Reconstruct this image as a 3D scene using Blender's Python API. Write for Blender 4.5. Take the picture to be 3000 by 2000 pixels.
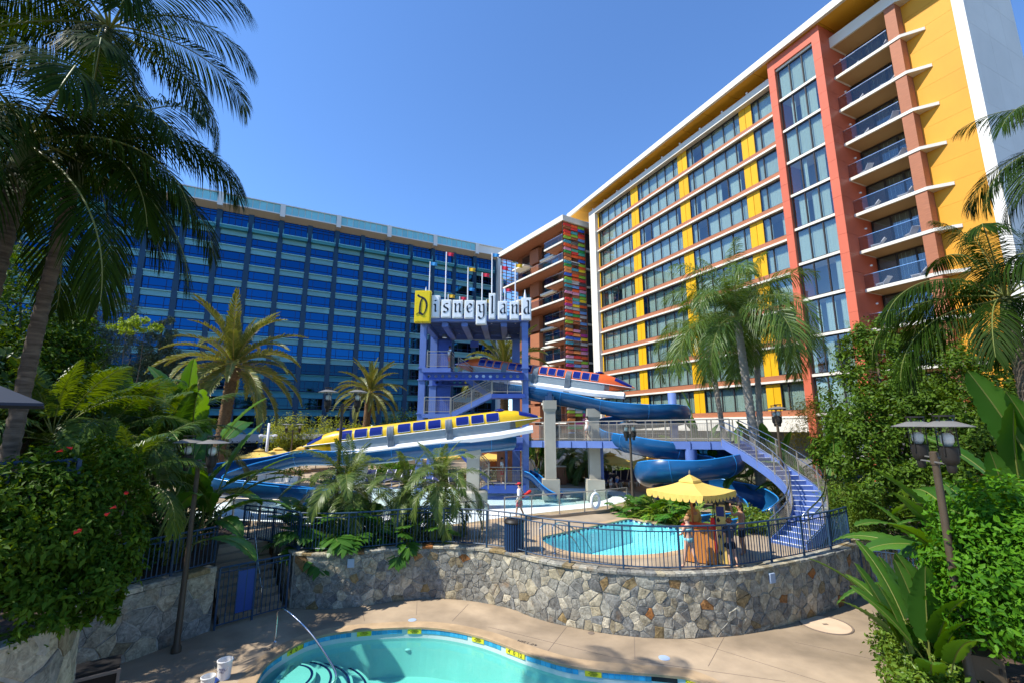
import bpy, bmesh, math, random
import numpy as np
from math import sin, cos, tan, pi, radians, sqrt, atan2
from mathutils import Vector as V, Matrix
import mathutils.geometry as mg
random.seed(11); rng = np.random.default_rng(11)
sc = bpy.context.scene; col = sc.collection
for o in list(bpy.data.objects): bpy.data.objects.remove(o)

# ------------------------------------------------------------ camera, sky, sun, exposure
CAM_H = 6.15; PITCH = radians(10.4); FPX = 1333.33
cam = bpy.data.cameras.new('camera'); cam.lens = 16.0; cam.sensor_width = 36.0
cam.clip_start = 0.1; cam.clip_end = 3000
cam_o = bpy.data.objects.new('camera', cam); col.objects.link(cam_o)
cam_o.location = (0, 0, CAM_H); cam_o.rotation_euler = (pi/2 + PITCH, 0, 0)
sc.camera = cam_o
SUN_EL = radians(52); sun_h = V((-0.95, -0.31, 0)).normalized()
to_sun = V((sun_h.x*cos(SUN_EL), sun_h.y*cos(SUN_EL), sin(SUN_EL)))
world = bpy.data.worlds.new('World'); sc.world = world; world.use_nodes = True
nt = world.node_tree; nt.nodes.clear()
wo = nt.nodes.new('ShaderNodeOutputWorld'); bg = nt.nodes.new('ShaderNodeBackground')
sky = nt.nodes.new('ShaderNodeTexSky'); sky.sky_type = 'NISHITA'; sky.sun_disc = False
sky.sun_elevation = SUN_EL; sky.sun_rotation = atan2(sun_h.x, sun_h.y)
sky.altitude = 500; sky.air_density = 1.0; sky.dust_density = 0.0; sky.ozone_density = 10.0
bg.inputs['Strength'].default_value = 0.15
hsv = nt.nodes.new('ShaderNodeHueSaturation'); hsv.inputs['Saturation'].default_value = 1.02   # clear dry air
nt.links.new(sky.outputs[0], hsv.inputs['Color']); nt.links.new(hsv.outputs[0], bg.inputs[0]); nt.links.new(bg.outputs[0], wo.inputs[0])
sun = bpy.data.lights.new('sun', 'SUN'); sun.energy = 4.0; sun.angle = radians(0.53); sun.color = (1.0, 0.95, 0.86)
sun_o = bpy.data.objects.new('sun', sun); col.objects.link(sun_o)
sun_o.rotation_euler = to_sun.to_track_quat('Z', 'Y').to_euler(); sun_o.location = (-30, -4, 60)
sc.view_settings.view_transform = 'Standard'; sc.view_settings.look = 'None'
sc.view_settings.exposure = 0.92; sc.view_settings.gamma = 1.0
sc.render.engine = 'CYCLES'
cy = sc.cycles
cy.max_bounces = 7; cy.diffuse_bounces = 3; cy.glossy_bounces = 3; cy.transmission_bounces = 4
cy.transparent_max_bounces = 16; cy.caustics_reflective = False; cy.caustics_refractive = False
cy.use_denoising = True; cy.use_adaptive_sampling = True; cy.adaptive_threshold = 0.015
cy.sample_clamp_indirect = 6.0

# ------------------------------------------------------------ helpers
_c, _s = cos(PITCH), sin(PITCH)
def ray(px, py):
    x = (px-1500)/FPX; y = (1000-py)/FPX
    return V((x, _c - y*_s, _s + y*_c))
def at_z(px, py, z):
    r = ray(px, py); return V((0, 0, CAM_H)) + r*((z-CAM_H)/r.z)
def at_y(px, py, Y):
    r = ray(px, py); return V((0, 0, CAM_H)) + r*(Y/r.y)
ZU = V((0, 0, 1))
class MB:
    """collects simple solids; build() links them as ONE mesh object"""
    def __init__(s): s.v = []; s.f = []
    def add(s, vs, fs):
        b = len(s.v); s.v += [tuple(p) for p in vs]; s.f += [tuple(b+i for i in f) for f in fs]; return s
    def obox(s, c, ax, ay, az):
        c, ax, ay, az = V(c), V(ax), V(ay), V(az); vs = []
        for k in (-1, 1):
            for j in (-1, 1):
                for i in (-1, 1): vs.append(c + ax*i + ay*j + az*k)
        return s.add(vs, [(0,2,3,1), (4,5,7,6), (0,1,5,4), (2,6,7,3), (0,4,6,2), (1,3,7,5)])
    def box(s, x0, x1, y0, y1, z0, z1):
        return s.obox(((x0+x1)/2, (y0+y1)/2, (z0+z1)/2), ((x1-x0)/2, 0, 0), (0, (y1-y0)/2, 0), (0, 0, (z1-z0)/2))
    def bar(s, p, q, w, h=None, up=ZU):
        p, q = V(p), V(q); d = q-p
        if d.length < 1e-6: return s
        h = w if h is None else h; t = d.normalized(); up = V(up)
        if abs(t.dot(up)) > 0.98: up = V((0, 1, 0)) if abs(t.y) < 0.9 else V((1, 0, 0))
        sd = t.cross(up).normalized(); u2 = sd.cross(t)
        return s.obox((p+q)/2, d/2, sd*(w/2), u2*(h/2))
    def tube(s, pts, r, n=8, cap=True, closed=False):
        pts = [V(p) for p in pts]; m = len(pts); vs = []; fs = []
        rr = r if isinstance(r, (list, tuple)) else [r]*m
        up = V((0, 0, 1)); prev = None
        for i, p in enumerate(pts):
            a = pts[i-1] if (i > 0 or closed) else p; b = pts[(i+1) % m] if (i < m-1 or closed) else p
            t = (b-a).normalized()
            if prev is None:
                u = V((1, 0, 0)) if abs(t.z) > 0.9 else up
                sd = t.cross(u).normalized()
            else:
                sd = (prev - t*prev.dot(t)).normalized()
            prev = sd; u2 = sd.cross(t)
            for k in range(n):
                an = 2*pi*k/n; vs.append(p + (sd*cos(an) + u2*sin(an))*rr[i])
        for i in range(m if closed else m-1):
            for k in range(n):
                a = i*n+k; b = i*n+(k+1) % n; j = ((i+1) % m)*n
                fs.append((a, b, j+(k+1) % n, j+k))
        if cap and not closed:
            fs.append(tuple(range(n))); fs.append(tuple(range((m-1)*n, m*n)))
        return s.add(vs, fs)
    def lathe(s, prof, c=(0, 0, 0), n=16):
        c = V(c); vs = []; fs = []; m = len(prof)
        for r, z in prof:
            for k in range(n):
                a = 2*pi*k/n; vs.append(c + V((r*cos(a), r*sin(a), z)))
        for i in range(m-1):
            for k in range(n):
                a = i*n+k; b = i*n+(k+1) % n
                fs.append((a, b, b+n, a+n))
        fs.append(tuple(range(n))); fs.append(tuple(range((m-1)*n, m*n)))
        return s.add(vs, fs)
    def prism(s, poly, z0, z1):
        n = len(poly); vs = [(p[0], p[1], z0) for p in poly] + [(p[0], p[1], z1) for p in poly]
        fs = [(i, (i+1) % n, n+(i+1) % n, n+i) for i in range(n)]
        tr = mg.tessellate_polygon([[V((p[0], p[1], 0)) for p in poly]])
        fs += [tuple(t) for t in tr] + [tuple(n+i for i in t) for t in tr]
        return s.add(vs, fs)
    def sheet(s, outer, holes, z):
        loops = [outer]+list(holes); flat = [p for l in loops for p in l]
        tr = mg.tessellate_polygon([[V((p[0], p[1], 0)) for p in l] for l in loops])
        up = lambda t: (flat[t[1]][0]-flat[t[0]][0])*(flat[t[2]][1]-flat[t[0]][1])-(flat[t[1]][1]-flat[t[0]][1])*(flat[t[2]][0]-flat[t[0]][0]) > 0
        return s.add([(p[0], p[1], z) for p in flat], [tuple(t) if up(t) else tuple(reversed(t)) for t in tr])
    def grid(s, rows):
        n = len(rows[0]); vs = [p for r in rows for p in r]
        return s.add(vs, [(i*n+k, i*n+k+1, (i+1)*n+k+1, (i+1)*n+k) for i in range(len(rows)-1) for k in range(n-1)])
    def mesh(s, name, mat=None, smooth=False, off=None, recalc=False):
        me = bpy.data.meshes.new(name)
        vs = s.v if off is None else [(p[0]-off.x, p[1]-off.y, p[2]-off.z) for p in s.v]
        me.from_pydata(vs, [], s.f)
        if recalc:
            bm = bmesh.new(); bm.from_mesh(me); bmesh.ops.recalc_face_normals(bm, faces=bm.faces); bm.to_mesh(me); bm.free()
        if smooth: me.polygons.foreach_set('use_smooth', [True]*len(me.polygons))
        if mat is not None: me.materials.append(MT[mat] if isinstance(mat, str) else mat)
        me.update(); return me
    def build(s, name, mat, parent=None, world=False, smooth=False, recalc=True, angle=None):
        off = origin(parent) if (world and parent) else None
        me = s.mesh(name, mat, smooth, off, recalc)
        if angle is not None: me.set_sharp_from_angle(angle=radians(angle))
        return link(name, me, parent)
MT = {}
def origin(o):
    p = V((0, 0, 0))
    while o is not None: p = p + o.location; o = o.parent
    return p
def link(name, data, parent=None, loc=None, rot=None, scale=None):
    o = bpy.data.objects.new(name, data); col.objects.link(o)
    if parent is not None: o.parent = parent
    if loc is not None: o.location = loc
    if rot is not None: o.rotation_euler = rot
    if scale is not None: o.scale = scale if hasattr(scale, '__len__') else (scale,)*3
    return o
def tag(o, label=None, cat=None, group=None, kind=None):
    if label: o['label'] = label
    if cat: o['category'] = cat
    if group: o['group'] = group
    if kind: o['kind'] = kind
    return o
def thing(name, loc, label, cat, group=None, rotz=0):
    o = link(name, None, None, loc, (0, 0, rotz)); o.empty_display_size = 0.2
    return tag(o, label, cat, group)
def copy_tree(o, parent=None):
    c = o.copy(); col.objects.link(c); c.parent = parent
    for ch in list(o.children): copy_tree(ch, c)
    return c
def structure(o): o['kind'] = 'structure'; return o
def lerp(a, b, t): return a + (b-a)*t
def catmull(pts, n):
    """smooth curve through points, n samples per span"""
    P = [V(p) for p in pts]; out = []
    for i in range(len(P)-1):
        p0 = P[i-1] if i > 0 else P[0]*2-P[1]; p1 = P[i]; p2 = P[i+1]; p3 = P[i+2] if i+2 < len(P) else P[-1]*2-P[-2]
        for k in range(n):
            t = k/n
            out.append(0.5*((2*p1) + (p2-p0)*t + (2*p0-5*p1+4*p2-p3)*t*t + (3*p1-p0-3*p2+p3)*t**3))
    out.append(P[-1]); return out
def resample(pts, step=None, n=None):
    P = [V(p) for p in pts]; L = [0]
    for a, b in zip(P, P[1:]): L.append(L[-1]+(b-a).length)
    tot = L[-1]; n = n or max(1, round(tot/step)); out = []; j = 0
    for k in range(n+1):
        d = tot*k/n
        while j < len(P)-2 and L[j+1] < d: j += 1
        t = (d-L[j])/max(1e-9, L[j+1]-L[j]); out.append(P[j].lerp(P[j+1], min(1, max(0, t))))
    return out

_tmp = bpy.data.scenes.new('tmp')
def bake(o):
    """mesh of an object with its modifiers applied, evaluated in a small scratch scene"""
    _tmp.collection.objects.link(o); vl = _tmp.view_layers[0]; vl.update(); dg = vl.depsgraph; dg.update()
    me = bpy.data.meshes.new_from_object(o.evaluated_get(dg)); bpy.data.objects.remove(o); return me
# ------------------------------------------------------------ materials
def _mat(name):
    m = bpy.data.materials.new(name); m.use_nodes = True; m.node_tree.nodes.clear(); MT[name] = m
    n = m.node_tree.nodes; l = m.node_tree.links
    return m, n, l, n.new('ShaderNodeOutputMaterial')
def rgb(c): return (c[0], c[1], c[2], 1.0)
def M(name, c, rough=0.6, metal=0.0, spec=0.3, var=0.0, vscale=1.5, rnd=0.0, bump=0.0, bscale=20, coat=0.0, c2=None, stain=0.0, pos=True, stretch=None):
    """principled material: noise variation, per-object variation, stains, fine bump"""
    m, n, l, out = _mat(name)
    b = n.new('ShaderNodeBsdfPrincipled'); l.new(b.outputs[0], out.inputs[0])
    b.inputs['Roughness'].default_value = rough; b.inputs['Metallic'].default_value = metal
    b.inputs['Specular IOR Level'].default_value = spec; b.inputs['Coat Weight'].default_value = coat
    b.inputs['Base Color'].default_value = rgb(c)
    if pos: g = n.new('ShaderNodeNewGeometry'); vec = g.outputs['Position']
    else: g = n.new('ShaderNodeTexCoord'); vec = g.outputs['Object']
    if stretch:
        mp = n.new('ShaderNodeMapping'); mp.inputs['Scale'].default_value = stretch; l.new(vec, mp.inputs[0]); vec = mp.outputs[0]
    cur = None
    if var > 0 or c2:
        t = n.new('ShaderNodeTexNoise'); t.inputs['Scale'].default_value = vscale; t.inputs['Detail'].default_value = 6; t.inputs['Roughness'].default_value = 0.6
        l.new(vec, t.inputs['Vector'])
        rp = n.new('ShaderNodeValToRGB'); rp.color_ramp.elements[0].position = 0.3; rp.color_ramp.elements[1].position = 0.7
        a = c2 if c2 else tuple(x*(1-var) for x in c); d = c if c2 else tuple(min(1, x*(1+var)) for x in c)
        rp.color_ramp.elements[0].color = rgb(a); rp.color_ramp.elements[1].color = rgb(d)
        l.new(t.outputs['Fac'], rp.inputs[0]); cur = rp.outputs[0]
    if stain > 0:
        t = n.new('ShaderNodeTexNoise'); t.inputs['Scale'].default_value = vscale*0.31; t.inputs['Detail'].default_value = 8; t.inputs['Distortion'].default_value = 1.2
        l.new(vec, t.inputs['Vector'])
        rp = n.new('ShaderNodeValToRGB'); rp.color_ramp.elements[0].position = 0.38; rp.color_ramp.elements[1].position = 0.62
        rp.color_ramp.elements[0].color = (1-stain,)*3+(1,); rp.color_ramp.elements[1].color = (1, 1, 1, 1)
        l.new(t.outputs['Fac'], rp.inputs[0])
        mx = n.new('ShaderNodeMixRGB'); mx.blend_type = 'MULTIPLY'; mx.inputs[0].default_value = 1
        if cur: l.new(cur, mx.inputs[1])
        else: mx.inputs[1].default_value = rgb(c)
        l.new(rp.outputs[0], mx.inputs[2]); cur = mx.outputs[0]
    if rnd > 0:
        oi = n.new('ShaderNodeObjectInfo'); hs = n.new('ShaderNodeHueSaturation')
        mr = n.new('ShaderNodeMapRange'); mr.inputs[3].default_value = 1-rnd; mr.inputs[4].default_value = 1+rnd
        l.new(oi.outputs['Random'], mr.inputs[0]); l.new(mr.outputs[0], hs.inputs['Value'])
        if cur: l.new(cur, hs.inputs['Color'])
        else: hs.inputs['Color'].default_value = rgb(c)
        cur = hs.outputs[0]
    if cur: l.new(cur, b.inputs['Base Color'])
    if bump > 0:
        t = n.new('ShaderNodeTexNoise'); t.inputs['Scale'].default_value = bscale; t.inputs['Detail'].default_value = 5
        l.new(vec, t.inputs['Vector']); bp = n.new('ShaderNodeBump'); bp.inputs['Strength'].default_value = bump; bp.inputs['Distance'].default_value = 0.02
        l.new(t.outputs['Fac'], bp.inputs['Height']); l.new(bp.outputs[0], b.inputs['Normal'])
    return m
def leafM(name, c1, c2, rough=0.4, transl=0.35, spec=0.22, c3=None):
    """leaf: colour drawn per leaf between c1 and c2, part translucent"""
    m, n, l, out = _mat(name)
    g = n.new('ShaderNodeNewGeometry'); oi = n.new('ShaderNodeObjectInfo')
    rp = n.new('ShaderNodeValToRGB'); rp.color_ramp.elements[0].color = rgb(c1); rp.color_ramp.elements[1].color = rgb(c2)
    if c3: e = rp.color_ramp.elements.new(0.93); e.color = rgb(c2); rp.color_ramp.elements[2].color = rgb(c3)
    ad = n.new('ShaderNodeMath'); ad.operation = 'MULTIPLY_ADD'; ad.inputs[1].default_value = 0.72
    sb = n.new('ShaderNodeMath'); sb.operation = 'MULTIPLY'; sb.inputs[1].default_value = 0.28
    l.new(oi.outputs['Random'], sb.inputs[0]); l.new(g.outputs['Random Per Island'], ad.inputs[0]); l.new(sb.outputs[0], ad.inputs[2])
    l.new(ad.outputs[0], rp.inputs[0])
    b = n.new('ShaderNodeBsdfPrincipled'); b.inputs['Roughness'].default_value = rough; b.inputs['Specular IOR Level'].default_value = spec
    l.new(rp.outputs[0], b.inputs['Base Color'])
    t = n.new('ShaderNodeBsdfTranslucent'); hs = n.new('ShaderNodeHueSaturation'); hs.inputs['Hue'].default_value = 0.465; hs.inputs['Saturation'].default_value = 1.2; hs.inputs['Value'].default_value = 1.7
    l.new(rp.outputs[0], hs.inputs['Color']); l.new(hs.outputs[0], t.inputs[0])
    mx = n.new('ShaderNodeMixShader'); mx.inputs[0].default_value = transl
    l.new(b.outputs[0], mx.inputs[1]); l.new(t.outputs[0], mx.inputs[2]); l.new(mx.outputs[0], out.inputs[0])
    return m
def glassM(name, tint, ior=1.5, rough=0.0, refl=1.0, base=0.0, bump=0.0, bscale=6.0, gcol=(1, 1, 1)):
    """thin glass or water: tinted transparency with fresnel reflection"""
    m, n, l, out = _mat(name)
    t = n.new('ShaderNodeBsdfTransparent'); t.inputs[0].default_value = rgb(tint)
    g = n.new('ShaderNodeBsdfGlossy'); g.inputs['Roughness'].default_value = rough; g.inputs[0].default_value = rgb(gcol)
    f = n.new('ShaderNodeFresnel'); f.inputs[0].default_value = ior
    ma = n.new('ShaderNodeMath'); ma.operation = 'MULTIPLY_ADD'; ma.use_clamp = True; ma.inputs[1].default_value = refl; ma.inputs[2].default_value = base
    l.new(f.outputs[0], ma.inputs[0])
    gg = n.new('ShaderNodeNewGeometry'); inv = n.new('ShaderNodeMath'); inv.operation = 'SUBTRACT'; inv.inputs[0].default_value = 1.0   # reflect on the outer face only
    l.new(gg.outputs['Backfacing'], inv.inputs[1]); mu = n.new('ShaderNodeMath'); mu.operation = 'MULTIPLY'; l.new(ma.outputs[0], mu.inputs[0]); l.new(inv.outputs[0], mu.inputs[1])
    mx = n.new('ShaderNodeMixShader'); l.new(mu.outputs[0], mx.inputs[0]); l.new(t.outputs[0], mx.inputs[1]); l.new(g.outputs[0], mx.inputs[2])
    l.new(mx.outputs[0], out.inputs[0])
    if bump > 0:
        ge = n.new('ShaderNodeNewGeometry'); no = n.new('ShaderNodeTexNoise'); no.inputs['Scale'].default_value = bscale; no.inputs['Detail'].default_value = 3; no.inputs['Distortion'].default_value = 0.6
        l.new(ge.outputs['Position'], no.inputs['Vector']); bp = n.new('ShaderNodeBump'); bp.inputs['Strength'].default_value = bump; bp.inputs['Distance'].default_value = 0.05
        l.new(no.outputs['Fac'], bp.inputs['Height']); l.new(bp.outputs[0], g.inputs['Normal']); l.new(bp.outputs[0], f.inputs['Normal'])
    return m
# ------------------------------------------------------------ palette
M('deck_tan', (0.375, 0.285, 0.19), 0.85, var=0.22, vscale=0.8, stain=0.34, bump=0.25, bscale=60)
M('deck_upper', (0.36, 0.28, 0.19), 0.85, var=0.18, vscale=0.7, stain=0.25, bump=0.25, bscale=60)
M('soil', (0.07, 0.045, 0.03), 0.95, var=0.4, vscale=4, bump=0.8, bscale=14)
M('coping', (0.44, 0.31, 0.18), 0.8, var=0.14, vscale=2.5, stain=0.2, bump=0.2, bscale=50)
M('joint', (0.17, 0.13, 0.10), 0.9)
M('mortar', (0.37, 0.35, 0.30), 0.95, var=0.2, vscale=8, bump=0.6, bscale=40)
M('plaster', (0.86, 0.88, 0.86), 0.7, var=0.05, vscale=1.2)
M('plaster_spa', (0.56, 0.66, 0.62), 0.7, var=0.06, vscale=1.0)
M('tile_blue', (0.05, 0.36, 0.60), 0.18, rnd=0.25, coat=0.4)
M('tile_navy', (0.01, 0.02, 0.12), 0.25, rnd=0.3)
M('tile_white', (0.75, 0.78, 0.78), 0.25)
M('marker_yellow', (0.75, 0.66, 0.03), 0.4, var=0.1, vscale=8)
M('ink', (0.015, 0.015, 0.018), 0.6)
M('steel', (0.62, 0.63, 0.64), 0.22, metal=1.0, var=0.1, vscale=6)
M('rail_blue', (0.022, 0.055, 0.105), 0.42, var=0.12, vscale=3, rnd=0.06)
M('gate_blue', (0.02, 0.06, 0.24), 0.45, var=0.1, vscale=3)
M('plate_grey', (0.33, 0.42, 0.55), 0.5)
glassM('water_spa', (0.44, 0.83, 0.78), 1.33, bump=0.22, bscale=2.2, refl=0.9)
glassM('water_pool', (0.42, 0.90, 0.94), 1.33, bump=0.45, bscale=4.0, refl=0.9)
glassM('water_wading', (0.84, 0.95, 0.94), 1.33, bump=0.25, bscale=4.0, refl=1.0)
def stone_mat():
    m, n, l, out = _mat('stone')
    b = n.new('ShaderNodeBsdfPrincipled'); l.new(b.outputs[0], out.inputs[0]); b.inputs['Roughness'].default_value = 0.85; b.inputs['Specular IOR Level'].default_value = 0.15
    oi = n.new('ShaderNodeObjectInfo'); rp = n.new('ShaderNodeValToRGB'); e = rp.color_ramp.elements
    e[0].position = 0; e[0].color = (0.20, 0.20, 0.19, 1); e[1].position = 1; e[1].color = (0.30, 0.115, 0.035, 1)
    for p, c in ((0.12, (0.38, 0.37, 0.32)), (0.26, (0.14, 0.145, 0.15)), (0.38, (0.52, 0.47, 0.36)), (0.5, (0.30, 0.30, 0.28)), (0.62, (0.43, 0.38, 0.27)), (0.72, (0.22, 0.23, 0.235)), (0.82, (0.58, 0.53, 0.42)), (0.90, (0.22, 0.19, 0.13)), (0.95, (0.27, 0.20, 0.10))):
        k = e.new(p); k.color = rgb(c)
    l.new(oi.outputs['Random'], rp.inputs[0])
    g = n.new('ShaderNodeNewGeometry'); t = n.new('ShaderNodeTexNoise'); t.inputs['Scale'].default_value = 7.0; t.inputs['Detail'].default_value = 8; t.inputs['Roughness'].default_value = 0.65; t.inputs['Distortion'].default_value = 1.0
    l.new(g.outputs['Position'], t.inputs['Vector'])
    r2 = n.new('ShaderNodeValToRGB'); r2.color_ramp.elements[0].position = 0.32; r2.color_ramp.elements[0].color = (0.42, 0.41, 0.38, 1); r2.color_ramp.elements[1].position = 0.66; r2.color_ramp.elements[1].color = (1.3, 1.27, 1.18, 1)
    l.new(t.outputs['Fac'], r2.inputs[0])
    mx = n.new('ShaderNodeMixRGB'); mx.blend_type = 'MULTIPLY'; mx.inputs[0].default_value = 1
    l.new(rp.outputs[0], mx.inputs[1]); l.new(r2.outputs[0], mx.inputs[2])
    t2 = n.new('ShaderNodeTexNoise'); t2.inputs['Scale'].default_value = 2.0; t2.inputs['Detail'].default_value = 6; l.new(g.outputs['Position'], t2.inputs['Vector'])
    r3 = n.new('ShaderNodeValToRGB'); r3.color_ramp.elements[0].position = 0.60; r3.color_ramp.elements[0].color = (0, 0, 0, 1); r3.color_ramp.elements[1].position = 0.75; r3.color_ramp.elements[1].color = (0.5, 0.5, 0.5, 1)
    l.new(t2.outputs['Fac'], r3.inputs[0])
    m2 = n.new('ShaderNodeMixRGB'); l.new(r3.outputs[0], m2.inputs[0]); l.new(mx.outputs[0], m2.inputs[1]); m2.inputs[2].default_value = (0.33, 0.20, 0.09, 1)
    l.new(m2.outputs[0], b.inputs['Base Color'])
    t3 = n.new('ShaderNodeTexNoise'); t3.inputs['Scale'].default_value = 22; t3.inputs['Detail'].default_value = 7; l.new(g.outputs['Position'], t3.inputs['Vector'])
    bp = n.new('ShaderNodeBump'); bp.inputs['Strength'].default_value = 0.7; bp.inputs['Distance'].default_value = 0.03
    l.new(t3.outputs['Fac'], bp.inputs['Height']); l.new(bp.outputs[0], b.inputs['Normal'])
stone_mat()

# ------------------------------------------------------------ ground levels
ZU1 = 1.75                                  # upper deck; the sunken spa court lies at 0
WALL = [(-7.55, 16.95), (-6.5, 16.85), (-5.3, 17.1), (-4.2, 17.55), (-3.2, 17.85), (-2.2, 17.8), (-1.1, 17.5), (0, 16.9), (0.55, 16.35), (1.15, 15.88), (1.94, 15.45), (2.7, 15.1), (3.4, 14.88), (4.5, 14.72), (5.76, 14.78), (7.0, 15.0), (8.5, 15.6), (10.3, 16.5), (11.85, 17.4), (12.95, 18.2)]
wall_c = resample(catmull([V((x, y, 0)) for x, y in WALL], 6), n=160)
def smooth_loop(pts, n=5):
    P = [V((p[0], p[1], 0)) for p in pts]; out = []; m = len(P)
    for i in range(m):
        p0, p1, p2, p3 = P[i-1], P[i], P[(i+1) % m], P[(i+2) % m]
        for k in range(n):
            t = k/n; out.append(0.5*((2*p1)+(p2-p0)*t+(2*p0-5*p1+4*p2-p3)*t*t+(3*p1-p0-3*p2+p3)*t**3))
    return out
def offset_loop(L, d):
    out = []; m = len(L); area = sum(L[i-1].x*L[i].y-L[i].x*L[i-1].y for i in range(m)); sg = 1 if area > 0 else -1
    for i in range(m):
        t = (L[(i+1) % m]-L[i-1]); t = V((t.x, t.y, 0)).normalized(); out.append(L[i]+V((t.y, -t.x, 0))*d*sg)
    return out
SPA = smooth_loop([(-6.24, 12.35), (-6.42, 13.16), (-6.29, 13.93), (-5.9, 14.7), (-5.0, 15.2), (-3.3, 15.46), (-2.13, 15.35), (-0.85, 14.79), (0.25, 13.95), (0.95, 13.48), (1.5, 13.18), (2.3, 12.96), (3.1, 12.83), (3.95, 12.7), (4.5, 12.5), (4.8, 11.8), (4.5, 10.2), (2.8, 8.7), (0, 8.0), (-3, 8.3), (-5.2, 9.6), (-6.0, 11.0)], 5)
POOL = smooth_loop([(1.2, 19.3), (1.9, 19.95), (3.4, 21.2), (4.7, 22.25), (5.6, 22.95), (6.1, 22.5), (7.0, 21.45), (8.0, 20.2), (8.1, 19.0), (7.3, 18.1), (6.07, 17.4), (5.03, 16.88), (3.8, 16.66), (2.6, 16.84), (1.75, 17.45), (1.25, 18.4)], 4)
WADE = smooth_loop([(-17, 26.5), (-15.5, 23.5), (-12.5, 21.7), (-8.9, 21.0), (-4.9, 21.1), (-2.6, 21.8), (-0.33, 23.4), (1.75, 24.7), (5.5, 26.8), (7.4, 29.5), (7.6, 32.2), (5.5, 33.8), (1.5, 34.2), (-4.0, 34.6), (-10, 34.2), (-15.5, 31.5)], 4)
court = [(p.x, p.y) for p in wall_c] + [(13.6, 18.9), (17, 19.2), (24, 19.0), (26, -30), (-26, -30), (-26, 9.0), (-12.0, 10.2), (-10.4, 12.9), (-9.25, 15.2), (-11.0, 18.2), (-9.9, 19.2)]
xy = lambda L: [(p.x, p.y) for p in L]
M('earth', (0.10, 0.085, 0.06), 0.95, spec=0.1, var=0.3, vscale=0.3, bump=0.5, bscale=4)
TERR = [(-24, 15.5), (-11.6, 18.6), (-9.9, 19.2)]+[(p.x, p.y) for p in wall_c]+[(13.4, 18.6), (16.0, 20.0), (17.5, 27), (13, 34), (10, 44), (5, 60), (-30, 52), (-30, 30)]
ground = structure(MB().sheet([(-500, -300), (500, -300), (500, 700), (-500, 700)], [court, xy(POOL), xy(WADE)], ZU1-0.004).build('ground', 'earth', recalc=False))
terrace = structure(MB().sheet(TERR, [xy(POOL), xy(WADE)], ZU1).build('pool_terrace', 'deck_upper', recalc=False))
deck = structure(MB().sheet([(-28, -32), (28, -32), (28, 21), (-28, 21)], [xy(SPA)], 0.0).build('pool_deck', 'deck_tan', recalc=False))
def pool_shell(name, L, ztop, zfloor, mat, parent):
    m = MB(); n = len(L); top = [(p.x, p.y, ztop) for p in L]; I = offset_loop(L, -0.25); bot = [(p.x, p.y, zfloor) for p in I]; mid = [(p.x, p.y, lerp(ztop, zfloor, 0.3)) for p in L]
    m.add(top+mid+bot, [(k*n+i, k*n+(i+1) % n, (k+1)*n+(i+1) % n, (k+1)*n+i) for i in range(n) for k in (0, 1)])
    tr = mg.tessellate_polygon([[V((p[0], p[1], 0)) for p in bot]]); m.add(bot, [tuple(t) for t in tr])
    return m.build(name, mat, parent, world=True, recalc=False)
def coping_ring(L, z, w, parent, h=0.05, lip=0.03, mat='coping', name='coping'):
    m = MB(); n = len(L); A = offset_loop(L, -lip); B = offset_loop(L, w)
    vs = [(p.x, p.y, z+h*0.6) for p in A]+[(p.x, p.y, z+h) for p in offset_loop(L, 0.02)]+[(p.x, p.y, z+0.004) for p in B]+[(p.x, p.y, z-0.045) for p in A]+[(p.x, p.y, z-0.045) for p in L]
    q = lambda a, b: [(a*n+i, a*n+(i+1) % n, b*n+(i+1) % n, b*n+i) for i in range(n)]
    m.add(vs, q(0, 1)+q(1, 2)+q(3, 0)+q(4, 3))
    return m.build(name, mat, parent, world=True, smooth=False)
def water(L, z, mat, parent):
    return MB().sheet(xy(L), [], z).build('water', mat, parent, world=True, recalc=False)

# --- spa pool in the sunken court
spa = link('spa_pool', None, None, (0, 12, 0)); tag(spa, 'kidney shaped turquoise spa pool with blue tile band in the sunken court', kind='structure')
pool_shell('shell', SPA, 0.0, -1.25, 'plaster_spa', spa)
coping_ring(SPA, 0.0, 0.42, spa, h=0.02)
water(SPA, -0.30, 'water_spa', spa)
tl = resample(SPA+[SPA[0]], step=0.152)
tile_me = MB().box(-0.073, 0.073, -0.006, 0.006, -0.062, 0.062).mesh('tile', 'tile_blue')
warn = [(1056, 1850), (1210, 1843), (1397, 1866), (1733, 1962), (2015, 1990)]
feet = [(856, 1897), (1508, 1900)]
wpt = [at_z(x, y, -0.05) for x, y in warn]; fpt = [at_z(x, y, -0.05) for x, y in feet]
busy = []
cen = V((-1, 12, 0))
skim = at_z(1950, 1985, -0.1)
for i in range(len(tl)-1):
    c = (tl[i]+tl[i+1])/2; t = (tl[i+1]-tl[i]).normalized()
    if c.y < 11.4: continue
    inn = V((-t.y, t.x, 0)); inn = inn if inn.dot(V((SPA[0].x*0-1, 11, 0))-c) > 0 else -inn
    if any((c-V((w.x, w.y, 0))).length < 0.30 for w in wpt) or any((c-V((w.x, w.y, 0))).length < 0.42 for w in fpt): busy.append((c, t, inn)); 
    elif (c-V((skim.x, skim.y, 0))).length < 0.36: pass
    else: link('tile', tile_me, spa, c+inn*0.008+V((0, 0, -0.108))-spa.location, (0, 0, atan2(t.y, t.x)))
def text_mesh(txt, size, mat, depth=0.002):
    cu = bpy.data.curves.new('lettering', 'FONT'); cu.body = txt; cu.size = size; cu.extrude = depth; cu.align_x = 'CENTER'; cu.align_y = 'CENTER'; cu.resolution_u = 3
    me = bake(bpy.data.objects.new('tmp', cu)); bpy.data.curves.remove(cu)
    me.name = 'lettering'; me.materials.clear(); me.materials.append(MT[mat]); return me
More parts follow.
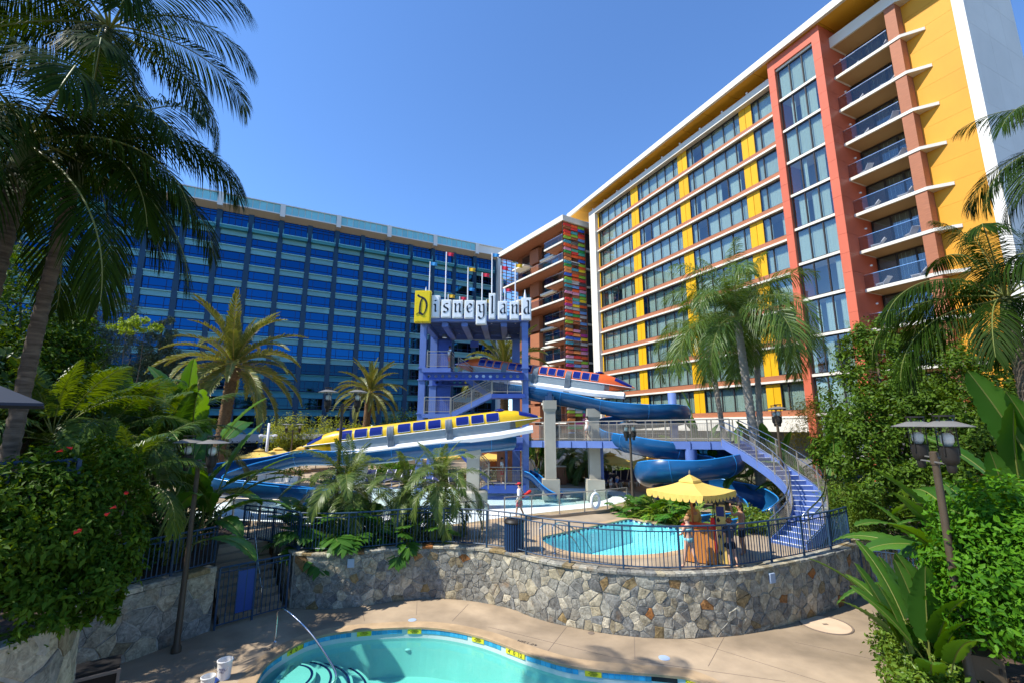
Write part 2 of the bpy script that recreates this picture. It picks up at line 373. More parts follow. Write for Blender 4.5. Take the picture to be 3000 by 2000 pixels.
mark_w = MB().box(-0.21, 0.21, -0.007, 0.007, -0.068, 0.068).mesh('depth_marker', 'marker_yellow')
mark_f = MB().box(-0.33, 0.33, -0.007, 0.007, -0.068, 0.068).mesh('depth_marker', 'marker_yellow')
txt_f = text_mesh("4'  0  12", 0.15, 'ink'); txt_w = text_mesh('WARNING\nNO LIFEGUARD\nON DUTY', 0.036, 'ink')
def place_on_band(pt, me, tx):
    k = min(range(len(tl)-1), key=lambda i: (tl[i]-V((pt.x, pt.y, 0))).length)
    c = (tl[k]+tl[k+1])/2; t = (tl[k+1]-tl[k]).normalized(); inn = V((-t.y, t.x, 0)); inn = inn if inn.y < 0 else -inn
    a = atan2(inn.y, inn.x)+pi/2                                     # plate front faces the water
    o = link('depth_marker', me, spa, c+inn*0.015+V((0, 0, -0.108))-spa.location, (0, 0, a))
    link('lettering', tx, o, (0, -0.0105, 0), (pi/2, 0, 0))
for p in wpt: place_on_band(p, mark_w, txt_w)
for p in fpt: place_on_band(p, mark_f, txt_f)
# skimmer mouth
k = min(range(len(tl)-1), key=lambda i: (tl[i]-V((skim.x, skim.y, 0))).length); t = (tl[k+1]-tl[k]).normalized()
MB().obox(tl[k]+V((0, -0.012, -0.10)), t*0.32, V((-t.y, t.x, 0))*0.01, V((0, 0, 0.055))).build('skimmer_mouth', 'ink', spa, world=True)
# entry steps with navy nosing tiles
sc0 = V((-5.95, 13.15, 0))
for k, (r, zz) in enumerate(((2.35, -0.95), (1.85, -0.72), (1.35, -0.48), (0.85, -0.32))):
    arc = [sc0+V((cos(a)*r*0.95, sin(a)*r, 0)) for a in [radians(-80+160*i/28) for i in range(29)]]
    st = MB().prism([(p.x, p.y) for p in arc]+[(sc0.x-0.2, sc0.y-r), (sc0.x-0.2, sc0.y+r)], -1.25, zz).build('step', 'plaster_spa', spa, world=True)
    m = MB()
    for p, q in zip(arc, arc[1:]):
        d = (q-p).normalized(); n_ = V((d.y, -d.x, 0)); m.obox((p+q)/2-n_*0.10+V((0, 0, zz+0.004)), d*((q-p).length*0.46), n_*0.03, V((0, 0, 0.004)))
    m.build('nosing_tiles', 'tile_navy', st, world=True)
for p in ((1085, 1885), (1197, 1888), (1420, 1918)):
    q = at_z(p[0], p[1], -0.5); MB().lathe([(0.0, 0.05), (0.09, 0.045), (0.13, 0.0)], (q.x, q.y, -0.62), 14).build('inlet_cap', 'tile_white', spa, world=True, smooth=True)

# --- slide pool on the upper deck
spl = link('slide_pool', None, None, (4.5, 19.5, ZU1)); tag(spl, 'bright aqua slide landing pool behind the curved blue railing', kind='structure')
pool_shell('shell', POOL, ZU1, ZU1-1.0, 'plaster', spl)
coping_ring(POOL, ZU1, 0.36, spl, h=0.03); water(POOL, ZU1-0.12, 'water_pool', spl)
nt_me = MB().box(-0.075, 0.075, -0.006, 0.006, -0.05, 0.05).mesh('tile', 'tile_navy')
pl = resample(POOL+[POOL[0]], step=0.30)
for i in range(len(pl)-1):
    c = (pl[i]+pl[i+1])/2; t = (pl[i+1]-pl[i]).normalized()
    if c.y > 18.4 or c.x < 1.9:
        inn = V((-t.y, t.x, 0)); inn = inn if inn.dot(V((4.5, 19.5, 0))-c) > 0 else -inn
        link('tile', nt_me, spl, c+inn*0.01+V((0, 0, ZU1-0.065))-spl.location, (0, 0, atan2(t.y, t.x)))
# --- shallow wading pool round the slide tower
wad = link('wading_pool', None, None, (-5, 28, ZU1)); tag(wad, 'pale shallow wading pool spreading under the slide tower', kind='structure')
WADE_IN = smooth_loop([(-15.2, 26.8), (-13.4, 24.9), (-10.5, 24.2), (-6.5, 24.3), (-3.2, 25.0), (-0.4, 25.9), (2.2, 26.6), (4.8, 28.0), (6.3, 30.0), (6.2, 31.8), (4.5, 32.9), (0.5, 33.4), (-5, 33.7), (-10, 33.2), (-14, 30.6)], 4)
MB().sheet(xy(WADE), [xy(WADE_IN)], ZU1-0.035).build('beach_entry', 'plaster', wad, world=True, recalc=False)
pool_shell('shell', WADE_IN, ZU1-0.035, ZU1-0.40, 'plaster', wad); water(WADE_IN, ZU1-0.06, 'water_wading', wad)
coping_ring(WADE, ZU1, 0.7, wad, h=0.006, lip=0.0)

# --- joints in the court paving (thin sealant strips)
for a, b in (((1068, 1818), (1060, 1778)), ((1220, 1800), (1222, 1757)), ((1325, 1818), (1372, 1768)), ((1600, 1912), (1660, 1835)), ((1860, 1930), (1858, 1862)), ((2075, 1950), (2128, 1853)), ((1430, 1835), (1800, 1925)), ((1800, 1925), (2300, 1995)), ((1990, 1865), (2420, 2000)), ((2470, 1770), (2600, 1830)), ((2330, 1880), (2560, 1930))):
    p, q = at_z(*a, 0), at_z(*b, 0); p.z = q.z = 0.002
    MB().bar(p, q, 0.012, 0.004).build('joint', 'joint', deck, world=True)
for px, py, r in ((1208, 1815, 0.13), (1946, 1926, 0.15), (1732, 1853, 0.1)):
    p = at_z(px, py, 0); MB().lathe([(r, 0.0), (r, 0.008), (r*0.8, 0.012), (0.0, 0.012)], (p.x, p.y, 0), 18).build('drain_cover', 'plate_grey' if r > 0.12 else 'joint', deck, world=True)
mh = at_z(2418, 1828, 0)
M('manhole', (0.55, 0.41, 0.28), 0.85, var=0.1, vscale=2, bump=0.2, bscale=60)
mho = tag(link('manhole_cover', None, None, (mh.x, mh.y, 0)), 'large round concrete utility cover set flush in the deck', 'cover')
MB().lathe([(0.68, 0.001), (0.68, 0.010), (0.0, 0.010)], (0, 0, 0), 40).build('lid', 'manhole', mho)
ring = MB(); m40 = [V((0.72*cos(2*pi*i/40), 0.72*sin(2*pi*i/40), 0.006)) for i in range(40)]
ring.tube(m40, 0.022, 6, closed=True).build('rim', 'joint', mho); MB().box(-0.08, 0.08, -0.05, 0.05, 0.008, 0.014).build('lift_slot', 'joint', mho)
# flat deck lettering at the pool edge
def deck_text(txt, px, py, size, rot):
    p = at_z(px, py, 0); o = link('lettering', text_mesh(txt, size, 'ink', 0.001), deck, (p.x, p.y, 0.006), (0, 0, rot)); return o
deck_text('4.0\' 1.22M', 1545, 1882, 0.15, radians(150)); deck_text('4.0\' 1.22M', 808, 1895, 0.15, radians(215))

# ------------------------------------------------------------ stone walls
def curve_frame(C):
    L = [0]
    for a, b in zip(C, C[1:]): L.append(L[-1]+(b-a).length)
    def fr(s):
        j = 0; lo, hi = 0, len(C)-2
        while lo < hi:
            mid = (lo+hi+1)//2
            if L[mid] <= s: lo = mid
            else: hi = mid-1
        j = lo; t = (s-L[j])/(L[j+1]-L[j]); p = C[j].lerp(C[j+1], t)
        # smoothed tangent
        a = C[max(0, j-1)]; b = C[min(len(C)-1, j+2)]; d = (b-a).normalized()
        return p, V((d.y, -d.x, 0))
    return L[-1], fr
def clip(poly, px, py, nx, ny, off):
    out = []; n = len(poly)
    for i in range(n):
        a = poly[i]; b = poly[(i+1) % n]
        da = (a[0]-px)*nx+(a[1]-py)*ny+off; db = (b[0]-px)*nx+(b[1]-py)*ny+off
        if da <= 0: out.append(a)
        if (da < 0 < db) or (db < 0 < da):
            t = da/(da-db); out.append((a[0]+(b[0]-a[0])*t, a[1]+(b[1]-a[1])*t))
    return out
def stones(parent, C, z0, z1, n, seed, gap=0.007, limit=290):
    R = random.Random(seed); L, fr = curve_frame(C); area = L*(z1-z0); sp = sqrt(area/n); built = []
    pts = []; tries = 0
    while len(pts) < n and tries < n*60:
        tries += 1; p = (R.uniform(-0.1, L+0.1), R.uniform(z0-0.05, z1+0.05)); k = R.choice((0.34, 0.50, 0.78))*sp
        if all((p[0]-q[0])**2+(p[1]-q[1])**2 > k*k for q in pts): pts.append(p)
    for i, p in enumerate(pts):
        poly = [(0, z0), (L, z0), (L, z1), (0, z1)]
        for j, q in enumerate(pts):
            if j == i: continue
            dx, dy = q[0]-p[0], q[1]-p[1]; d = sqrt(dx*dx+dy*dy)
            if d > 4*sp: continue
            poly = clip(poly, (p[0]+q[0])/2, (p[1]+q[1])/2, dx/d, dy/d, gap)
            if len(poly) < 3: break
        if len(poly) < 3: continue
        cx = sum(a[0] for a in poly)/len(poly); cy_ = sum(a[1] for a in poly)/len(poly)
        # drop near-duplicate corners
        pp = []
        for a in poly:
            if not pp or (abs(a[0]-pp[-1][0])+abs(a[1]-pp[-1][1])) > 0.02: pp.append(a)
        if len(pp) < 3: continue
        qq = []
        for k in range(len(pp)):                                      # hand-broken, slightly crooked edges
            a, b2 = pp[k], pp[(k+1) % len(pp)]; qq.append(a); ln = sqrt((a[0]-b2[0])**2+(a[1]-b2[1])**2)
            if ln > 0.13: w = R.uniform(.35, .65); qq.append((lerp(lerp(a[0], b2[0], w), cx, R.uniform(0, 0.09)), lerp(lerp(a[1], b2[1], w), cy_, R.uniform(0, 0.09))))
        pp = qq
        m = len(pp); base = 0.014+R.random()*0.018; tx, tz = R.uniform(-.06, .06), R.uniform(-.06, .06); back = []; ed = []; fro = []
        for a in pp:
            p3, nn = fr(min(L, max(0, a[0]))); q = V((p3.x, p3.y, a[1]))
            back.append(q-nn*0.02); ed.append(q+nn*base*0.7)
            u = (lerp(a[0], cx, 0.07), lerp(a[1], cy_, 0.07)); p3, nn = fr(min(L, max(0, u[0])))
            fro.append(V((p3.x, p3.y, u[1]))+nn*(base+(u[0]-cx)*tx+(u[1]-cy_)*tz+R.uniform(-.006, .006)))
        p3, nn = fr(min(L, max(0, cx))); c = V((p3.x, p3.y, cy_))+nn*(base+R.uniform(-.004, .008))
        fs = [(k, (k+1) % m, m+(k+1) % m, m+k) for k in range(m)]+[(m+k, m+(k+1) % m, 2*m+(k+1) % m, 2*m+k) for k in range(m)]+[(2*m+k, 2*m+(k+1) % m, 3*m) for k in range(m)]
        ar = abs(sum(pp[k-1][0]*pp[k][1]-pp[k][0]*pp[k-1][1] for k in range(m)))/2; built.append((ar/max(4, c.length)**2, back+ed+fro+[c], fs))
    built.sort(key=lambda q: -q[0])
    for ar, vs, fs in built[:limit]: MB().add(vs, fs).build('stone', 'stone', parent, world=True, smooth=True, angle=38)
    if len(built) > limit:
        rest = MB()
        for ar, vs, fs in built[limit:]: rest.add(vs, fs)
        rest.build('small_stones', 'stone', parent, world=True, smooth=True, angle=38)['kind'] = 'stuff'
def wall_core(parent, C, z0, z1, th, mat='mortar'):
    L, fr = curve_frame(C); m = MB(); rows = [[], [], [], []]; n = len(C)
    for i in range(n):
        a = C[max(0, i-1)]; b = C[min(n-1, i+1)]; d = (b-a).normalized(); nn = V((d.y, -d.x, 0)); p = C[i]
        for r, (o, z) in zip(rows, ((0, z0), (0, z1), (-th, z1), (-th, z0))): r.append(V((p.x, p.y, z))+nn*o)
    m.grid([rows[0], rows[1], rows[2], rows[3], rows[0]]); m.add([r[0] for r in rows], [(0, 1, 2, 3)]); m.add([r[-1] for r in rows], [(3, 2, 1, 0)])
    return m.build('mortar_core', mat, parent, world=True)
def cap_stones(parent, C, z0, z1, step, out, inn, seed, mat='stone'):
    R = random.Random(seed); L, fr = curve_frame(C); s = 0
    while s < L-0.05:
        e = min(L, s+step*R.uniform(0.7, 1.4)); z = z1+R.uniform(-.012, .012); o = out+R.uniform(-.012, .02); n = 3; rows = []
        for k in range(n+1):
            p, nn = fr(min(L, s+0.006+(e-s-0.012)*k/n)); q = V((p.x, p.y, 0))
            rows.append([q+nn*o+V((0, 0, z0)), q+nn*o+V((0, 0, z-0.015)), q+nn*(o-0.02)+V((0, 0, z)), q-nn*inn+V((0, 0, z)), q-nn*inn+V((0, 0, z0))])
        m = MB(); m.grid([r+[r[0]] for r in rows]); m.add(rows[0], [(0, 1, 2, 3, 4)]); m.add(rows[-1], [(4, 3, 2, 1, 0)])
        m.build('cap_stone', mat, parent, world=True, angle=30, smooth=True); s = e
rw = thing('stone_wall', (3, 15, 0), 'curved grey fieldstone retaining wall carrying the long blue railing', 'wall')
wall_core(rw, wall_c, -0.05, 1.70, 0.38)
stones(rw, wall_c, 0.0, 1.70, 500, 5)
M('cap_pale', (0.36, 0.31, 0.23), 0.8, var=0.25, vscale=3, rnd=0.25, bump=0.5, bscale=30)
cap_stones(rw, wall_c, 1.705, 1.79, 0.30, 0.055, 0.36, 8, 'stone')
for px, py in ((1037, 1635), (2251, 1690)):
    p = at_z(px, py, 1.45); q = min(wall_c, key=lambda w: (w-V((p.x, p.y, 0))).length); i = wall_c.index(q); d = (wall_c[i+1]-wall_c[i-1]).normalized(); nn = V((d.y, -d.x, 0))
    MB().obox(q+nn*0.085+V((0, 0, 1.45)), d*0.11, nn*0.03, V((0, 0, 0.14))).build('junction_box', 'plate_grey', rw, world=True)
lw_c = resample([V(p) for p in ((-12.3, 9.9, 0), (-10.75, 12.4, 0), (-9.95, 13.8, 0), (-9.2, 15.2, 0))], n=24)
lw = thing('stone_wall', (-10, 13.5, 0), 'shaded fieldstone wall behind the left lamp post', 'wall')
wall_core(lw, lw_c, -0.05, 1.72, 0.4); stones(lw, lw_c, 0.0, 1.68, 46, 12); cap_stones(lw, lw_c, 1.70, 1.84, 0.5, 0.06, 0.4, 3)
rt_c = resample([V((13.0, 18.3, 0)), V((13.6, 18.9, 0)), V((17, 19.2, 0)), V((24, 19.0, 0))], n=20)
rt = thing('stone_wall', (15, 19, 0), 'shaded fieldstone wall behind the right hand gate', 'wall')
wall_core(rt, rt_c, -0.05, 1.76, 0.3); stones(rt, rt_c, 0.0, 1.74, 60, 15); cap_stones(rt, rt_c, 1.765, 1.84, 0.4, 0.05, 0.3, 14)
# steps from the court up beside the left wall
stp = thing('garden_steps', (-9.2, 16.5, 0), 'concrete garden steps climbing behind the blue gate', 'steps')
A0, B0 = V((-9.1, 15.5, 0)), V((-7.75, 16.8, 0)); dirs = V((-0.66, 0.75, 0)).normalized()
for k in range(9):
    z = ZU1*(k+1)/9.0; a = A0+dirs*(0.15+0.31*k); b = B0+dirs*(0.15+0.31*k); c = b+dirs*3.2; d = a+dirs*3.2
    m = MB(); m.prism([(a.x, a.y), (b.x, b.y), (c.x, c.y), (d.x, d.y)], z-0.195, z-0.0005*k-0.001); m.build('step', 'deck_tan', stp, world=True)
sr_c = resample([V((-7.6, 16.95, 0)), V((-8.3, 17.75, 0)), V((-9.3, 18.8, 0)), V((-10.3, 19.4, 0))], n=12); sr_c.reverse()
sw = thing('stone_wall', (-8.8, 18, 0), 'short rough boulder wall beside the garden steps', 'wall')
wall_core(sw, sr_c, -0.05, 1.74, 0.3); stones(sw, sr_c, 0.0, 1.7, 22, 31); cap_stones(sw, sr_c, 1.70, 1.79, 0.5, 0.05, 0.3, 9, 'cap_pale')

# ------------------------------------------------------------ railings
picket_me = {}
def railing(name, label, C, zb, h, mat, post=1.75, pick=0.125, cat='railing', second=True, closed_ends=True):
    C = resample(C, step=0.16); mid = C[len(C)//2]; t = thing(name, (mid.x, mid.y, zb), label, cat)
    L, fr = curve_frame(C); lift = lambda z: [V((p.x, p.y, z)) for p in C]
    MB().tube(lift(zb+h), 0.03, 6).build('top_rail', mat, t, world=True, smooth=True, angle=50)
    if second: MB().tube(lift(zb+h-0.15), 0.02, 4).build('middle_rail', mat, t, world=True)
    MB().tube(lift(zb+0.10), 0.02, 4).build('bottom_rail', mat, t, world=True)
    top = h-0.15 if second else h
    key = (mat, h, second)
    if key not in picket_me:
        picket_me[key] = (MB().box(-.009, .009, -.009, .009, 0.10, top).mesh('picket', mat), MB().box(-.028, .028, -.028, .028, -0.02, h).mesh('post', mat), MB().box(-.014, .014, -.014, .014, 0.10, h).mesh('stile', mat))
    pk, po, stl = picket_me[key]; n = max(1, round(L/pick)); npost = max(1, round(L/post)); per = max(1, round(n/npost)); n = per*npost
    for i in range(n+1):
        p, nn = fr(min(L-1e-4, L*i/n)); a = atan2(nn.y, nn.x)
        nm, me = ('post', po) if i % per == 0 else (('stile', stl) if i % max(2, per//3) == 0 else ('picket', pk))
        link(nm, me, t, V((p.x, p.y, zb))-t.location, (0, 0, a))
    return t
inner = [p for p in wall_c]
fr_line = []
for i, p in enumerate(wall_c):
    a = wall_c[max(0, i-1)]; b = wall_c[min(len(wall_c)-1, i+1)]; d = (b-a).normalized(); nn = V((d.y, -d.x, 0)); fr_line.append(p-nn*0.2)
railing('railing', 'long blue pool railing curving along the top of the stone wall', fr_line, 1.79, 1.28, 'rail_blue')
p0 = at_z(709, 1583, ZU1)
railing('railing', 'blue railing running back from the wall beside the garden steps', [fr_line[0]+V((-0.06, 0.03, 0)), V((-9.2, 18.2, 0)), V((p0.x, p0.y, 0))], 1.79, 1.28, 'rail_blue')
railing('railing', 'shaded blue railing on the left stone wall under the foliage', [V((-12.4, 10.1, 0)), V((-10.05, 13.95, 0)), V((-9.35, 15.3, 0)), V((-10.4, 17.0, 0))], 1.84, 1.15, 'rail_blue')
gt = railing('gate', 'dark blue court gate across the foot of the garden steps', [V((-9.1, 15.25, 0)), V((-7.65, 16.75, 0))], 0.02, 1.75, 'rail_blue', post=0.85, cat='gate')
gd = V((1.45, 1.5, 0)).normalized()
MB().obox(V((-8.55, 15.82, 0.95)), gd*0.26, V((gd.y, -gd.x, 0))*0.012, V((0, 0, 0.62))).build('notice_panel', 'gate_blue', gt, world=True)
railing('gate', 'blue gate at the right end of the stone wall', [V((13.05, 18.2, 0)), V((14.1, 17.5, 0)), V((16.2, 17.0, 0))], 0.02, 1.7, 'rail_blue', post=1.05, cat='gate')
railing('railing', 'bright blue fence deep under the right hand trees', [V((16.5, 23.5, 0)), V((18.6, 22.5, 0)), V((21, 21.0, 0))], ZU1, 1.9, 'gate_blue', second=False)
lf = railing('railing', 'blue railing at the left frame edge behind the vines', [V((-8.06, 5.4, 0)), V((-7.2, 6.62, 0)), V((-6.77, 7.34, 0))], 4.72, 0.9, 'rail_blue')
# ------------------------------------------------------------ blue glass hotel
M('navy_column', (0.006, 0.045, 0.10), 0.4, var=0.08, vscale=0.6)
M('navy_frame', (0.005, 0.025, 0.09), 0.5)
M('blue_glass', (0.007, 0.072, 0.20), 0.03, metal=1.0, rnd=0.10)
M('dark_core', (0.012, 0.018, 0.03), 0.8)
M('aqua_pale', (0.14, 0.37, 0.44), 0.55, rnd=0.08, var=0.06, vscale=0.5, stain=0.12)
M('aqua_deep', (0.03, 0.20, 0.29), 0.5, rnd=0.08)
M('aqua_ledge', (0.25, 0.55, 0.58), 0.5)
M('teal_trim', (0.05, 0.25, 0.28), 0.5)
M('parapet_white', (0.66, 0.66, 0.63), 0.7, var=0.05, vscale=0.4)
M('soffit_beige', (0.50, 0.42, 0.32), 0.8)
M('aqua_panel', (0.22, 0.55, 0.62), 0.25, rnd=0.08)
bh = thing('glass_hotel', (-17.0, 80.0, 0.0), 'long dark blue glass hotel slab with pale aqua bands and roof panels', 'building', rotz=radians(28))
X0, X1 = -61.3, 15.2; NB = 18; BW = (X1-X0)/NB
MB().box(X0, X1+1.0, 0.5, 15, 1.6, 38.7).build('building_core', 'dark_core', bh)
colme = MB().box(-0.36, 0.36, -0.16, 0.6, 4.2, 38.7).mesh('column', 'navy_column')
for k in range(NB+1): link('column', colme, bh, (X0+BW*k, 0, 0))
w = BW-0.72
fr = MB()
for (a, b) in ((-w/2, -w/2+0.07), (-w*0.29-0.03, -w*0.29+0.03), (w*0.29-0.03, w*0.29+0.03), (w/2-0.07, w/2)): fr.box(a, b, -0.02, 0.06, 0, 1.72)
for z in (0.0, 0.47, 1.65): fr.box(-w/2, w/2, -0.024, 0.064, z, z+0.065)
win_me = fr.mesh('window', 'navy_frame')
M('tree_reflect_glass', (0.006, 0.028, 0.06), 0.04, metal=1.0, rnd=0.15)  # darkened tint stands in for trees mirrored in the lower floors
paneD_me = MB().box(-w/2, w/2, 0.066, 0.10, 0.02, 1.70).mesh('pane', 'tree_reflect_glass')
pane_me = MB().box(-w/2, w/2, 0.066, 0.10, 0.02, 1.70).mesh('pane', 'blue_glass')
fr = MB()
for i in range(5): x = -w/2+0.04+(w-0.08)*i/4; fr.box(x-0.045, x+0.045, -0.02, 0.06, 0, 2.55)
for z in (0.0, 1.65, 2.15, 2.48): fr.box(-w/2, w/2, -0.024, 0.064, z, z+0.07)
winT_me = fr.mesh('window', 'navy_frame'); paneT_me = MB().box(-w/2, w/2, 0.066, 0.10, 0.02, 2.53).mesh('pane', 'blue_glass')
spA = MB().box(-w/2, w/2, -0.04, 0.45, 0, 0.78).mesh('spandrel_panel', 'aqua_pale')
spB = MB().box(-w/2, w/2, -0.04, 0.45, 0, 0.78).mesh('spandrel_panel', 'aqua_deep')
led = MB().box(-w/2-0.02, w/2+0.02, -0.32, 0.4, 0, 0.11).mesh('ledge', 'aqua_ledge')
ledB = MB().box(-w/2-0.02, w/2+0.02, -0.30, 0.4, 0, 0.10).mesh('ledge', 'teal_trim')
tray = MB().box(-w/2-0.1, w/2+0.1, -0.85, 0.3, -0.06, 0.10).box(-w/2-0.1, w/2+0.1, -0.80, 0.3, -0.36, -0.063).mesh('balcony_tray', 'teal_trim')
traytop = MB().box(-w/2-0.12, w/2+0.12, -0.88, -0.76, 0.10, 0.2).mesh('tray_edge', 'aqua_ledge')
trpost = MB().box(-0.07, 0.07, -0.86, -0.6, -0.3, 1.0).mesh('tray_post', 'aqua_deep')
for b in range(NB):
    xc = X0+BW*(b+0.5)
    for k in range(12):
        z = 36.0-2.75*k
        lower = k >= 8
        if k == 0:
            o = link('balcony_tray', tray, bh, (xc, 0, z)); link('tray_edge', traytop, o)
            for sx in (-1, 1): link('tray_post', trpost, o, (sx*(w/2), 0, 0))
            q = link('window', winT_me, bh, (xc, 0.2, z+0.12)); link('pane', paneT_me, q)
        else:
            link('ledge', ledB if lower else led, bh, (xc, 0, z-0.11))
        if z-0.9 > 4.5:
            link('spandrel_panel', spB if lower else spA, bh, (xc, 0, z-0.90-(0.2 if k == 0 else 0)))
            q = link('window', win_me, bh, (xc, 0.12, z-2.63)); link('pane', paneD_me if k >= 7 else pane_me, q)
# parapet: beam, panels, posts
MB().box(X0, X1+1.4, -1.25, 1.0, 39.25, 39.42).build('parapet_sill', 'parapet_white', bh)
MB().box(X0, X1+1.4, -1.25, 1.0, 40.90, 41.05).build('parapet_coping', 'parapet_white', bh)
MB().box(X0, X1+1.3, -1.0, 0.8, 39.42, 40.90).build('parapet_back', 'parapet_white', bh)
MB().add([(X0, -1.2, 39.248), (X1+1.4, -1.2, 39.248), (X1+1.4, 0.45, 38.55), (X0, 0.45, 38.55), (X0, 0.45, 39.25), (X1+1.4, 0.45, 39.25)], [(0, 1, 2, 3), (0, 3, 4), (1, 5, 2), (3, 2, 5, 4)]).build('soffit', 'soffit_beige', bh)
pp = MB().box(-0.36, 0.36, -1.30, 0.0, 38.9, 41.06).mesh('parapet_post', 'parapet_white')
for k in range(0, NB+1, 2): link('parapet_post', pp, bh, (X0+BW*k+BW, 0, 0))
pw = (2*BW-0.72)/8
pn = MB().box(-pw/2+0.05, pw/2-0.05, -1.06, -0.99, 39.45, 40.88).mesh('parapet_panel', 'aqua_panel')
for k in range(-1, NB-1, 2):
    for j in range(8):
        x = X0+BW*(k+1)-0*BW+BW+0.36+pw*(j+0.5)-2*BW+BW*0
        if X0 < x < X1+1: link('parapet_panel', pn, bh, (x, 0, 0))
MB().box(X0+5, -25.5, 2.5, 9, 41.05, 42.7).build('roof_screen', 'aqua_panel', bh)
MB().box(-24.2, -22.4, 2.5, 6, 41.05, 42.2).build('roof_unit', 'aqua_panel', bh)
MB().box(X1+0.4, X1+1.6, -0.9, 1.0, 3, 39.25).build('end_pier', 'parapet_white', bh)
for k in range(8): MB().lathe([(1.7, 0), (1.9, 0.1), (1.9, 0.9), (1.8, 0.95)], (X1+2.2, 3.0, 34.5-2.75*k), 20).build('round_balcony', 'aqua_deep' if k % 2 else 'blue_glass', bh)
# ground storey
M('concrete_grey', (0.40, 0.40, 0.40), 0.8, var=0.1, vscale=0.8)
MB().box(X0, X1+1, -2.4, 0.4, 3.7, 4.9).build('ground_canopy', 'concrete_grey', bh)
cme = MB().box(-0.3, 0.3, -2.2, -1.6, 1.7, 3.7).mesh('canopy_column', 'navy_column')
for k in range(NB+1): link('canopy_column', cme, bh, (X0+BW*k, 0, 0))
sgn = MB().box(-26.6, -23.4, -2.50, -2.41, 3.78, 4.0).build('name_board', 'dark_core', bh)
M('lamp_white', (0.8, 0.8, 0.8), 0.4)
link('lettering', text_mesh('FRONTIER TOWER', 0.34, 'lamp_white'), sgn, (-25.0, -2.53, 3.9), (pi/2, 0, 0))

# ------------------------------------------------------------ orange and yellow hotel
M('white_trim', (0.72, 0.68, 0.58), 0.7, var=0.04, vscale=0.6, stain=0.10)
M('white_wall', (0.76, 0.73, 0.66), 0.75, rnd=0.03, var=0.03, vscale=0.5, stain=0.06)
M('wood_clad', (0.36, 0.135, 0.065), 0.6, var=0.14, vscale=2.2, rnd=0.05, stretch=(1, 1, 9))
M('wood_dark', (0.26, 0.10, 0.05), 0.6, var=0.16, vscale=2.2, rnd=0.06, stretch=(1, 1, 9))
M('yellow_panel', (0.70, 0.37, 0.006), 0.5, rnd=0.06)
M('yellow_wall', (0.66, 0.30, 0.022), 0.6, rnd=0.035, var=0.03, vscale=0.5, stain=0.07)
M('soffit_yellow', (0.74, 0.37, 0.025), 0.6, rnd=0.03)
M('coral', (0.58, 0.135, 0.07), 0.45, rnd=0.04, var=0.03, vscale=0.6, stain=0.06)
M('bronze_frame', (0.035, 0.03, 0.03), 0.5)
M('curtain', (0.56, 0.60, 0.53), 0.85, rnd=0.06)
M('soffit_tan', (0.40, 0.25, 0.11), 0.7)
M('room_dark', (0.03, 0.035, 0.04), 0.8)
M('room_wall', (0.20, 0.20, 0.19), 0.8)
glassM('pane_glass', (0.80, 0.86, 0.85), 1.5, refl=1.7, base=0.07, gcol=(0.85, 0.95, 1.0))
glassM('rail_glass', (0.72, 0.73, 0.75), 1.5, refl=1.0, base=0.02)
oh = thing('panel_hotel', (24.74, 39.48, 0.0), 'orange and yellow hotel tower with curtained window bands and coral frame', 'building', rotz=radians(-66))
SK = [35.1-3.14*k for k in range(10)]
WX = [[-28.2, -27.5, -25.84, -24.28, -22.81, -21.37, -20.6], [-19.12, -18.4, -16.96, -15.44, -13.97, -12.56, -11.77], [-10.31, -9.55, -8.1, -6.6, -5.1, -3.75, -3.06], [-1.62, -0.9, 0.55, 1.45]]
YX = [(-20.6, -19.87), (-19.85, -19.12), (-11.77, -11.05), (-11.03, -10.31), (-3.06, -2.34), (-2.32, -1.62)]
MB().box(-29.6, 1.4, 2.2, 16, 1.6, 39.6).build('building_core', 'room_dark', oh)
MB().box(1.4, 6.0, 1.2, 9.2, 1.6, 39.6).box(6.0, 13.9, 2.5, 9.2, 1.6, 39.6).build('rear_core', 'room_dark', oh)
def unit_curtain(open_frac):
    """pleated curtain of unit width and height; hangs from one side"""
    m = MB(); n = int(44*open_frac); rows = []
    for z in (0.0, 0.5, 1.0):
        rows.append([V((-0.5+i/44.0, 0.035*sin(i*1.35+z*0.5)+0.012*sin(i*0.6), z)) for i in range(n+1)])
    return m.grid(rows).mesh('curtain', 'curtain', smooth=True)
curt = [unit_curtain(1.0), unit_curtain(0.62), unit_curtain(0.3)]
upane = MB().box(-0.5, 0.5, 0, 0.02, 0, 1).mesh('pane', 'pane_glass')
_wf = {}
def window(parent, x0, x1, y, z0, z1, state=0, mat='bronze_frame'):
    wd, ht = round(x1-x0, 2), round(z1-z0, 2); key = (wd, ht)
    if key not in _wf:
        _wf[key] = MB().box(-wd/2, -wd/2+0.05, -0.03, 0.09, 0, ht).box(wd/2-0.05, wd/2, -0.03, 0.09, 0, ht).box(-wd/2+0.05, wd/2-0.05, -0.028, 0.088, 0, 0.07).box(-wd/2+0.05, wd/2-0.05, -0.028, 0.088, ht-0.09, ht).mesh('window', mat)
    o = link('window', _wf[key], parent, ((x0+x1)/2, y, z0))
    link('pane', upane, o, (0, 0.03, 0.04), None, (wd-0.08, 1, ht-0.1))
    if state < 3: link('curtain', curt[state], o, (0, 0.28, 0.02), None, (wd if state == 0 else wd*(1 if random.random() < .5 else -1), 1, ht-0.05))
    return o
R5 = random.Random(5)
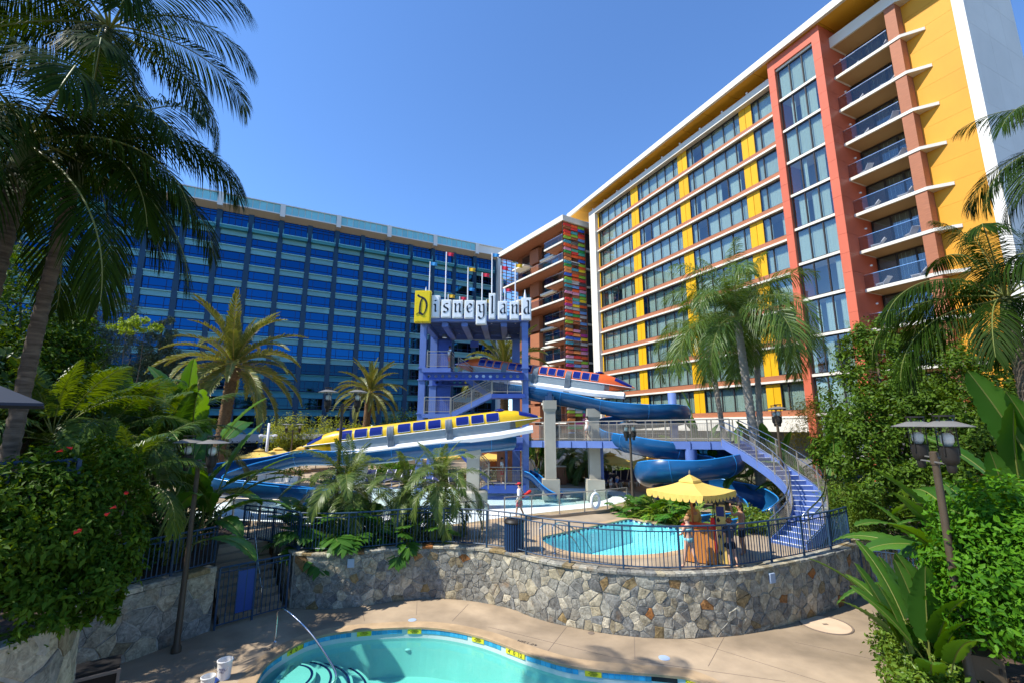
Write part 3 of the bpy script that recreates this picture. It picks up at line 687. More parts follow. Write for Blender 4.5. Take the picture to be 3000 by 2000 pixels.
for k, z in enumerate(SK):
    MB().box(-29.0, 1.45, -0.25, 2.3, z-0.08, z+0.11).build('floor_slab', 'white_trim', oh)
    MB().box(-28.4, 1.45, -0.02, 0.4, z+0.11, z+0.60).build('spandrel', 'wood_clad', oh)
    for run in WX:
        opened = R5.random() < 0.16
        for a, b in zip(run, run[1:]):
            st = 0
            if opened and R5.random() < 0.6: st = R5.choice((1, 2, 3))
            elif R5.random() < 0.05: st = 3
            window(oh, a, b, 0.10, z+0.60, z+2.99, st)
    for a, b in YX: MB().box(a+0.012, b-0.012, 0.04, 0.25, z+0.60, z+2.99).build('colour_panel', 'yellow_panel', oh)
    MB().box(-28.42, -28.2, 0.0, 0.3, z+0.60, z+2.99).build('colour_panel', 'yellow_panel', oh)
    MB().box(-28.4, 1.4, 0.9, 2.2, z+0.17, z+0.60).build('room_floor', 'room_wall', oh)
MB().box(-28.4, 1.4, 2.0, 2.2, 5, 39).build('room_back', 'room_wall', oh)
ztop = SK[0]+2.99
MB().box(-30.0, -28.42, -0.55, 2.4, 5.0, ztop+0.75).build('end_frame', 'white_trim', oh)
MB().box(-28.42, 1.45, -0.55, 2.4, ztop, ztop+0.75).build('top_frame', 'white_trim', oh)
MB().box(-29.9, 1.4, 0.6, 2.4, ztop+0.75, 39.72).build('attic_wall', 'soffit_yellow', oh)
MB().box(-30.0, 1.4, -0.4, 2.0, 5.6, SK[9]-0.15).build('podium_band', 'white_trim', oh)
MB().box(-30.0, 14.0, 1.4, 2.2, 1.6, 5.6).build('podium_wall', 'room_wall', oh)
# roof with yellow soffit
MB().box(-34.6, 14.3, -1.75, -1.45, 39.74, 40.42).build('roof_fascia', 'white_trim', oh)
MB().box(-34.6, 14.3, -1.45, 9.3, 39.95, 40.38).build('roof_deck', 'white_trim', oh)
for i in range(15):
    a = -34.5+3.14*i; MB().box(a, a+3.10, -1.45, 3.4, 39.76, 39.94).build('soffit_panel', 'soffit_yellow', oh)
lam = MB().lathe([(0.0, -0.12), (0.10, -0.09), (0.13, 0.0), (0.10, 0.09), (0.0, 0.12)], (0, 0, 0), 10).mesh('floodlight', 'lamp_white', smooth=True)
for i in range(11): link('floodlight', lam, oh, (-29.0+3.05*i, -0.42, ztop+0.95))
# coral frame
for i in range(24):
    z1 = 39.70-1.57*i; z0 = max(1.7, z1-1.555)
    MB().box(5.50, 6.17, -1.3, 2.2, z0, z1).build('coral_panel', 'coral', oh)
    MB().box(1.40, 2.05, -1.3, 0.6, z0, z1).build('coral_panel', 'coral', oh)
MB().box(2.052, 5.498, -1.29, 1.0, 38.62, 39.69).build('coral_lintel', 'coral', oh)
for k in range(12):
    z = 38.5-3.15*k
    MB().box(2.052, 5.498, -1.12, 1.0, z-0.1, z+0.12).build('floor_slab', 'white_trim', oh)
    if z < 5: continue
    dk = R5.random() < 0.3 or k in (1, 6, 7)
    for j in range(3):
        st = (R5.choice((1, 2, 3)) if j < 2 else 1) if dk else 0
        window(oh, 2.06+1.145*j, 2.06+1.145*(j+1), -1.0, z-3.02, z-0.12, st)
MB().box(2.052, 5.498, 0.9, 1.15, 2, 38.5).build('room_back', 'room_wall', oh)
# balcony stack
for k in range(12):
    z = 38.0-3.1*k
    if z < 2.5: break
    th = 0.85 if k == 0 else 0.12
    P = [(6.18, 0.0), (10.9, 0.0), (12.05, 0.86), (12.05, 0.92), (10.9, 0.92), (10.0, 2.3), (6.18, 2.3)]
    MB().prism(P, z-0.12, z+th).build('balcony_slab', 'white_trim', oh)
    MB().box(6.35, 10.05, 0.15, 2.25, z-0.15, z-0.122).build('balcony_soffit', 'soffit_tan', oh)
    MB().box(10.15, 10.85, 0.06, 0.95, z-2.98, z-0.122).build('timber_pier', 'wood_clad', oh)
    if k > 0:
        gl = MB().box(6.2, 10.12, 0.03, 0.05, z+0.12, z+1.2).build('balcony_glass', 'rail_glass', oh)
        MB().box(6.2, 10.12, 0.01, 0.07, z+1.2, z+1.24).build('handrail', 'steel', gl)
        for j in range(3): window(oh, 6.3+1.27*j, 6.3+1.27*(j+1), 2.05, z+0.14, z+2.9, 0 if j else 3)
        MB().lathe([(0, -.08), (.09, -.05), (.09, .05), (0, .08)], (6.24, 1.2, z+2.2), 8).build('wall_light', 'lamp_white', oh)
MB().box(6.2, 10.1, 2.3, 2.45, 2, 38).build('room_back', 'room_wall', oh)
for i in range(24):
    z1 = 39.72-1.55*i; z0 = max(1.7, z1-1.538)
    MB().box(10.86, 13.64, 0.92, 1.3, z0, z1).build('wall_panel', 'yellow_wall', oh)
    if i % 2 == 0: MB().box(13.645, 14.25, 0.86, 1.4, max(1.7, z1-3.088), z1).build('corner_panel', 'white_wall', oh)
for i in range(12):
    z1 = 39.72-3.1*i; z0 = max(1.7, z1-3.088)
    for j in range(3): MB().box(14.0, 14.24, 1.41+2.65*j, 1.41+2.65*j+2.638, z0, z1).build('end_panel', 'white_wall', oh)
# sun loungers left out on the balconies
lnm = MB().box(-0.3, 0.3, -0.25, 0.25, 0.30, 0.36).obox((0.45, 0, 0.52), (0.18, 0, 0.2), (0, 0.25, 0), (-0.02, 0, 0.02))
for a in (-0.25, 0.25):
    for b in (-0.22, 0.22): lnm.box(a-0.02, a+0.02, b-0.02, b+0.02, 0, 0.3)
lnm = lnm.mesh('balcony_chair', 'lamp_white')
Rz = Matrix.Rotation(radians(-66), 4, 'Z')
nth = ['top', 'second highest', 'third highest', 'fourth highest', 'fifth highest', 'sixth highest', 'seventh highest']
for k in range(1, 8):
    for j, x in enumerate((7.0, 9.2)):
        p = V((24.74, 39.48, 0))+Rz @ V((x, 0.75, 38.0-3.1*k+0.121))
        o = link('balcony_chair', lnm, None, p, (0, 0, radians(-66 + R5.uniform(-30, 30))))
        tag(o, 'white chair on the %s balcony beside the coral frame, %s one' % (nth[k-1], ('left', 'right')[j]), 'chair', 'white balcony chairs')

# ------------------------------------------------------------ timber balcony wing with coloured louvres
wg = thing('balcony_wing', (7.7, 66.3, 0.0), 'brown timber balcony wing with a screen of multicoloured louvres', 'building', rotz=radians(33))
lev = [at_y(1656, y, 66.3).z for y in (708, 760.6, 814, 869, 936, 992, 1052)]
st_ = (lev[0]-lev[6])/6; lev = [lev[0]-st_*k for k in range(12)]; RZ = lev[0]+st_+0.2
MB().box(3.2, 9, 3.2, 17, 1.6, RZ).build('wing_core', 'wood_dark', wg)
MB().box(2.0, 9, 2.6, 3.2, 1.6, RZ).build('end_wall', 'wood_dark', wg)
MB().box(-0.25, 9.5, -0.6, 18.8, RZ, RZ+0.9).build('roof_slab', 'white_trim', wg)
MB().box(0.05, 9.3, -0.3, 18.5, RZ-0.08, RZ-0.004).build('roof_soffit', 'wood_clad', wg)
for k, z in enumerate(lev):
    if z < 3: break
    y1 = 4.6 if k not in (1, 3) else (17.2 if k == 1 else 15.5)
    MB().box(0.0, 3.3, -0.25, y1, z-0.14, z+0.14).build('balcony_slab', 'white_trim', wg)
    MB().box(0.2, 3.3, -0.1, y1-0.2, z-0.3, z-0.143).build('balcony_soffit', 'wood_clad', wg)
    g = MB().box(0.04, 0.07, -0.2, y1-0.05, z+0.14, z+1.2).build('balcony_glass', 'rail_glass', wg)
    MB().box(0.02, 0.09, -0.2, y1-0.05, z+1.2, z+1.24).build('handrail', 'steel', g)
    MB().box(2.0, 3.2, 2.2, 3.4, z+0.14, z+st_-0.31).build('timber_pier', 'wood_clad', wg)
    if y1 < 10:
        MB().box(2.4, 3.25, 5.4, 9.0, z-0.14, z+0.2).build('sill_slab', 'white_trim', wg)
        if k in (0, 2): MB().box(0.9, 3.3, 11.8, 15.5, z-0.14, z+0.14).build('balcony_slab', 'white_trim', wg)
    for a, b in ((3.6, 6.4), (6.8, 9.2), (12.6, 15.4)):
        q = MB().box(3.10, 3.18, a, b, z+0.2, z+st_-0.4).build('window', 'bronze_frame', wg); MB().box(3.06, 3.095, a+0.08, b-0.08, z+0.28, z+st_-0.48).build('pane', 'pane_glass', q)
    MB().box(2.4, 3.22, 9.4, 12.0, z+0.14, z+st_-0.31).build('timber_panel', 'wood_clad', wg)
    MB().box(4.75, 7.2, 0.9, 1.6, z-0.15, z+0.15).build('sill_slab', 'white_trim', wg)
MB().box(4.65, 7.4, 1.2, 2.6, 1.6, RZ).build('link_wall', 'room_dark', wg)
MB().box(4.3, 4.65, -0.2, 2.6, 1.6, RZ).build('timber_jamb', 'wood_dark', wg)
cols = [(0.02, 0.09, 0.42), (0.30, 0.03, 0.18), (0.55, 0.08, 0.02), (0.03, 0.22, 0.30), (0.62, 0.42, 0.02), (0.02, 0.22, 0.05), (0.20, 0.36, 0.03), (0.42, 0.09, 0.05), (0.45, 0.20, 0.32), (0.10, 0.22, 0.48), (0.30, 0.30, 0.32), (0.06, 0.07, 0.08), (0.48, 0.03, 0.03), (0.05, 0.30, 0.22), (0.24, 0.08, 0.03), (0.55, 0.20, 0.06)]
lme = []
for i, c in enumerate(cols):
    M('louvre_%d' % i, tuple(min(0.85, x*1.45) for x in c), 0.4); lme.append(MB().obox((0, 0, 0), (0.66, 0, 0), (0, 0.17, -0.12), (0, 0.03, 0.04)).obox((0, -0.07, -0.02), (0.66, 0, 0), (0, 0.02, 0.0), (0, -0.02, 0.19)).mesh('louvre', 'louvre_%d' % i))
R6 = random.Random(8); z = RZ-0.4; nl = 0
while z > 4.5 and nl < 285:
    for c in range(3):
        if R6.random() < 0.93: link('louvre', lme[R6.randrange(16)], wg, (0.76+1.42*c, -0.35, z+R6.uniform(-.05, .05))); nl += 1
    z -= R6.choice((0.45, 0.52, 0.6, 0.72))
for c in range(4): MB().box(0.0+1.42*c-0.03, 0.0+1.42*c+0.03, -0.25, -0.18, 3, RZ).build('louvre_post', 'bronze_frame', wg)
# open screen at the far tip
for c in range(4): MB().box(0.1+1.2*c-0.05, 0.1+1.2*c+0.05, 18.0, 18.1, 14, RZ).build('louvre_post', 'bronze_frame', wg)
lm2 = [MB().box(-0.58, 0.58, -0.04, 0.04, -0.06, 0.06).mesh('louvre', 'louvre_%d' % i) for i in range(16)]
for i in range(34):
    for c in range(3):
        if R6.random() < 0.72: link('louvre', lm2[R6.randrange(16)], wg, (0.7+1.2*c, 18.02, RZ-0.5-0.62*i))
# ------------------------------------------------------------ sign tower
M('periwinkle', (0.105, 0.170, 0.41), 0.5, var=0.08, vscale=1.5, rnd=0.04)
M('blue_steel', (0.035, 0.08, 0.33), 0.5, var=0.08, vscale=1.5)
M('navy', (0.01, 0.018, 0.11), 0.35)
M('rail_grey', (0.33, 0.30, 0.25), 0.45, metal=0.3, var=0.1, vscale=4)
M('sign_white', (0.74, 0.78, 0.80), 0.45)
M('sign_rim', (0.80, 0.80, 0.74), 0.5)
M('sign_yellow', (0.78, 0.58, 0.005), 0.4)
M('letter_black', (0.008, 0.012, 0.02), 0.4)
M('pole_white', (0.78, 0.78, 0.80), 0.4)
M('flag_red', (0.55, 0.02, 0.05), 0.7); M('flag_blue', (0.03, 0.25, 0.55), 0.7); M('flag_yellow', (0.72, 0.42, 0.02), 0.7)
M('roof_sheet', (0.05, 0.08, 0.2), 0.5)
YT = 31.5
tw = thing('sign_tower', (-2.6, 33.5, 1.6), 'periwinkle steel slide tower topped by letter panels and pennants', 'tower')
W_ = dict(world=True)
def T(px, py, Y=YT): return at_y(px, py, Y)
xl = T(1233, 1225).x; xr = T(1539, 1200).x; xlb = T(1268, 1150, 36).x; xrb = T(1512, 1150, 36).x; zr = T(1400, 945).z
for x, y, w in ((xl, YT, 0.44), (xr, YT, 0.44), (xlb, 36.0, 0.55), (xrb, 36.0, 0.6)):
    MB().box(x-w/2, x+w/2, y-0.2, y-0.14, 1.5, zr-0.02).box(x-w/2, x+w/2, y+0.14, y+0.2, 1.5, zr-0.02).box(x-0.07, x+0.07, y-0.14, y+0.14, 1.5, zr-0.02).build('column', 'periwinkle', tw, **W_)
    m = MB()
    for zz in (T(1240, 1078).z, T(1240, 1112).z, T(1240, 1210).z): MB().box(x-w/2-0.07, x+w/2+0.07, y-0.27, y+0.27, zz-0.04, zz+0.04).build('flange_plate', 'periwinkle', tw, **W_)
# canopy
MB().box(xl-0.3, xr+0.3, YT-0.35, YT-0.1, zr, zr+0.42).build('front_beam', 'periwinkle', tw, **W_)
MB().box(xl-0.3, xr+0.3, 36.2, 36.45, zr-0.35, zr+0.1).build('rear_beam', 'periwinkle', tw, **W_)
for i in range(6):
    x = lerp(xl+0.1, xr-0.1, i/5); MB().box(x-0.22, x+0.22, YT-0.098, 36.2, zr-0.32, zr-0.02).build('canopy_beam', 'periwinkle', tw, **W_)
for i in range(7):
    y = lerp(YT+0.1, 36.0, i/6); MB().box(xl, xr, y-0.05, y+0.05, zr-0.018, zr+0.1).build('purlin', 'periwinkle', tw, **W_)
n_ = 46; rows = [[V((lerp(xl-0.3, xr+0.3, i/n_), y, zr+0.11+(0.05 if i % 2 else 0))) for i in range(n_+1)] for y in (YT-0.098, 36.2)]
rows = [[V((lerp(xl-0.3, xr+0.3, 0), y, zr+0.11+(0.05 if j % 2 else 0))) for y in (0,)] for j in range(0)] or rows
m = MB()
for j in range(40):
    y = lerp(YT-0.09, 36.1, j/40); m.box(xl-0.3, xr+0.3, y, y+0.06, zr+0.10, zr+0.16)
m.box(xl-0.3, xr+0.3, YT-0.09, 36.15, zr+0.162, zr+0.2).build('roof_sheet', 'roof_sheet', tw, **W_)
for px, py in ((1303, 985), (1490, 985)):
    p = T(px, py, YT-0.1); o = MB().lathe([(0.05, 0.16), (0.14, 0.12), (0.20, -0.06), (0.19, -0.1)], p, 14).build('floodlight', 'bronze_frame', tw, smooth=True, **W_)
    MB().lathe([(0.16, 0.0), (0.17, -0.03), (0.0, -0.06)], p+V((0, 0, -0.085)), 14).build('lens', 'sign_white', o, **W_)
MB().box(T(1376, 1000).x, T(1401, 1000).x, YT+0.5, YT+0.62, T(1400, 1013).z, T(1400, 995).z).build('screen_box', 'navy', tw, **W_)
# sign panels and their blackletter
Z1 = lambda x, y: (1180+x/5.345, 720+y/5.345)
letters = [('D', (180, 440, 705, 1200), [[(238, 775), (262, 800), (305, 815), (345, 845), (368, 890), (374, 945), (362, 1010), (338, 1060), (318, 1082)], [(305, 826), (284, 880), (272, 950), (268, 1010), (262, 1052)], [(222, 1068), (258, 1052), (292, 1072), (320, 1084)]], 30),
 ('i', (445, 580, 780, 1125), [[(503, 862), (528, 866)], [(492, 922), (512, 938), (510, 1022), (526, 1034)]], 27),
 ('s', (597, 760, 845, 1128), [[(706, 914), (676, 910), (648, 930), (652, 958), (700, 990), (704, 1020), (672, 1046), (640, 1034)]], 27),
 ('n', (773, 940, 850, 1135), [[(812, 912), (828, 928), (824, 1030), (842, 1044)], [(840, 940), (876, 912), (894, 932), (888, 1028), (906, 1044)]], 27),
 ('e', (958, 1120, 855, 1140), [[(1046, 912), (1012, 950), (1012, 1008), (1040, 1046), (1074, 1022)], [(1046, 912), (1078, 938), (1058, 966), (1020, 986)]], 25),
 ('y', (1140, 1315, 860, 1232), [[(1186, 930), (1206, 948), (1204, 1020), (1226, 1046), (1262, 1026)], [(1250, 922), (1268, 938), (1268, 1090), (1244, 1134), (1208, 1142), (1186, 1116)]], 26),
 ('l', (1342, 1455, 745, 1148), [[(1388, 800), (1403, 818), (1400, 1040), (1416, 1056)]], 30),
 ('a', (1482, 1640, 868, 1150), [[(1528, 938), (1566, 918), (1594, 938), (1592, 1046), (1608, 1062)], [(1590, 976), (1544, 996), (1532, 1034), (1556, 1062), (1592, 1040)]], 25),
 ('n', (1668, 1825, 873, 1158), [[(1704, 930), (1720, 946), (1716, 1050), (1734, 1064)], [(1732, 960), (1766, 930), (1784, 950), (1778, 1048), (1796, 1064)]], 27),
 ('d', (1852, 2015, 815, 1160), [[(1944, 866), (1966, 886), (1964, 1050), (1982, 1070)], [(1962, 962), (1918, 976), (1900, 1016), (1908, 1052), (1932, 1068), (1964, 1044)]], 27)]
for ch, (x0, x1, y0, y1), strokes, nib in letters:
    big = ch == 'D'; Yp = YT-0.75 if big else YT-0.55
    c0 = at_y(*Z1((x0+x1)/2, y1), Yp); c1 = at_y(*Z1((x0+x1)/2, y0), Yp); a = at_y(*Z1(x0, (y0+y1)/2), Yp).x; b = at_y(*Z1(x1, (y0+y1)/2), Yp).x
    xa, xb, za, zb = a+0.02, b-0.02, c0.z, c1.z
    pn = MB().box(xa, xb, Yp, Yp+0.35, za, zb)
    o = pn.build('letter_panel', 'sign_yellow' if big else 'sign_rim', tw, **W_)
    e = 0.07; MB().box(xa+e, xb-e, Yp-0.035, Yp-0.001, za+e, zb-e).build('panel_face', 'sign_yellow' if big else 'sign_white', o, **W_)
    m = MB(); an = radians(38); k = 0
    for st in strokes:
        P3 = [V((p.x, 0, p.z)) for p in catmull([at_y(*Z1(*q), Yp) for q in st], 5)]
        sz = nib/5.345/FPX*Yp*0.56; nv = V((cos(an)*sz, 0, sin(an)*sz))
        for p, q in zip(P3, P3[1:]):
            k += 1; y = Yp-0.036-0.0006*k; d = (q-p).normalized()*0.012; q2 = q+d; p2 = p-d
            vs = [p2-nv, p2+nv, q2+nv, q2-nv]
            # a thin slab for each pen step
            m.add([V((v.x, y, v.z)) for v in vs]+[V((v.x, Yp-0.034, v.z)) for v in vs], [(0, 1, 2, 3), (0, 1, 5, 4), (1, 2, 6, 5), (2, 3, 7, 6), (3, 0, 4, 7)])
    m.build('letter', 'letter_black', o, **W_)
# flag poles with swallowtail pennants
def pennant(parent, p, L, mat, h):
    rows = []; n = 7
    for j in range(3):
        rows.append([p+V((L*(i/n)*(1 if j != 1 else (0.78 if i == n else 1)), 0.05*sin(i*1.1+j*0.5)*i/n, -h*j/2-0.10*L*(i/n))) for i in range(n+1)])
    m = MB().grid(rows); m.grid([[v+V((0, 0.008, 0)) for v in r] for r in rows]); return m.build('pennant', mat, parent, **W_)
for bx, by, tx, ty, mt, Y, r in ((415, 715, 440, 250, 'flag_blue', 32.2, .05), (665, 850, 703, 100, 'flag_red', 32.2, .055), (1015, 855, 1030, 340, 'flag_yellow', 32.2, .05), (1240, 860, 1252, 425, 'flag_red', 32.2, .05), (1395, 745, 1410, 115, 'flag_blue', 32.2, .055), (1538, 870, 1550, 315, 'flag_red', 32.2, .05), (1763, 875, 1780, 280, 'flag_yellow', 32.2, .05), (712, 850, 715, 760, 'flag_yellow', 35.8, .05), (893, 850, 895, 795, 'flag_red', 35.8, .05), (1600, 870, 1603, 665, 'flag_red', 35.8, .05), (1803, 875, 1803, 790, 'flag_blue', 35.8, .05), (1020, 860, 1022, 650, 'flag_blue', 35.8, .04), (1312, 870, 1312, 840, 'flag_yellow', 35.8, .05)):
    b = at_y(*Z1(bx, by), Y); t = at_y(*Z1(tx, ty), Y); x = b.x
    o = MB().tube([(x, Y, zr+0.05), (x, Y, t.z)], [r, r*0.75], 8).build('flagpole', 'pole_white', tw, **W_); pennant(o, V((x+r, Y, t.z-0.03)), 0.52, mt, 0.26)
for px, py in ((365, 645), (1913, 690)):
    t = at_y(*Z1(px, py), 31.8); MB().lathe([(0.12, -0.7), (0.06, -0.3), (0.01, 0.0)], t, 8).build('finial', 'pole_white', tw, **W_)
# platforms, castellated beam
zp = T(1280, 1078).z; zc1, zc0 = T(1400, 1093).z, T(1400, 1112).z
zm = T(1480, 1152).z; zl = T(1285, 1210).z; zlow = T(1480, 1418).z
xa = T(1322, 1080).x
MB().box(xl, xa, YT-0.3, 35.8, zp-0.28, zp).build('upper_platform', 'periwinkle', tw, **W_)
def castellated(x0, x1, y, z0, z1, nh, parent):
    outer = [(x0, z0), (x1, z0), (x1, z1), (x0, z1)]; holes = []; r = (z1-z0)*0.27
    for i in range(nh):
        c = lerp(x0, x1, (i+0.9)/(nh+0.8)); holes.append([(c+r*cos(pi/3*k), (z0+z1)/2+r*sin(pi/3*k)) for k in range(6)])
    m = MB()
    loops = [outer]+holes; flat = [p for l in loops for p in l]; tr = mg.tessellate_polygon([[V((p[0], p[1], 0)) for p in l] for l in loops])
    for yy in (y, y+0.03): m.add([(p[0], yy, p[1]) for p in flat], [tuple(t) for t in tr])
    m.box(x0, x1, y-0.14, y+0.17, z1, z1+0.035).box(x0, x1, y-0.14, y+0.17, z0-0.035, z0)
    return m.build('castellated_beam', 'blue_steel', parent, world=True, recalc=False)
castellated(xl+0.1, xr-0.1, YT-0.32, zc0, zc1, 14, tw)
castellated(xlb, xrb, 35.6, zc0, zc1, 14, tw)
MB().box(T(1440, 1160).x, xr, YT-0.3, YT+1.3, zm-0.3, zm-0.02).build('middle_landing', 'blue_steel', tw, **W_)
MB().box(xl+0.1, T(1322, 1210).x, YT-0.3, YT+1.3, zl-0.28, zl-0.02).build('lower_landing', 'periwinkle', tw, **W_)
MB().box(T(1430, 1420).x, xr, YT-0.4, YT+1.6, zlow-0.5, zlow).build('boarding_platform', 'blue_steel', tw, **W_)
def rail_run(parent, a, b, h=1.15, mat='rail_grey', wires=9, step=1.3, name='guard_rail', mesh_mat=None):
    """posts, two rails and wire infill between two points, as one rail part with infill sub-part"""
    a, b = V(a), V(b); m = MB(); n = max(1, round((b-a).length/step))
    m.bar(a+V((0, 0, h)), b+V((0, 0, h)), 0.05, 0.05); m.bar(a+V((0, 0, 0.12)), b+V((0, 0, 0.12)), 0.04, 0.04); m.bar(a+V((0, 0, h-0.2)), b+V((0, 0, h-0.2)), 0.025, 0.025)
    for i in range(n+1): p = a.lerp(b, i/n); m.bar(p+V((0, 0, -0.25)), p+V((0, 0, h)), 0.055, 0.055)
    o = m.build(name, mat, parent, world=True)
    m = MB(); L = (b-a).length
    for i in range(wires): z = lerp(0.18, h-0.24, i/(wires-1)); m.bar(a+V((0, 0, z)), b+V((0, 0, z)), 0.010, 0.010)
    k = max(2, int(L/0.12))
    for i in range(k): p = a.lerp(b, (i+0.5)/k); m.bar(p+V((0, 0, 0.14)), p+V((0, 0, h-0.22)), 0.006, 0.006)
    m.build('wire_infill', mat, o, world=True); return o
def flight(parent, a, b, wdt, n, mat='periwinkle', side=V((0, 1, 0)), rails=True):
    a, b = V(a), V(b); sd = V(side); h = V((0, 0, 0.1))
    for s_ in (0, 1):
        o = sd*(wdt*s_); MB().bar(a+o-h*1.2, b+o-h*1.2, 0.05, 0.34).build('stringer', mat, parent, world=True)
        if rails: rail_run(parent, a+o, b+o, 1.05)
    d = (b-a); d.z = 0; d = d.normalized()
    for i in range(n):
        p = a.lerp(b, (i+0.5)/n); MB().obox(p+sd*wdt/2, d*0.15, sd*(wdt/2-0.03), V((0, 0, 0.02))).build('tread', 'rail_grey', parent, world=True)
flight(tw, V((T(1335, 1080).x, YT+1.5, zp)), V((T(1432, 1150).x, YT+1.5, zm)), 1.2, 9, 'periwinkle')
flight(tw, V((T(1323, 1210).x, YT-0.25, zl)), V((T(1440, 1152).x, YT-0.25, zm)), 1.2, 9, 'periwinkle')
flight(tw, V((T(1345, 1390).x, YT-0.3, zl-2.4)), V((T(1322, 1215).x+2.6, YT-0.3, zl-4.3)), 1.2, 9, 'blue_steel')
flight(tw, V((T(1385, 1445).x, YT-0.35, 1.75)), V((T(1430, 1420).x, YT-0.35, zlow)), 1.4, 5, 'blue_steel')
rail_run(tw, V((xl+0.35, YT-0.25, zp)), V((xa, YT-0.25, zp)), 1.15, wires=14)
rail_run(tw, V((xa, YT-0.25, zp)), V((xa, YT+1.4, zp)), 1.15)
rail_run(tw, V((xl+0.25, YT-0.27, zl)), V((T(1320, 1210).x, YT-0.27, zl)), 1.1)
rail_run(tw, V((T(1443, 1160).x, YT-0.27, zm)), V((xr-0.2, YT-0.27, zm)), 1.1)
rail_run(tw, V((T(1432, 1420).x, YT-0.38, zlow)), V((xr-0.25, YT-0.38, zlow)), 1.15)
MB().box(xlb-0.2, xlb+1.4, 35.9, 36.0, zl, zr-0.4).build('rear_screen', 'blue_steel', tw, **W_)
MB().tube([T(1483, 1430, YT+0.6), V((T(1483, 1430, YT+0.6).x, YT+0.6, 5.0))], 0.09, 10).build('service_pipe', 'periwinkle', tw, **W_)
castellated(T(1400, 1300).x, xr-0.2, YT-0.6, T(1400, 1315).z, T(1400, 1296).z, 6, tw)
MB().box(T(1395, 1290).x, xr-0.2, YT-0.65, YT+1.5, T(1400, 1294).z, T(1400, 1280).z).build('link_deck', 'periwinkle', tw, **W_)

# ------------------------------------------------------------ footbridge and curved stair
fb = thing('footbridge', (6.5, 28, 1.75), 'periwinkle steel footbridge with wire railings and a curving stair', 'bridge')
A = V((xr+0.25, YT, 5.14)); B = V((11.75, 25.0, 5.3)); d = (B-A); L = d.length; d2 = V((d.x, d.y, 0)).normalized(); sd = V((-d2.y, d2.x, 0)); BWD = 1.5
for s_ in (0, 1):
    MB().bar(A+sd*BWD*s_-V((0, 0, 0.22)), B+sd*BWD*s_-V((0, 0, 0.22)), 0.08, 0.42).build('girder', 'periwinkle', fb, **W_)
    rail_run(fb, A+sd*BWD*s_, B+sd*BWD*s_, 1.2, wires=15, step=1.15)
m = MB()
for i in range(13): p = A.lerp(B, i/12); m.obox(p-sd*0.06-V((0, 0, 0.22)), d2*0.02, sd*0.05, V((0, 0, 0.2)))
m.build('stiffener', 'periwinkle', fb, **W_)
MB().bar(A+sd*BWD/2, B+sd*BWD/2, BWD-0.1, 0.05).build('walkway_plate', 'rail_grey', fb, **W_)
p = at_y(1752, 1300, 31.0); MB().box(p.x-0.28, p.x+0.28, p.y-0.25, p.y+0.25, 1.5, 4.72).build('support_column', 'periwinkle', fb, **W_)
p = at_y(2024, 1320, 26.3); MB().tube([(p.x, p.y, 1.6), (p.x, p.y, 4.85)], 0.32, 16).build('support_column', 'periwinkle', fb, smooth=True, angle=40, **W_)
path = catmull([V((11.75, 25.0, 5.28)), V((12.35, 23.2, 4.5)), V((12.75, 21.4, 3.62)), V((12.5, 20.05, 3.0)), V((11.6, 18.85, 2.35)), V((10.25, 17.95, 1.78))], 8)
path = resample(path, n=22); SW = 0.62
Ls, Rs = [], []
for i, p in enumerate(path):
    a = path[max(0, i-1)]; b = path[min(len(path)-1, i+1)]; t = (b-a); t.z = 0; t.normalize(); n_ = V((-t.y, t.x, 0)); Ls.append(p+n_*SW); Rs.append(p-n_*SW)
for i in range(len(path)-1):
    a, b, c, d_ = Ls[i], Ls[i+1], Rs[i+1], Rs[i]; z = path[i+1].z+0.06
    q = [(v.x, v.y) for v in (a, b, c, d_)]
    o = MB().prism(q, z-0.05, z).build('tread', 'periwinkle', fb, **W_)
    e = (Ls[i+1]-Rs[i+1]).normalized(); t = (path[i+1]-path[i]); t.z = 0; t.normalize()
    MB().obox((Ls[i+1]+Rs[i+1])/2-t*0.05+V((0, 0, z+0.006-path[i+1].z)), e*SW*0.98, t*0.045, V((0, 0, 0.005))).build('nosing', 'sign_rim', o, **W_)
    MB().obox((Ls[i+1]+Rs[i+1])/2-t*0.01+V((0, 0, z-0.11-path[i+1].z)), e*SW*0.97, t*0.008, V((0, 0, 0.055))).build('riser', 'periwinkle', o, **W_)
def ribbon(m, P, z0, z1, th):
    rows = []
    for i, p in enumerate(P):
        a = P[max(0, i-1)]; b = P[min(len(P)-1, i+1)]; t = (b-a); t.z = 0; t.normalize(); n_ = V((-t.y, t.x, 0))*th/2
        rows.append([p-n_+V((0, 0, z0)), p+n_+V((0, 0, z0)), p+n_+V((0, 0, z1)), p-n_+V((0, 0, z1)), p-n_+V((0, 0, z0))])
    m.grid(rows); m.add(rows[0][:4], [(0, 1, 2, 3)]); m.add(rows[-1][:4], [(0, 1, 2, 3)]); return m
for P in (Ls, Rs):
    ribbon(MB(), P, -0.32, 0.12, 0.05).build('stringer', 'periwinkle', fb, **W_)
    up = lambda h: [p+V((0, 0, h)) for p in P]
    o = MB().tube(up(1.15), 0.028, 8).build('handrail', 'steel', fb, smooth=True, **W_)
    MB().tube(up(0.85), 0.02, 6).tube(up(0.18), 0.02, 6).build('lower_rails', 'steel', o, **W_)
    for i in range(0, len(P), 3): MB().bar(P[i]+V((0, 0, -0.2)), P[i]+V((0, 0, 1.15)), 0.05, 0.05).build('stair_post', 'rail_grey', o, **W_)
    m = MB()
    for k in range(10): m.tube(up(0.22+0.07*k), 0.004, 3)
    fine = resample(P, n=70)
    for p in fine: m.bar(p+V((0, 0, 0.18)), p+V((0, 0, 0.9)), 0.005)
    m.build('wire_infill', 'rail_grey', o, **W_)

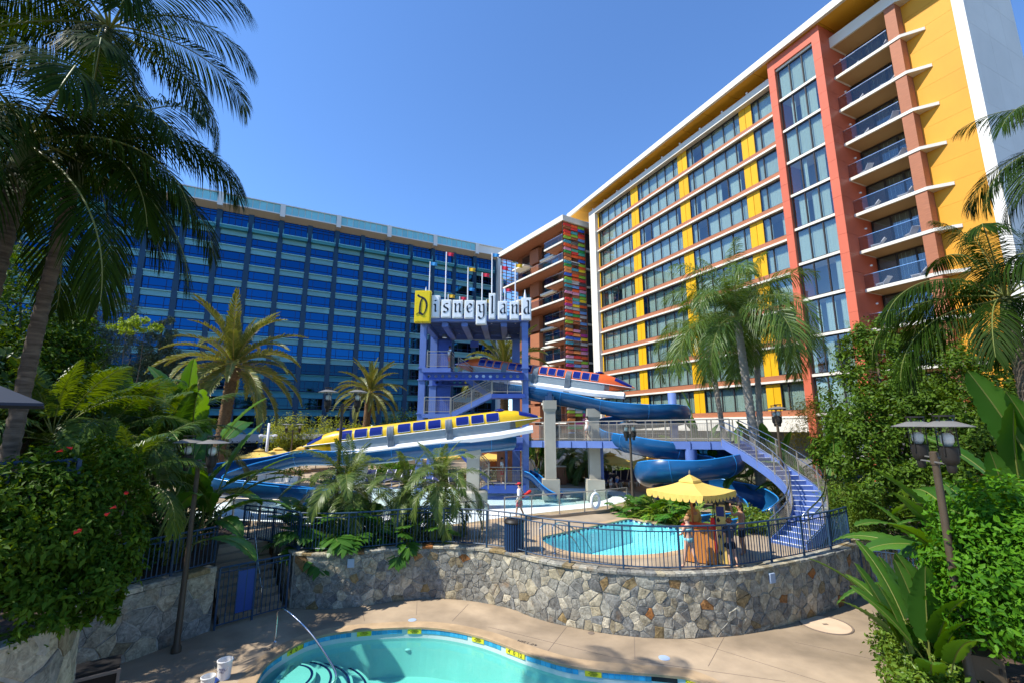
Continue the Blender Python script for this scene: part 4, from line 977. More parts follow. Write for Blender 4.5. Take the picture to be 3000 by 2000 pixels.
# ------------------------------------------------------------ water slides
M('slide_blue', (0.007, 0.075, 0.20), 0.28, var=0.22, vscale=0.8, stain=0.25, coat=0.3)
M('slide_light', (0.02, 0.22, 0.55), 0.2, coat=0.4)
M('flume_navy', (0.005, 0.035, 0.13), 0.2, var=0.1, vscale=0.5, coat=0.4)
M('shell_yellow', (0.74, 0.46, 0.006), 0.35, coat=0.3, var=0.06, vscale=1.2, stain=0.10)
M('shell_orange', (0.68, 0.11, 0.015), 0.35, coat=0.3, var=0.06, vscale=1.2, stain=0.10)
M('shell_silver', (0.36, 0.43, 0.47), 0.4, metal=0.2)
M('bellows_grey', (0.15, 0.19, 0.23), 0.5)
M('shell_white', (0.82, 0.82, 0.82), 0.35, coat=0.3)
M('tinted_window', (0.006, 0.012, 0.14), 0.12, coat=0.5)
M('concrete_cream', (0.40, 0.38, 0.31), 0.8, var=0.08, vscale=1.0, stain=0.15)
def trough(parent, pts, r, name='slide_trough', mat='slide_blue', lo=-105, hi=105, n=14, bank=0.0, step=0.35, rim=True):
    P = resample(catmull([V(p) for p in pts], 8), step=step); rows_o, rows_i = [], []; e1, e2 = [], []
    ribs = MB()
    for i, p in enumerate(P):
        a = P[max(0, i-1)]; b = P[min(len(P)-1, i+1)]; t = (b-a).normalized(); s_ = t.cross(ZU).normalized(); u = s_.cross(t)
        a2 = P[max(0, i-4)]; b2 = P[min(len(P)-1, i+4)]; t1 = (p-a2); t2 = (b2-p); cr = t1.x*t2.y-t1.y*t2.x; k = max(-1, min(1, cr*0.55)) if t1.length > 0 and t2.length > 0 else 0
        tilt = radians(bank)*k                      # rises on the outside of the bend
        ro, ri = [], []
        for j in range(n+1):
            an = radians(lerp(lo, hi, j/n))+tilt; dv = s_*sin(an)-u*cos(an)
            ro.append(p+dv*r); ri.append(p+dv*(r-0.05))
        rows_o.append(ro); rows_i.append(ri); e1.append((ro[0]+ri[0])/2); e2.append((ro[-1]+ri[-1])/2)
        if i % 8 == 4: ribs.tube([v+(v-p)*0.015 for v in ro], 0.014, 5)
    m = MB(); m.grid(rows_o); m.grid(rows_i); o = m.build(name, mat, parent, world=True, smooth=True)
    MB().tube(e1, 0.04, 6).build('rim', 'slide_light', o, world=True, smooth=True); MB().tube(e2, 0.04, 6).build('rim', 'slide_light', o, world=True, smooth=True)
    if ribs.v: ribs.build('flange', 'slide_light' if mat == 'slide_blue' else mat, o, world=True, smooth=True)
    return o
def monorail(parent, a, b, shell, W=0.62, cars=3, lnose=2.4, rnose=2.6, skirt_r=1.0):
    """loft of stations along a-b: rounded shell, ribbed flank, flared skirt, bellows and windows"""
    a, b = V(a), V(b); ax = (b-a).normalized(); L = (b-a).length; sd = V((ax.y, -ax.x, 0)).normalized(); up = sd.cross(ax)
    if up.z < 0: up = -up
    def fac(s):
        f = 1.0
        if s < lnose: f = min(f, s/lnose)
        if L-s < rnose: f = min(f, (L-s)/rnose)
        return max(0.0, f)
    pt = lambda s, w, h: a+ax*s+sd*w+up*h
    st = [0.0]+[lnose*(i/8) for i in range(1, 8)]+[lnose+(L-lnose-rnose)*i/24 for i in range(25)]+[L-rnose*(1-i/8) for i in range(1, 8)]+[L]
    belt = 0.62
    def wdt(f): return W*(1-(1-f)**2.2)*0.98+0.02
    def top(f): return belt+0.02+0.68*(1-(1-f)**2.0)
    rows = []
    for s in st:
        f = fac(s); w = wdt(f); h = top(f)-belt; rows.append([pt(s, w*sin(radians(q))*(1.0 if abs(q) > 60 else 1.0), belt+h*cos(radians(q))**0.75 if abs(q) < 90 else belt) for q in range(-90, 91, 15)])
    MB().grid(rows).build('shell', shell, parent, world=True, smooth=True)
    # flank (corrugated) and nose underside
    for q in (-1, 1):
        rows = []
        for s in st:
            f = fac(s); w = wdt(f); r_ = []
            n = 16; hb = 0.10+(belt-0.10)*(1-f)**1.5
            for j in range(n+1):
                h = lerp(belt-0.005, hb, j/n); k = 0.032 if j % 2 else 0.0
                r_.append(pt(s, q*(w*lerp(1.0, 0.90, j/n)-k*min(1, f*3)), h))
            rows.append(r_)
        mid = [r for r, s in zip(rows, st) if 0.62*lnose < s < L-0.62*rnose]
        MB().grid(mid).build('ribbed_flank', 'shell_silver', parent, world=True)
        MB().grid([r for r, s in zip(rows, st) if s <= 0.77*lnose]).build('nose_cheek', shell, parent, world=True, smooth=True)
        MB().grid([r for r, s in zip(rows, st) if s >= L-0.77*rnose]).build('nose_cheek', shell, parent, world=True, smooth=True)
        sk = []
        for s in st:
            if s < lnose*0.35 or s > L-rnose*0.2: continue
            f = fac(s); w = wdt(max(f, 0.45)); hh = -0.30+0.30*(1-f)*0.6
            sk.append([pt(s, q*w*0.90, 0.11+0.2*(1-f)), pt(s, q*(w*1.0+0.05), -0.08+0.12*(1-f)), pt(s, q*(w*0.96), hh), pt(s, q*w*0.3, hh+0.05)])
        MB().grid(sk).build('skirt', 'shell_white', parent, world=True, smooth=True, angle=40)
        MB().tube([pt(s, q*(wdt(fac(s))+0.012), belt) for s in st], 0.022, 5).build('belt_trim', 'shell_white', parent, world=True, smooth=True)
    # windshields
    for s0, s1, g in ((lnose*0.10, lnose*0.52, 1), (L-rnose*0.10, L-rnose*0.52, -1)):
        rows = []
        for i in range(7):
            s = lerp(s0, s1, i/6); f = fac(s); w = wdt(f)+0.012; h = top(f)-belt+0.012; k = lerp(86, 62, i/6)
            rows.append([pt(s, w*sin(radians(q)), belt+h*max(0, cos(radians(q)))**0.75) for q in [lerp(-k, k, j/10) for j in range(11)]])
        MB().grid(rows).build('windshield', 'tinted_window', parent, world=True, smooth=True)
    # beacon
    MB().lathe([(0.34, 0), (0.28, 0.10), (0.1, 0.16), (0.0, 0.17)], pt(lnose*0.95, 0, belt+0.66), 12).build('beacon', 'tinted_window', parent, world=True, smooth=True)
    MB().lathe([(0.34, 0), (0.28, 0.10), (0.1, 0.16), (0.0, 0.17)], pt(L-rnose*0.95, 0, belt+0.66), 12).build('beacon', 'tinted_window', parent, world=True, smooth=True)
    s0, s1 = lnose*0.78, L-rnose*0.80; cl = (s1-s0)/cars
    for c in range(cars):
        if c:
            s = s0+cl*c; m = MB()
            for e in (-0.16, -0.08, 0, 0.08, 0.16):
                m.tube([pt(s+e, (W+0.03)*sin(radians(q)), belt+0.64*max(0, cos(radians(q)))**0.75) if abs(q) <= 90 else pt(s+e, (1 if q > 0 else -1)*(W*0.97), belt-(abs(q)-90)/60*0.95) for q in range(-150, 151, 10)], 0.045, 5, cap=False)
            m.build('bellows', 'bellows_grey', parent, world=True, smooth=True)
        for i in range(3):
            u0 = s0+cl*(c+(0.13 if cars > 1 else 0.1)+0.26*i); u1 = u0+cl*0.215
            for q in (-1, 1):
                rows = []
                for e in (0, 0.07, 0.93, 1):
                    ins = 5 if e in (0, 1) else 0; s = lerp(u0, u1, e); f = fac(s); w = wdt(f)+0.014; h = top(f)-belt+0.014
                    rows.append([pt(s, q*w*sin(radians(t_)), belt+h*max(0, cos(radians(t_)))**0.75) for t_ in [lerp(85-ins*.5, 38+ins, j/5) for j in range(6)]])
                o = MB().grid(rows).build('window', 'tinted_window', parent, world=True, smooth=True)
                ed = [r[0] for r in rows]+rows[-1][1:]+[r[-1] for r in rows[::-1]][1:]+rows[0][::-1][1:-1]
                MB().tube(ed, 0.010, 5, closed=True).build('window_trim', 'shell_silver', o, world=True)
ys = thing('monorail_slide', (-5, 27.4, 1.75), 'yellow monorail shaped slide cover sloping in front of the tower', 'water slide')
ya = at_y(893, 1306, 27.4); yb = at_y(1592, 1222, 27.4); ya.z -= 0.62; yb.z -= 0.62
monorail(ys, ya, yb, 'shell_yellow')
trough(ys, [yb.lerp(ya, 0.16)+V((0.3, 0.8, -0.4)), yb.lerp(ya, 0.22)+V((0, 0.2, -0.35)), yb.lerp(ya, 0.4)+V((0, 0, -0.28)), yb.lerp(ya, 0.75)+V((0, 0, -0.2)), (-12.2, 27.3, 4.5), (-13.8, 27.0, 4.15), (-15.3, 26.2, 3.85), (-15.9, 24.8, 3.6), (-14.8, 23.6, 3.4), (-12.6, 23.2, 3.2), (-10.0, 23.5, 2.9), (-7.8, 24.4, 2.55)], 0.66, bank=26)
def pillar(parent, x, y, z0, z1, w, drum):
    m = MB(); 
    m.lathe([(drum, 0), (drum, 0.9), (drum*0.9, 0.98)], (x, y, z0), 20) if drum > 0.7 else m.box(x-w*0.78, x+w*0.78, y-w*0.78, y+w*0.78, z0, z0+1.25)
    m.box(x-w/2, x+w/2, y-w/2, y+w/2, z0+0.9, z1-0.75)
    ring = lambda s, z: [(x-s, y-s, z), (x+s, y-s, z), (x+s, y+s, z), (x-s, y+s, z)]
    q = ring(w/2, z1-0.75)+ring(w*0.62, z1-0.55)+ring(w*0.62, z1); m.add(q, [(0, 1, 5, 4), (1, 2, 6, 5), (2, 3, 7, 6), (3, 0, 4, 7), (4, 5, 9, 8), (5, 6, 10, 9), (6, 7, 11, 10), (7, 4, 8, 11), (8, 9, 10, 11)])
    m.build('pillar', 'concrete_cream', parent, world=True)
    MB().box(x-0.14, x+0.14, y-0.3, y+0.3, z1-0.4, z1+0.55).box(x-0.3, x+0.3, y-0.1, y+0.1, z1-0.35, z1+0.3).build('saddle', 'flume_navy', parent, world=True)
pillar(ys, -2.26, 27.45, 1.5, at_y(1385, 1302, 27.45).z, 0.72, 0.85)
pillar(ys, -9.0, 27.5, 1.5, 4.0, 0.72, 0.85); pillar(ys, -15.0, 26.6, 1.5, 3.1, 0.5, 0.72)
os_ = thing('monorail_slide', (3, 31, 1.75), 'orange monorail shaped slide cover running out of the tower', 'water slide')
oa = at_y(1330, 1066, 34.2); ob = at_y(1858, 1137, 29.8); oa.z -= 0.62; ob.z -= 0.62
monorail(os_, oa, ob, 'shell_orange', cars=4)
trough(os_, [oa+V((1.5, -0.2, -0.7)), oa.lerp(ob, 0.5)+V((0, 0, -0.5)), oa.lerp(ob, 0.8)+V((0, 0, -0.6)), ob+V((-0.6, 0, -0.65)), (8.6, 29.6, 7.15), (10.2, 29.75, 7.05), (11.3, 31.0, 6.9), (10.8, 32.6, 6.75), (8.6, 33.3, 6.55), (6.7, 32.3, 6.2), (6.4, 30.0, 5.6), (7.2, 28.0, 5.2), (9.0, 27.2, 4.9), (10.9, 27.2, 4.65), (11.8, 25.6, 4.45), (10.9, 23.9, 4.3), (9.2, 23.4, 4.15), (7.6, 23.8, 4.0), (7.2, 25.0, 3.7), (8.3, 26.0, 3.4), (10.4, 25.8, 3.05), (11.9, 24.0, 2.75), (11.6, 21.9, 2.45), (10.2, 20.9, 2.2), (8.5, 20.5, 2.05)], 0.72, bank=30)
pillar(os_, 2.5, 30.6, 1.5, at_y(1615, 1172, 30.6).z, 0.7, 0.5)
pillar(os_, 5.35, 30.55, 1.5, at_y(1738, 1196, 30.5).z, 0.7, 0.5)
p = at_y(1968, 1150, 30.3); MB().tube([(p.x, p.y, 1.6), (p.x, p.y, p.z)], 0.27, 14).build('support_column', 'periwinkle', os_, smooth=True, **W_)
MB().tube([(8.3, 26.9, 1.6), (8.3, 26.9, 4.2)], 0.24, 12).build('support_column', 'navy', os_, smooth=True, **W_)
# small toddler slide beside the tower
ts = thing('toddler_slide', (2.2, 30.2, 1.7), 'small navy kiddie slide dropping from the tower platform into the wading pool', 'water slide')
trough(ts, [(1.0, 31.2, 3.1), (1.5, 30.9, 2.9), (2.3, 30.3, 2.2), (3.0, 29.8, 1.85)], 0.42, 'slide_trough', 'flume_navy')
# ------------------------------------------------------------ plant builders
leafM('king_leaf', (0.006, 0.020, 0.002), (0.028, 0.060, 0.004), 0.55, 0.22, 0.06)
leafM('date_leaf', (0.08, 0.115, 0.022), (0.22, 0.22, 0.055), 0.4, 0.22)
leafM('queen_leaf', (0.035, 0.085, 0.012), (0.12, 0.19, 0.04), 0.35, 0.30)
leafM('pygmy_leaf', (0.04, 0.085, 0.015), (0.15, 0.20, 0.045), 0.38, 0.28)
leafM('kentia_leaf', (0.03, 0.075, 0.01), (0.10, 0.16, 0.025), 0.35, 0.3)
leafM('paddle_leaf', (0.028, 0.095, 0.012), (0.085, 0.20, 0.028), 0.35, 0.30)
leafM('ficus_leaf', (0.012, 0.040, 0.004), (0.095, 0.17, 0.014), 0.45, 0.24, 0.14)
leafM('hedge_leaf', (0.022, 0.095, 0.004), (0.115, 0.27, 0.014), 0.5, 0.28, 0.10)
leafM('vine_leaf', (0.010, 0.040, 0.003), (0.075, 0.150, 0.010), 0.5, 0.30, 0.10)
leafM('low_hedge_leaf', (0.05, 0.12, 0.012), (0.16, 0.24, 0.03), 0.35, 0.3, c3=(0.30, 0.12, 0.03))
leafM('dark_leaf', (0.015, 0.045, 0.008), (0.05, 0.10, 0.015), 0.4, 0.25)
leafM('yellow_leaf', (0.14, 0.19, 0.02), (0.30, 0.32, 0.05), 0.5, 0.35)
leafM('bamboo_leaf', (0.10, 0.19, 0.02), (0.24, 0.34, 0.05), 0.45, 0.4)
leafM('wispy_leaf', (0.16, 0.17, 0.03), (0.30, 0.26, 0.05), 0.5, 0.4, c3=(0.34, 0.12, 0.04))
leafM('pine_leaf', (0.035, 0.065, 0.03), (0.10, 0.14, 0.075), 0.5, 0.15)
leafM('grey_leaf', (0.10, 0.13, 0.06), (0.20, 0.22, 0.11), 0.5, 0.25)
M('rachis', (0.16, 0.18, 0.04), 0.5); M('rachis_gold', (0.32, 0.22, 0.05), 0.5)
M('king_trunk', (0.12, 0.095, 0.07), 0.9, var=0.55, vscale=3, bump=0.8, bscale=18, stretch=(1, 1, 6))
M('crownshaft', (0.10, 0.12, 0.045), 0.45, var=0.15, vscale=3)
M('date_trunk', (0.15, 0.09, 0.045), 0.95, var=0.35, vscale=9, bump=0.9, bscale=22)
M('queen_trunk', (0.27, 0.24, 0.20), 0.85, var=0.22, vscale=6, bump=0.4, bscale=25, stretch=(1, 1, 4))
M('bark', (0.10, 0.075, 0.05), 0.9, var=0.3, vscale=8, bump=0.8, bscale=20)
M('flower_red', (0.6, 0.02, 0.015), 0.5)
def frond(name, L, e0, curl, nl, ll, lw, mat, rach='rachis', vee=15, droop=0.5, plum=0, pet=0.14, seed=0, rr=0.022, a0=72, a1=26, side=0.0):
    R = random.Random(seed); v = []; f = []; mi = []
    n = 22; P = [V((0, 0, 0))]; e0, curl = radians(e0), radians(curl)
    for i in range(n):
        s = (i+0.5)/n; e = e0-curl*s**1.35; P.append(P[-1]+V((cos(e)*cos(side*s), cos(e)*sin(side*s), sin(e)))*(L/n))
    m = MB().tube(P, [lerp(rr, rr*0.2, (i/n)**0.7) for i in range(n+1)], 5, cap=False); v += m.v; f += m.f; mi += [1]*len(m.f)
    for i in range(nl):
        t = pet+(1-pet)*(i+0.5)/nl; x = t*n; k = min(n-1, int(x)); p = P[k].lerp(P[k+1], x-k); T = (P[k+1]-P[k]).normalized()
        S0 = T.cross(ZU); S0 = S0.normalized() if S0.length > 1e-3 else V((0, -1, 0)); N = S0.cross(T)
        u = (t-pet)/(1-pet); ln = ll*max(0.22, sin(pi*(0.13+0.80*u))**0.75)*R.uniform(0.86, 1.08)
        for sg in (-1, 1):
            a = radians(lerp(a0, a1, u)+R.uniform(-5, 5)); vv = radians(vee+R.uniform(-1, 1)*plum)
            d = (T*cos(a)+(S0*sg*cos(vv)+N*sin(vv))*sin(a)).normalized(); w = d.cross(N*cos(vv)-S0*sg*sin(vv)); w = w.normalized()*lw/2 if w.length > 1e-4 else T*lw/2
            q1 = p+d*ln*0.45-ZU*(droop*ln*0.12); q2 = p+d*ln*0.78-ZU*(droop*ln*0.36); q3 = p+d*ln*0.96-ZU*(droop*ln*0.66)
            b = len(v); v += [tuple(z) for z in (p-w*0.3, p+w*0.3, q1-w, q1+w, q2-w*0.75, q2+w*0.75, q3)]
            f += [(b, b+1, b+3, b+2), (b+2, b+3, b+5, b+4), (b+4, b+5, b+6)]; mi += [0, 0, 0]
    me = bpy.data.meshes.new(name); me.from_pydata(v, [], f); me.materials.append(MT[mat]); me.materials.append(MT[rach]); me.polygons.foreach_set('material_index', mi); me.update(); return me
def frond_set(els, **k): return [(e, frond('frond', e0=e, curl=c, seed=i*7+3, **k)) for i, (e, c) in enumerate(els)]
FR = {}
FR.update({
 'king': frond_set([(85, 60), (68, 95), (50, 110), (34, 110), (16, 100), (-5, 80), (-28, 60)], L=4.1, nl=92, ll=0.95, lw=0.034, mat='king_leaf', vee=0, droop=1.1, plum=13, pet=0.13, rr=0.035),
 'date': frond_set([(86, 20), (70, 42), (55, 62), (38, 75), (20, 80), (2, 75), (-20, 62)], L=4.2, nl=85, ll=0.55, lw=0.05, mat='date_leaf', rach='rachis_gold', vee=30, droop=0.12, plum=14, pet=0.12, rr=0.04, a0=60, a1=24),
 'queen': frond_set([(86, 45), (76, 90), (64, 118), (50, 132), (32, 132), (8, 112), (-20, 80)], L=4.4, nl=115, ll=1.0, lw=0.032, mat='queen_leaf', vee=18, droop=1.25, plum=38, pet=0.12, rr=0.035, a0=75, a1=40),
 'pygmy': frond_set([(82, 45), (62, 80), (44, 105), (26, 115), (6, 105), (-20, 85), (-45, 55)], L=2.1, nl=58, ll=0.38, lw=0.030, mat='pygmy_leaf', rach='rachis', vee=14, droop=0.5, plum=10, pet=0.14, rr=0.016),
 'kentia': frond_set([(84, 35), (70, 70), (55, 95), (40, 105), (22, 100)], L=3.3, nl=52, ll=0.72, lw=0.05, mat='kentia_leaf', vee=8, droop=0.7, plum=6, pet=0.30, rr=0.022),
 'philo': frond_set([(70, 60), (45, 80), (25, 80)], L=0.95, nl=9, ll=0.36, lw=0.085, mat='paddle_leaf', vee=2, droop=0.3, plum=6, pet=0.45, rr=0.010),
 'strap': frond_set([(75, 70), (55, 90), (35, 90)], L=0.8, nl=7, ll=0.40, lw=0.050, mat='bamboo_leaf', vee=12, droop=0.5, plum=20, pet=0.1, rr=0.008, a0=40, a1=10)})
def trunk_tube(path, r0, r1, kind, seed=0):
    P = resample(path, step={'king': 0.07, 'queen': 0.09, 'date': 0.085}.get(kind, 0.15)); R = random.Random(seed); m = MB(); n = 14; N = len(P)
    rows = []
    for i, p in enumerate(P):
        s = i/(N-1); r = lerp(r0, r1, s)
        if kind in ('king', 'queen'): r *= 1.0+(0.09 if i % 3 == 0 else (0.03 if i % 3 == 2 else -0.06))
        row = []
        for k in range(n):
            a = 2*pi*(k+(0.5 if kind == 'date' and i % 2 else 0))/n; q = r
            if kind == 'date': q *= (1.16 if k % 2 == (i//2) % 2 else 0.90)*R.uniform(0.95, 1.06)
            row.append(p+V((cos(a)*q, sin(a)*q, 0)))
        rows.append(row+[row[0]])
    m.grid(rows); return m
def palm(label, base, top, kind, r0, r1, nf, scale=1.0, emin=0, emax=99, seed=0, spread=1.0, name='palm_tree', group=None, lean=None, shaft=0.0, off=0.0, cat='palm'):
    R = random.Random(seed); base, top = V(base), V(top); t = thing(name, base, label, cat, group)
    mid = (base+top)/2+(V(lean) if lean else V((0, 0, 0))); path = catmull([base, mid, top], 10)
    tk = {'king': 'king_trunk', 'queen': 'queen_trunk', 'date': 'date_trunk', 'pygmy': 'date_trunk', 'kentia': 'king_trunk'}[kind]
    trunk_tube(path, r0, r1, 'date' if kind == 'pygmy' else kind, seed).build('trunk', tk, t, world=True, smooth=True)
    d = (path[-1]-path[-4]).normalized(); cr = top
    if shaft:
        MB().tube([top-d*0.05, top+d*0.25*shaft, top+d*shaft*0.8, top+d*shaft*1.1], [r1*1.22, r1*1.3, r1*0.95, r1*0.5], 12).build('crownshaft', 'crownshaft', t, world=True, smooth=True); cr = top+d*shaft*0.95
    if kind == 'date':
        MB().lathe([(r1*0.9, -1.0), (r1*1.5, -0.75), (r1*1.6, -0.35), (r1*1.0, 0.1), (0.05, 0.3)], cr, 14).build('boot_ball', 'date_trunk', t, world=True, smooth=True)
    fs = FR[kind]; lo, hi = emin, emax
    for i in range(nf):
        u = (i+0.5)/nf; k = min(len(fs)-1, int(u**0.9*len(fs))) if kind not in () else 0
        k = min(hi, max(lo, k)); az = i*2.39996+R.uniform(-.25, .25)+off; s_ = scale*R.uniform(0.86, 1.1)*(0.8 if k == 0 else 1)
        o = link('frond', fs[k][1], t, cr-t.location+V((0, 0, R.uniform(-.05, .1))), (R.uniform(-.25, .25), R.uniform(-.12, .12), az), (s_, s_, s_))
    return t
def cloud(blobs, n, size, mat, seed=0, name='crown', parent=None, aspect=2.1, clump=0.30, per=34, shell=0.55, fold=0.25, droop=0.0, wisp=0.0):
    """leaf mass: blobs (centre, radii) -> clumps -> folded leaves; one mesh"""
    g = np.random.default_rng(seed); vol = np.array([abs(r[0]*r[1]*r[2])**(2/3) for c, r in blobs]); vol = vol/vol.sum(); pos, nor = [], []
    for (c, r), w in zip(blobs, vol):
        k = max(1, int(n*w)); nc = max(1, k//per); d = g.normal(size=(nc, 3)); d /= np.linalg.norm(d, axis=1)[:, None]
        rad = g.uniform(shell, 1.0, nc)**0.6; rad *= 1+0.16*np.sin(d[:, 0]*7+c[0])*np.cos(d[:, 1]*6+c[1])
        cc = np.array(c)+d*rad[:, None]*np.array(r); idx = g.integers(0, nc, k); o = g.normal(size=(k, 3))*(clump*min(r))*0.5*g.uniform(0.6, 1.3, nc)[idx][:, None]
        pos.append(cc[idx]+o); nn = d[idx]*0.7+o/(np.linalg.norm(o, axis=1)[:, None]+1e-6)*0.5+g.normal(size=(k, 3))*0.55+np.array([0, 0, 0.35]); nor.append(nn)
    p = np.concatenate(pos); nn = np.concatenate(nor); nn /= np.linalg.norm(nn, axis=1)[:, None]; m = len(p)
    a = g.normal(size=(m, 3)); a[:, 2] -= droop; a -= nn*(a*nn).sum(1)[:, None]; a /= np.linalg.norm(a, axis=1)[:, None]; b = np.cross(nn, a); s_ = size*g.uniform(0.45, 1.4, m)[:, None]
    v = np.stack([p, p+a*s_*0.45+b*s_/aspect/1.0*0.5+nn*s_*fold*0.4, p+a*s_-np.array([0, 0, 1])*s_*droop*0.25, p+a*s_*0.45-b*s_/aspect*0.5+nn*s_*fold*0.4], 1).reshape(-1, 3)
    me = bpy.data.meshes.new(name); i = np.arange(m)*4; tri = np.stack([i, i+1, i+2, i, i+2, i+3], 1).reshape(-1, 3)
    off = np.array(origin(parent)) if parent else 0; v = v-off
    me.vertices.add(len(v)); me.vertices.foreach_set('co', v.astype(np.float32).ravel()); me.loops.add(tri.size); me.loops.foreach_set('vertex_index', tri.astype(np.int32).ravel())
    me.polygons.add(len(tri)); me.polygons.foreach_set('loop_start', (np.arange(len(tri))*3).astype(np.int32)); me.materials.append(MT[mat]); me.update(calc_edges=True)
    return link(name, me, parent)
def limbs(parent, base, ends, r, mat='bark', seed=0):
    R = random.Random(seed); base = V(base); fork = base.lerp(sum((V(e) for e in ends), V((0, 0, 0)))/len(ends), 0.4); fork.x = lerp(fork.x, base.x, 0.5); fork.y = lerp(fork.y, base.y, 0.5)
    m = MB().tube(catmull([base, base.lerp(fork, 0.5)+V((R.uniform(-.1, .1), R.uniform(-.1, .1), 0)), fork], 5), [lerp(r, r*0.7, i/10) for i in range(11)], 9)
    for e in ends:
        e = V(e); k = fork.lerp(e, 0.5)+V((R.uniform(-.2, .2), R.uniform(-.2, .2), R.uniform(0, .3))); m.tube(catmull([fork-ZU*0.1, k, e], 5), [lerp(r*0.6, r*0.12, i/10) for i in range(11)], 7)
        for j in range(3):
            q = fork.lerp(e, R.uniform(.5, .9)); m.tube([q, q+V((R.uniform(-1, 1), R.uniform(-1, 1), R.uniform(.1, .8)))*0.25*(e-fork).length], [r*0.16, r*0.05], 5)
    return m.build('trunk', mat, parent, world=True, smooth=True)
def tree(name, label, base, blobs, n, size, mat, r=0.15, seed=0, cat='tree', group=None, **k):
    t = thing(name, base, label, cat, group); limbs(t, base, [c for c, _ in blobs], r, seed=seed); cloud(blobs, n, size, mat, seed, 'crown', t, **k); return t
def shrub(name, label, base, blobs, n, size, mat, seed=0, cat='shrub', group=None, stems=True, **k):
    t = thing(name, base, label, cat, group)
    if stems: limbs(t, base, [c for c, _ in blobs][:6], 0.04, seed=seed)
    cloud(blobs, n, size, mat, seed, 'foliage', t, **k); return t
# paddle leaves (banana, bird of paradise)
def paddle(L, Wd, Lp, e0, curl, seed):
    R = random.Random(seed); nU, v, f, mi = 26, [], [], []; e0, curl = radians(e0), radians(curl); tot = L+Lp; P = [V((0, 0, 0))]; n = 30
    for i in range(n): s = (i+0.5)/n; e = e0-curl*s**1.8; P.append(P[-1]+V((cos(e), 0, sin(e)))*(tot/n))
    m = MB().tube(P, [lerp(0.030, 0.006, i/n) for i in range(n+1)], 6, cap=False); v += m.v; f += m.f; mi += [1]*len(m.f)
    tw = R.uniform(-0.3, 0.3)
    for sg in (-1, 1):
        b0 = len(v); cut = {R.randrange(3, nU-2) for _ in range(5)}
        for i in range(nU+1):
            s = Lp/tot+(L/tot)*(i/nU); x = s*n; k = min(n-1, int(x)); p = P[k].lerp(P[k+1], x-k); T = (P[k+1]-P[k]).normalized(); N = V((0, 1, 0)).cross(T)*-1; u = i/nU
            w = Wd/2*(sin(pi*min(1, 0.06+0.94*u)**0.8)**0.55 if 0 < u < 1 else (0.25 if u == 0 else 0.02)); w *= R.uniform(0.97, 1.03)*(0.86 if i in cut else 1)
            fold = 0.34+tw*sg*0.5
            for j in range(4):
                q = j/3; v.append(tuple(p+V((0, sg*w*q*cos(fold*q), 0))+N*(w*q*sin(fold)*(1-0.45*q)+(0.012 if i % 2 else -0.006)*q)-ZU*(0.10*w*q*q)))
        for i in range(nU):
            for j in range(3):
                a = b0+i*4+j; f.append((a, a+1, a+5, a+4)); mi.append(0)
    me = bpy.data.meshes.new('leaf'); me.from_pydata(v, [], f); me.materials.append(MT['paddle_leaf']); me.materials.append(MT['rachis']); me.polygons.foreach_set('material_index', mi)
    me.polygons.foreach_set('use_smooth', [True]*len(f)); me.update(); return me
PAD = [paddle(1.75, 0.62, 1.5, e, c, i) for i, (e, c) in enumerate(((84, 22), (76, 38), (66, 55), (56, 70), (46, 85), (30, 80)))]
def paddle_plant(label, base, n, scale, seed, stem=0.6, cat='plant', name='paddle_plant', lo=0, hi=5, spread=0.25, az0=0, az1=2*pi, group=None):
    R = random.Random(seed); t = thing(name, base, label, cat, group); b = V(base)
    for i in range(max(1, n//5)):
        o = V((R.uniform(-1, 1)*spread, R.uniform(-1, 1)*spread, 0)); MB().tube([b+o, b+o*1.2+V((0, 0, stem*scale))], [0.09*scale, 0.06*scale], 8).build('stem', 'rachis', t, world=True, smooth=True)
    for i in range(n):
        o = V((R.uniform(-1, 1)*spread, R.uniform(-1, 1)*spread, stem*scale*R.uniform(0.2, 0.95))); k = R.randrange(lo, hi+1); s_ = scale*R.uniform(0.72, 1.12)
        link('leaf', PAD[k], t, o, (R.uniform(-.3, .3), R.uniform(-.1, .1), lerp(az0, az1, (i+R.random()*0.7)/n)), (s_,)*3)
    return t
def rosette(label, base, kind, n, scale, seed, name='shrub', cat='plant', spread=0.5, group=None):
    R = random.Random(seed); t = thing(name, base, label, cat, group); fs = FR[kind]
    for i in range(n):
        o = V((R.gauss(0, 1)*spread*0.5, R.gauss(0, 1)*spread*0.5, R.uniform(0, 0.12))); s_ = scale*R.uniform(0.7, 1.2)
        link('leaf', fs[R.randrange(len(fs))][1], t, o, (R.uniform(-.3, .3), R.uniform(-.3, .3), R.uniform(0, 6.28)), (s_,)*3)
    return t
# ------------------------------------------------------------ palms
def G(px, py, Y): return tuple(at_y(px, py, Y))
KP = 7.5
b = at_y(62, 1250, KP); tp = at_y(212, 555, KP); cm = V((0, 0, CAM_H))
palm('slender king palm leaning right over the sunken court, ringed grey trunk', (b.x-0.12, KP, 3.3), tp, 'king', 0.115, 0.09, 18, 0.80, 2, 6, 4, lean=(-0.08, 0, 0), shaft=0.75)
tp2 = cm+(tp-cm)*1.10+V((0.10, 0, 2.9)); palm('taller king palm standing directly behind the leaning one', ((b.x-0.12)*1.10, KP*1.10, 3.3), tp2, 'king', 0.12, 0.09, 18, 0.82, 2, 6, 9, lean=(-0.08, 0, 0), shaft=0.8, off=0.7)
tp = at_y(48, 540, 6.5); bb = at_y(-25, 900, 6.5)
palm('king palm at the left frame edge with thick ringed trunk', (bb.x-0.3, 6.5, 3.3), tp, 'king', 0.15, 0.125, 18, 0.75, 2, 6, 17, shaft=0.78, off=1.3)
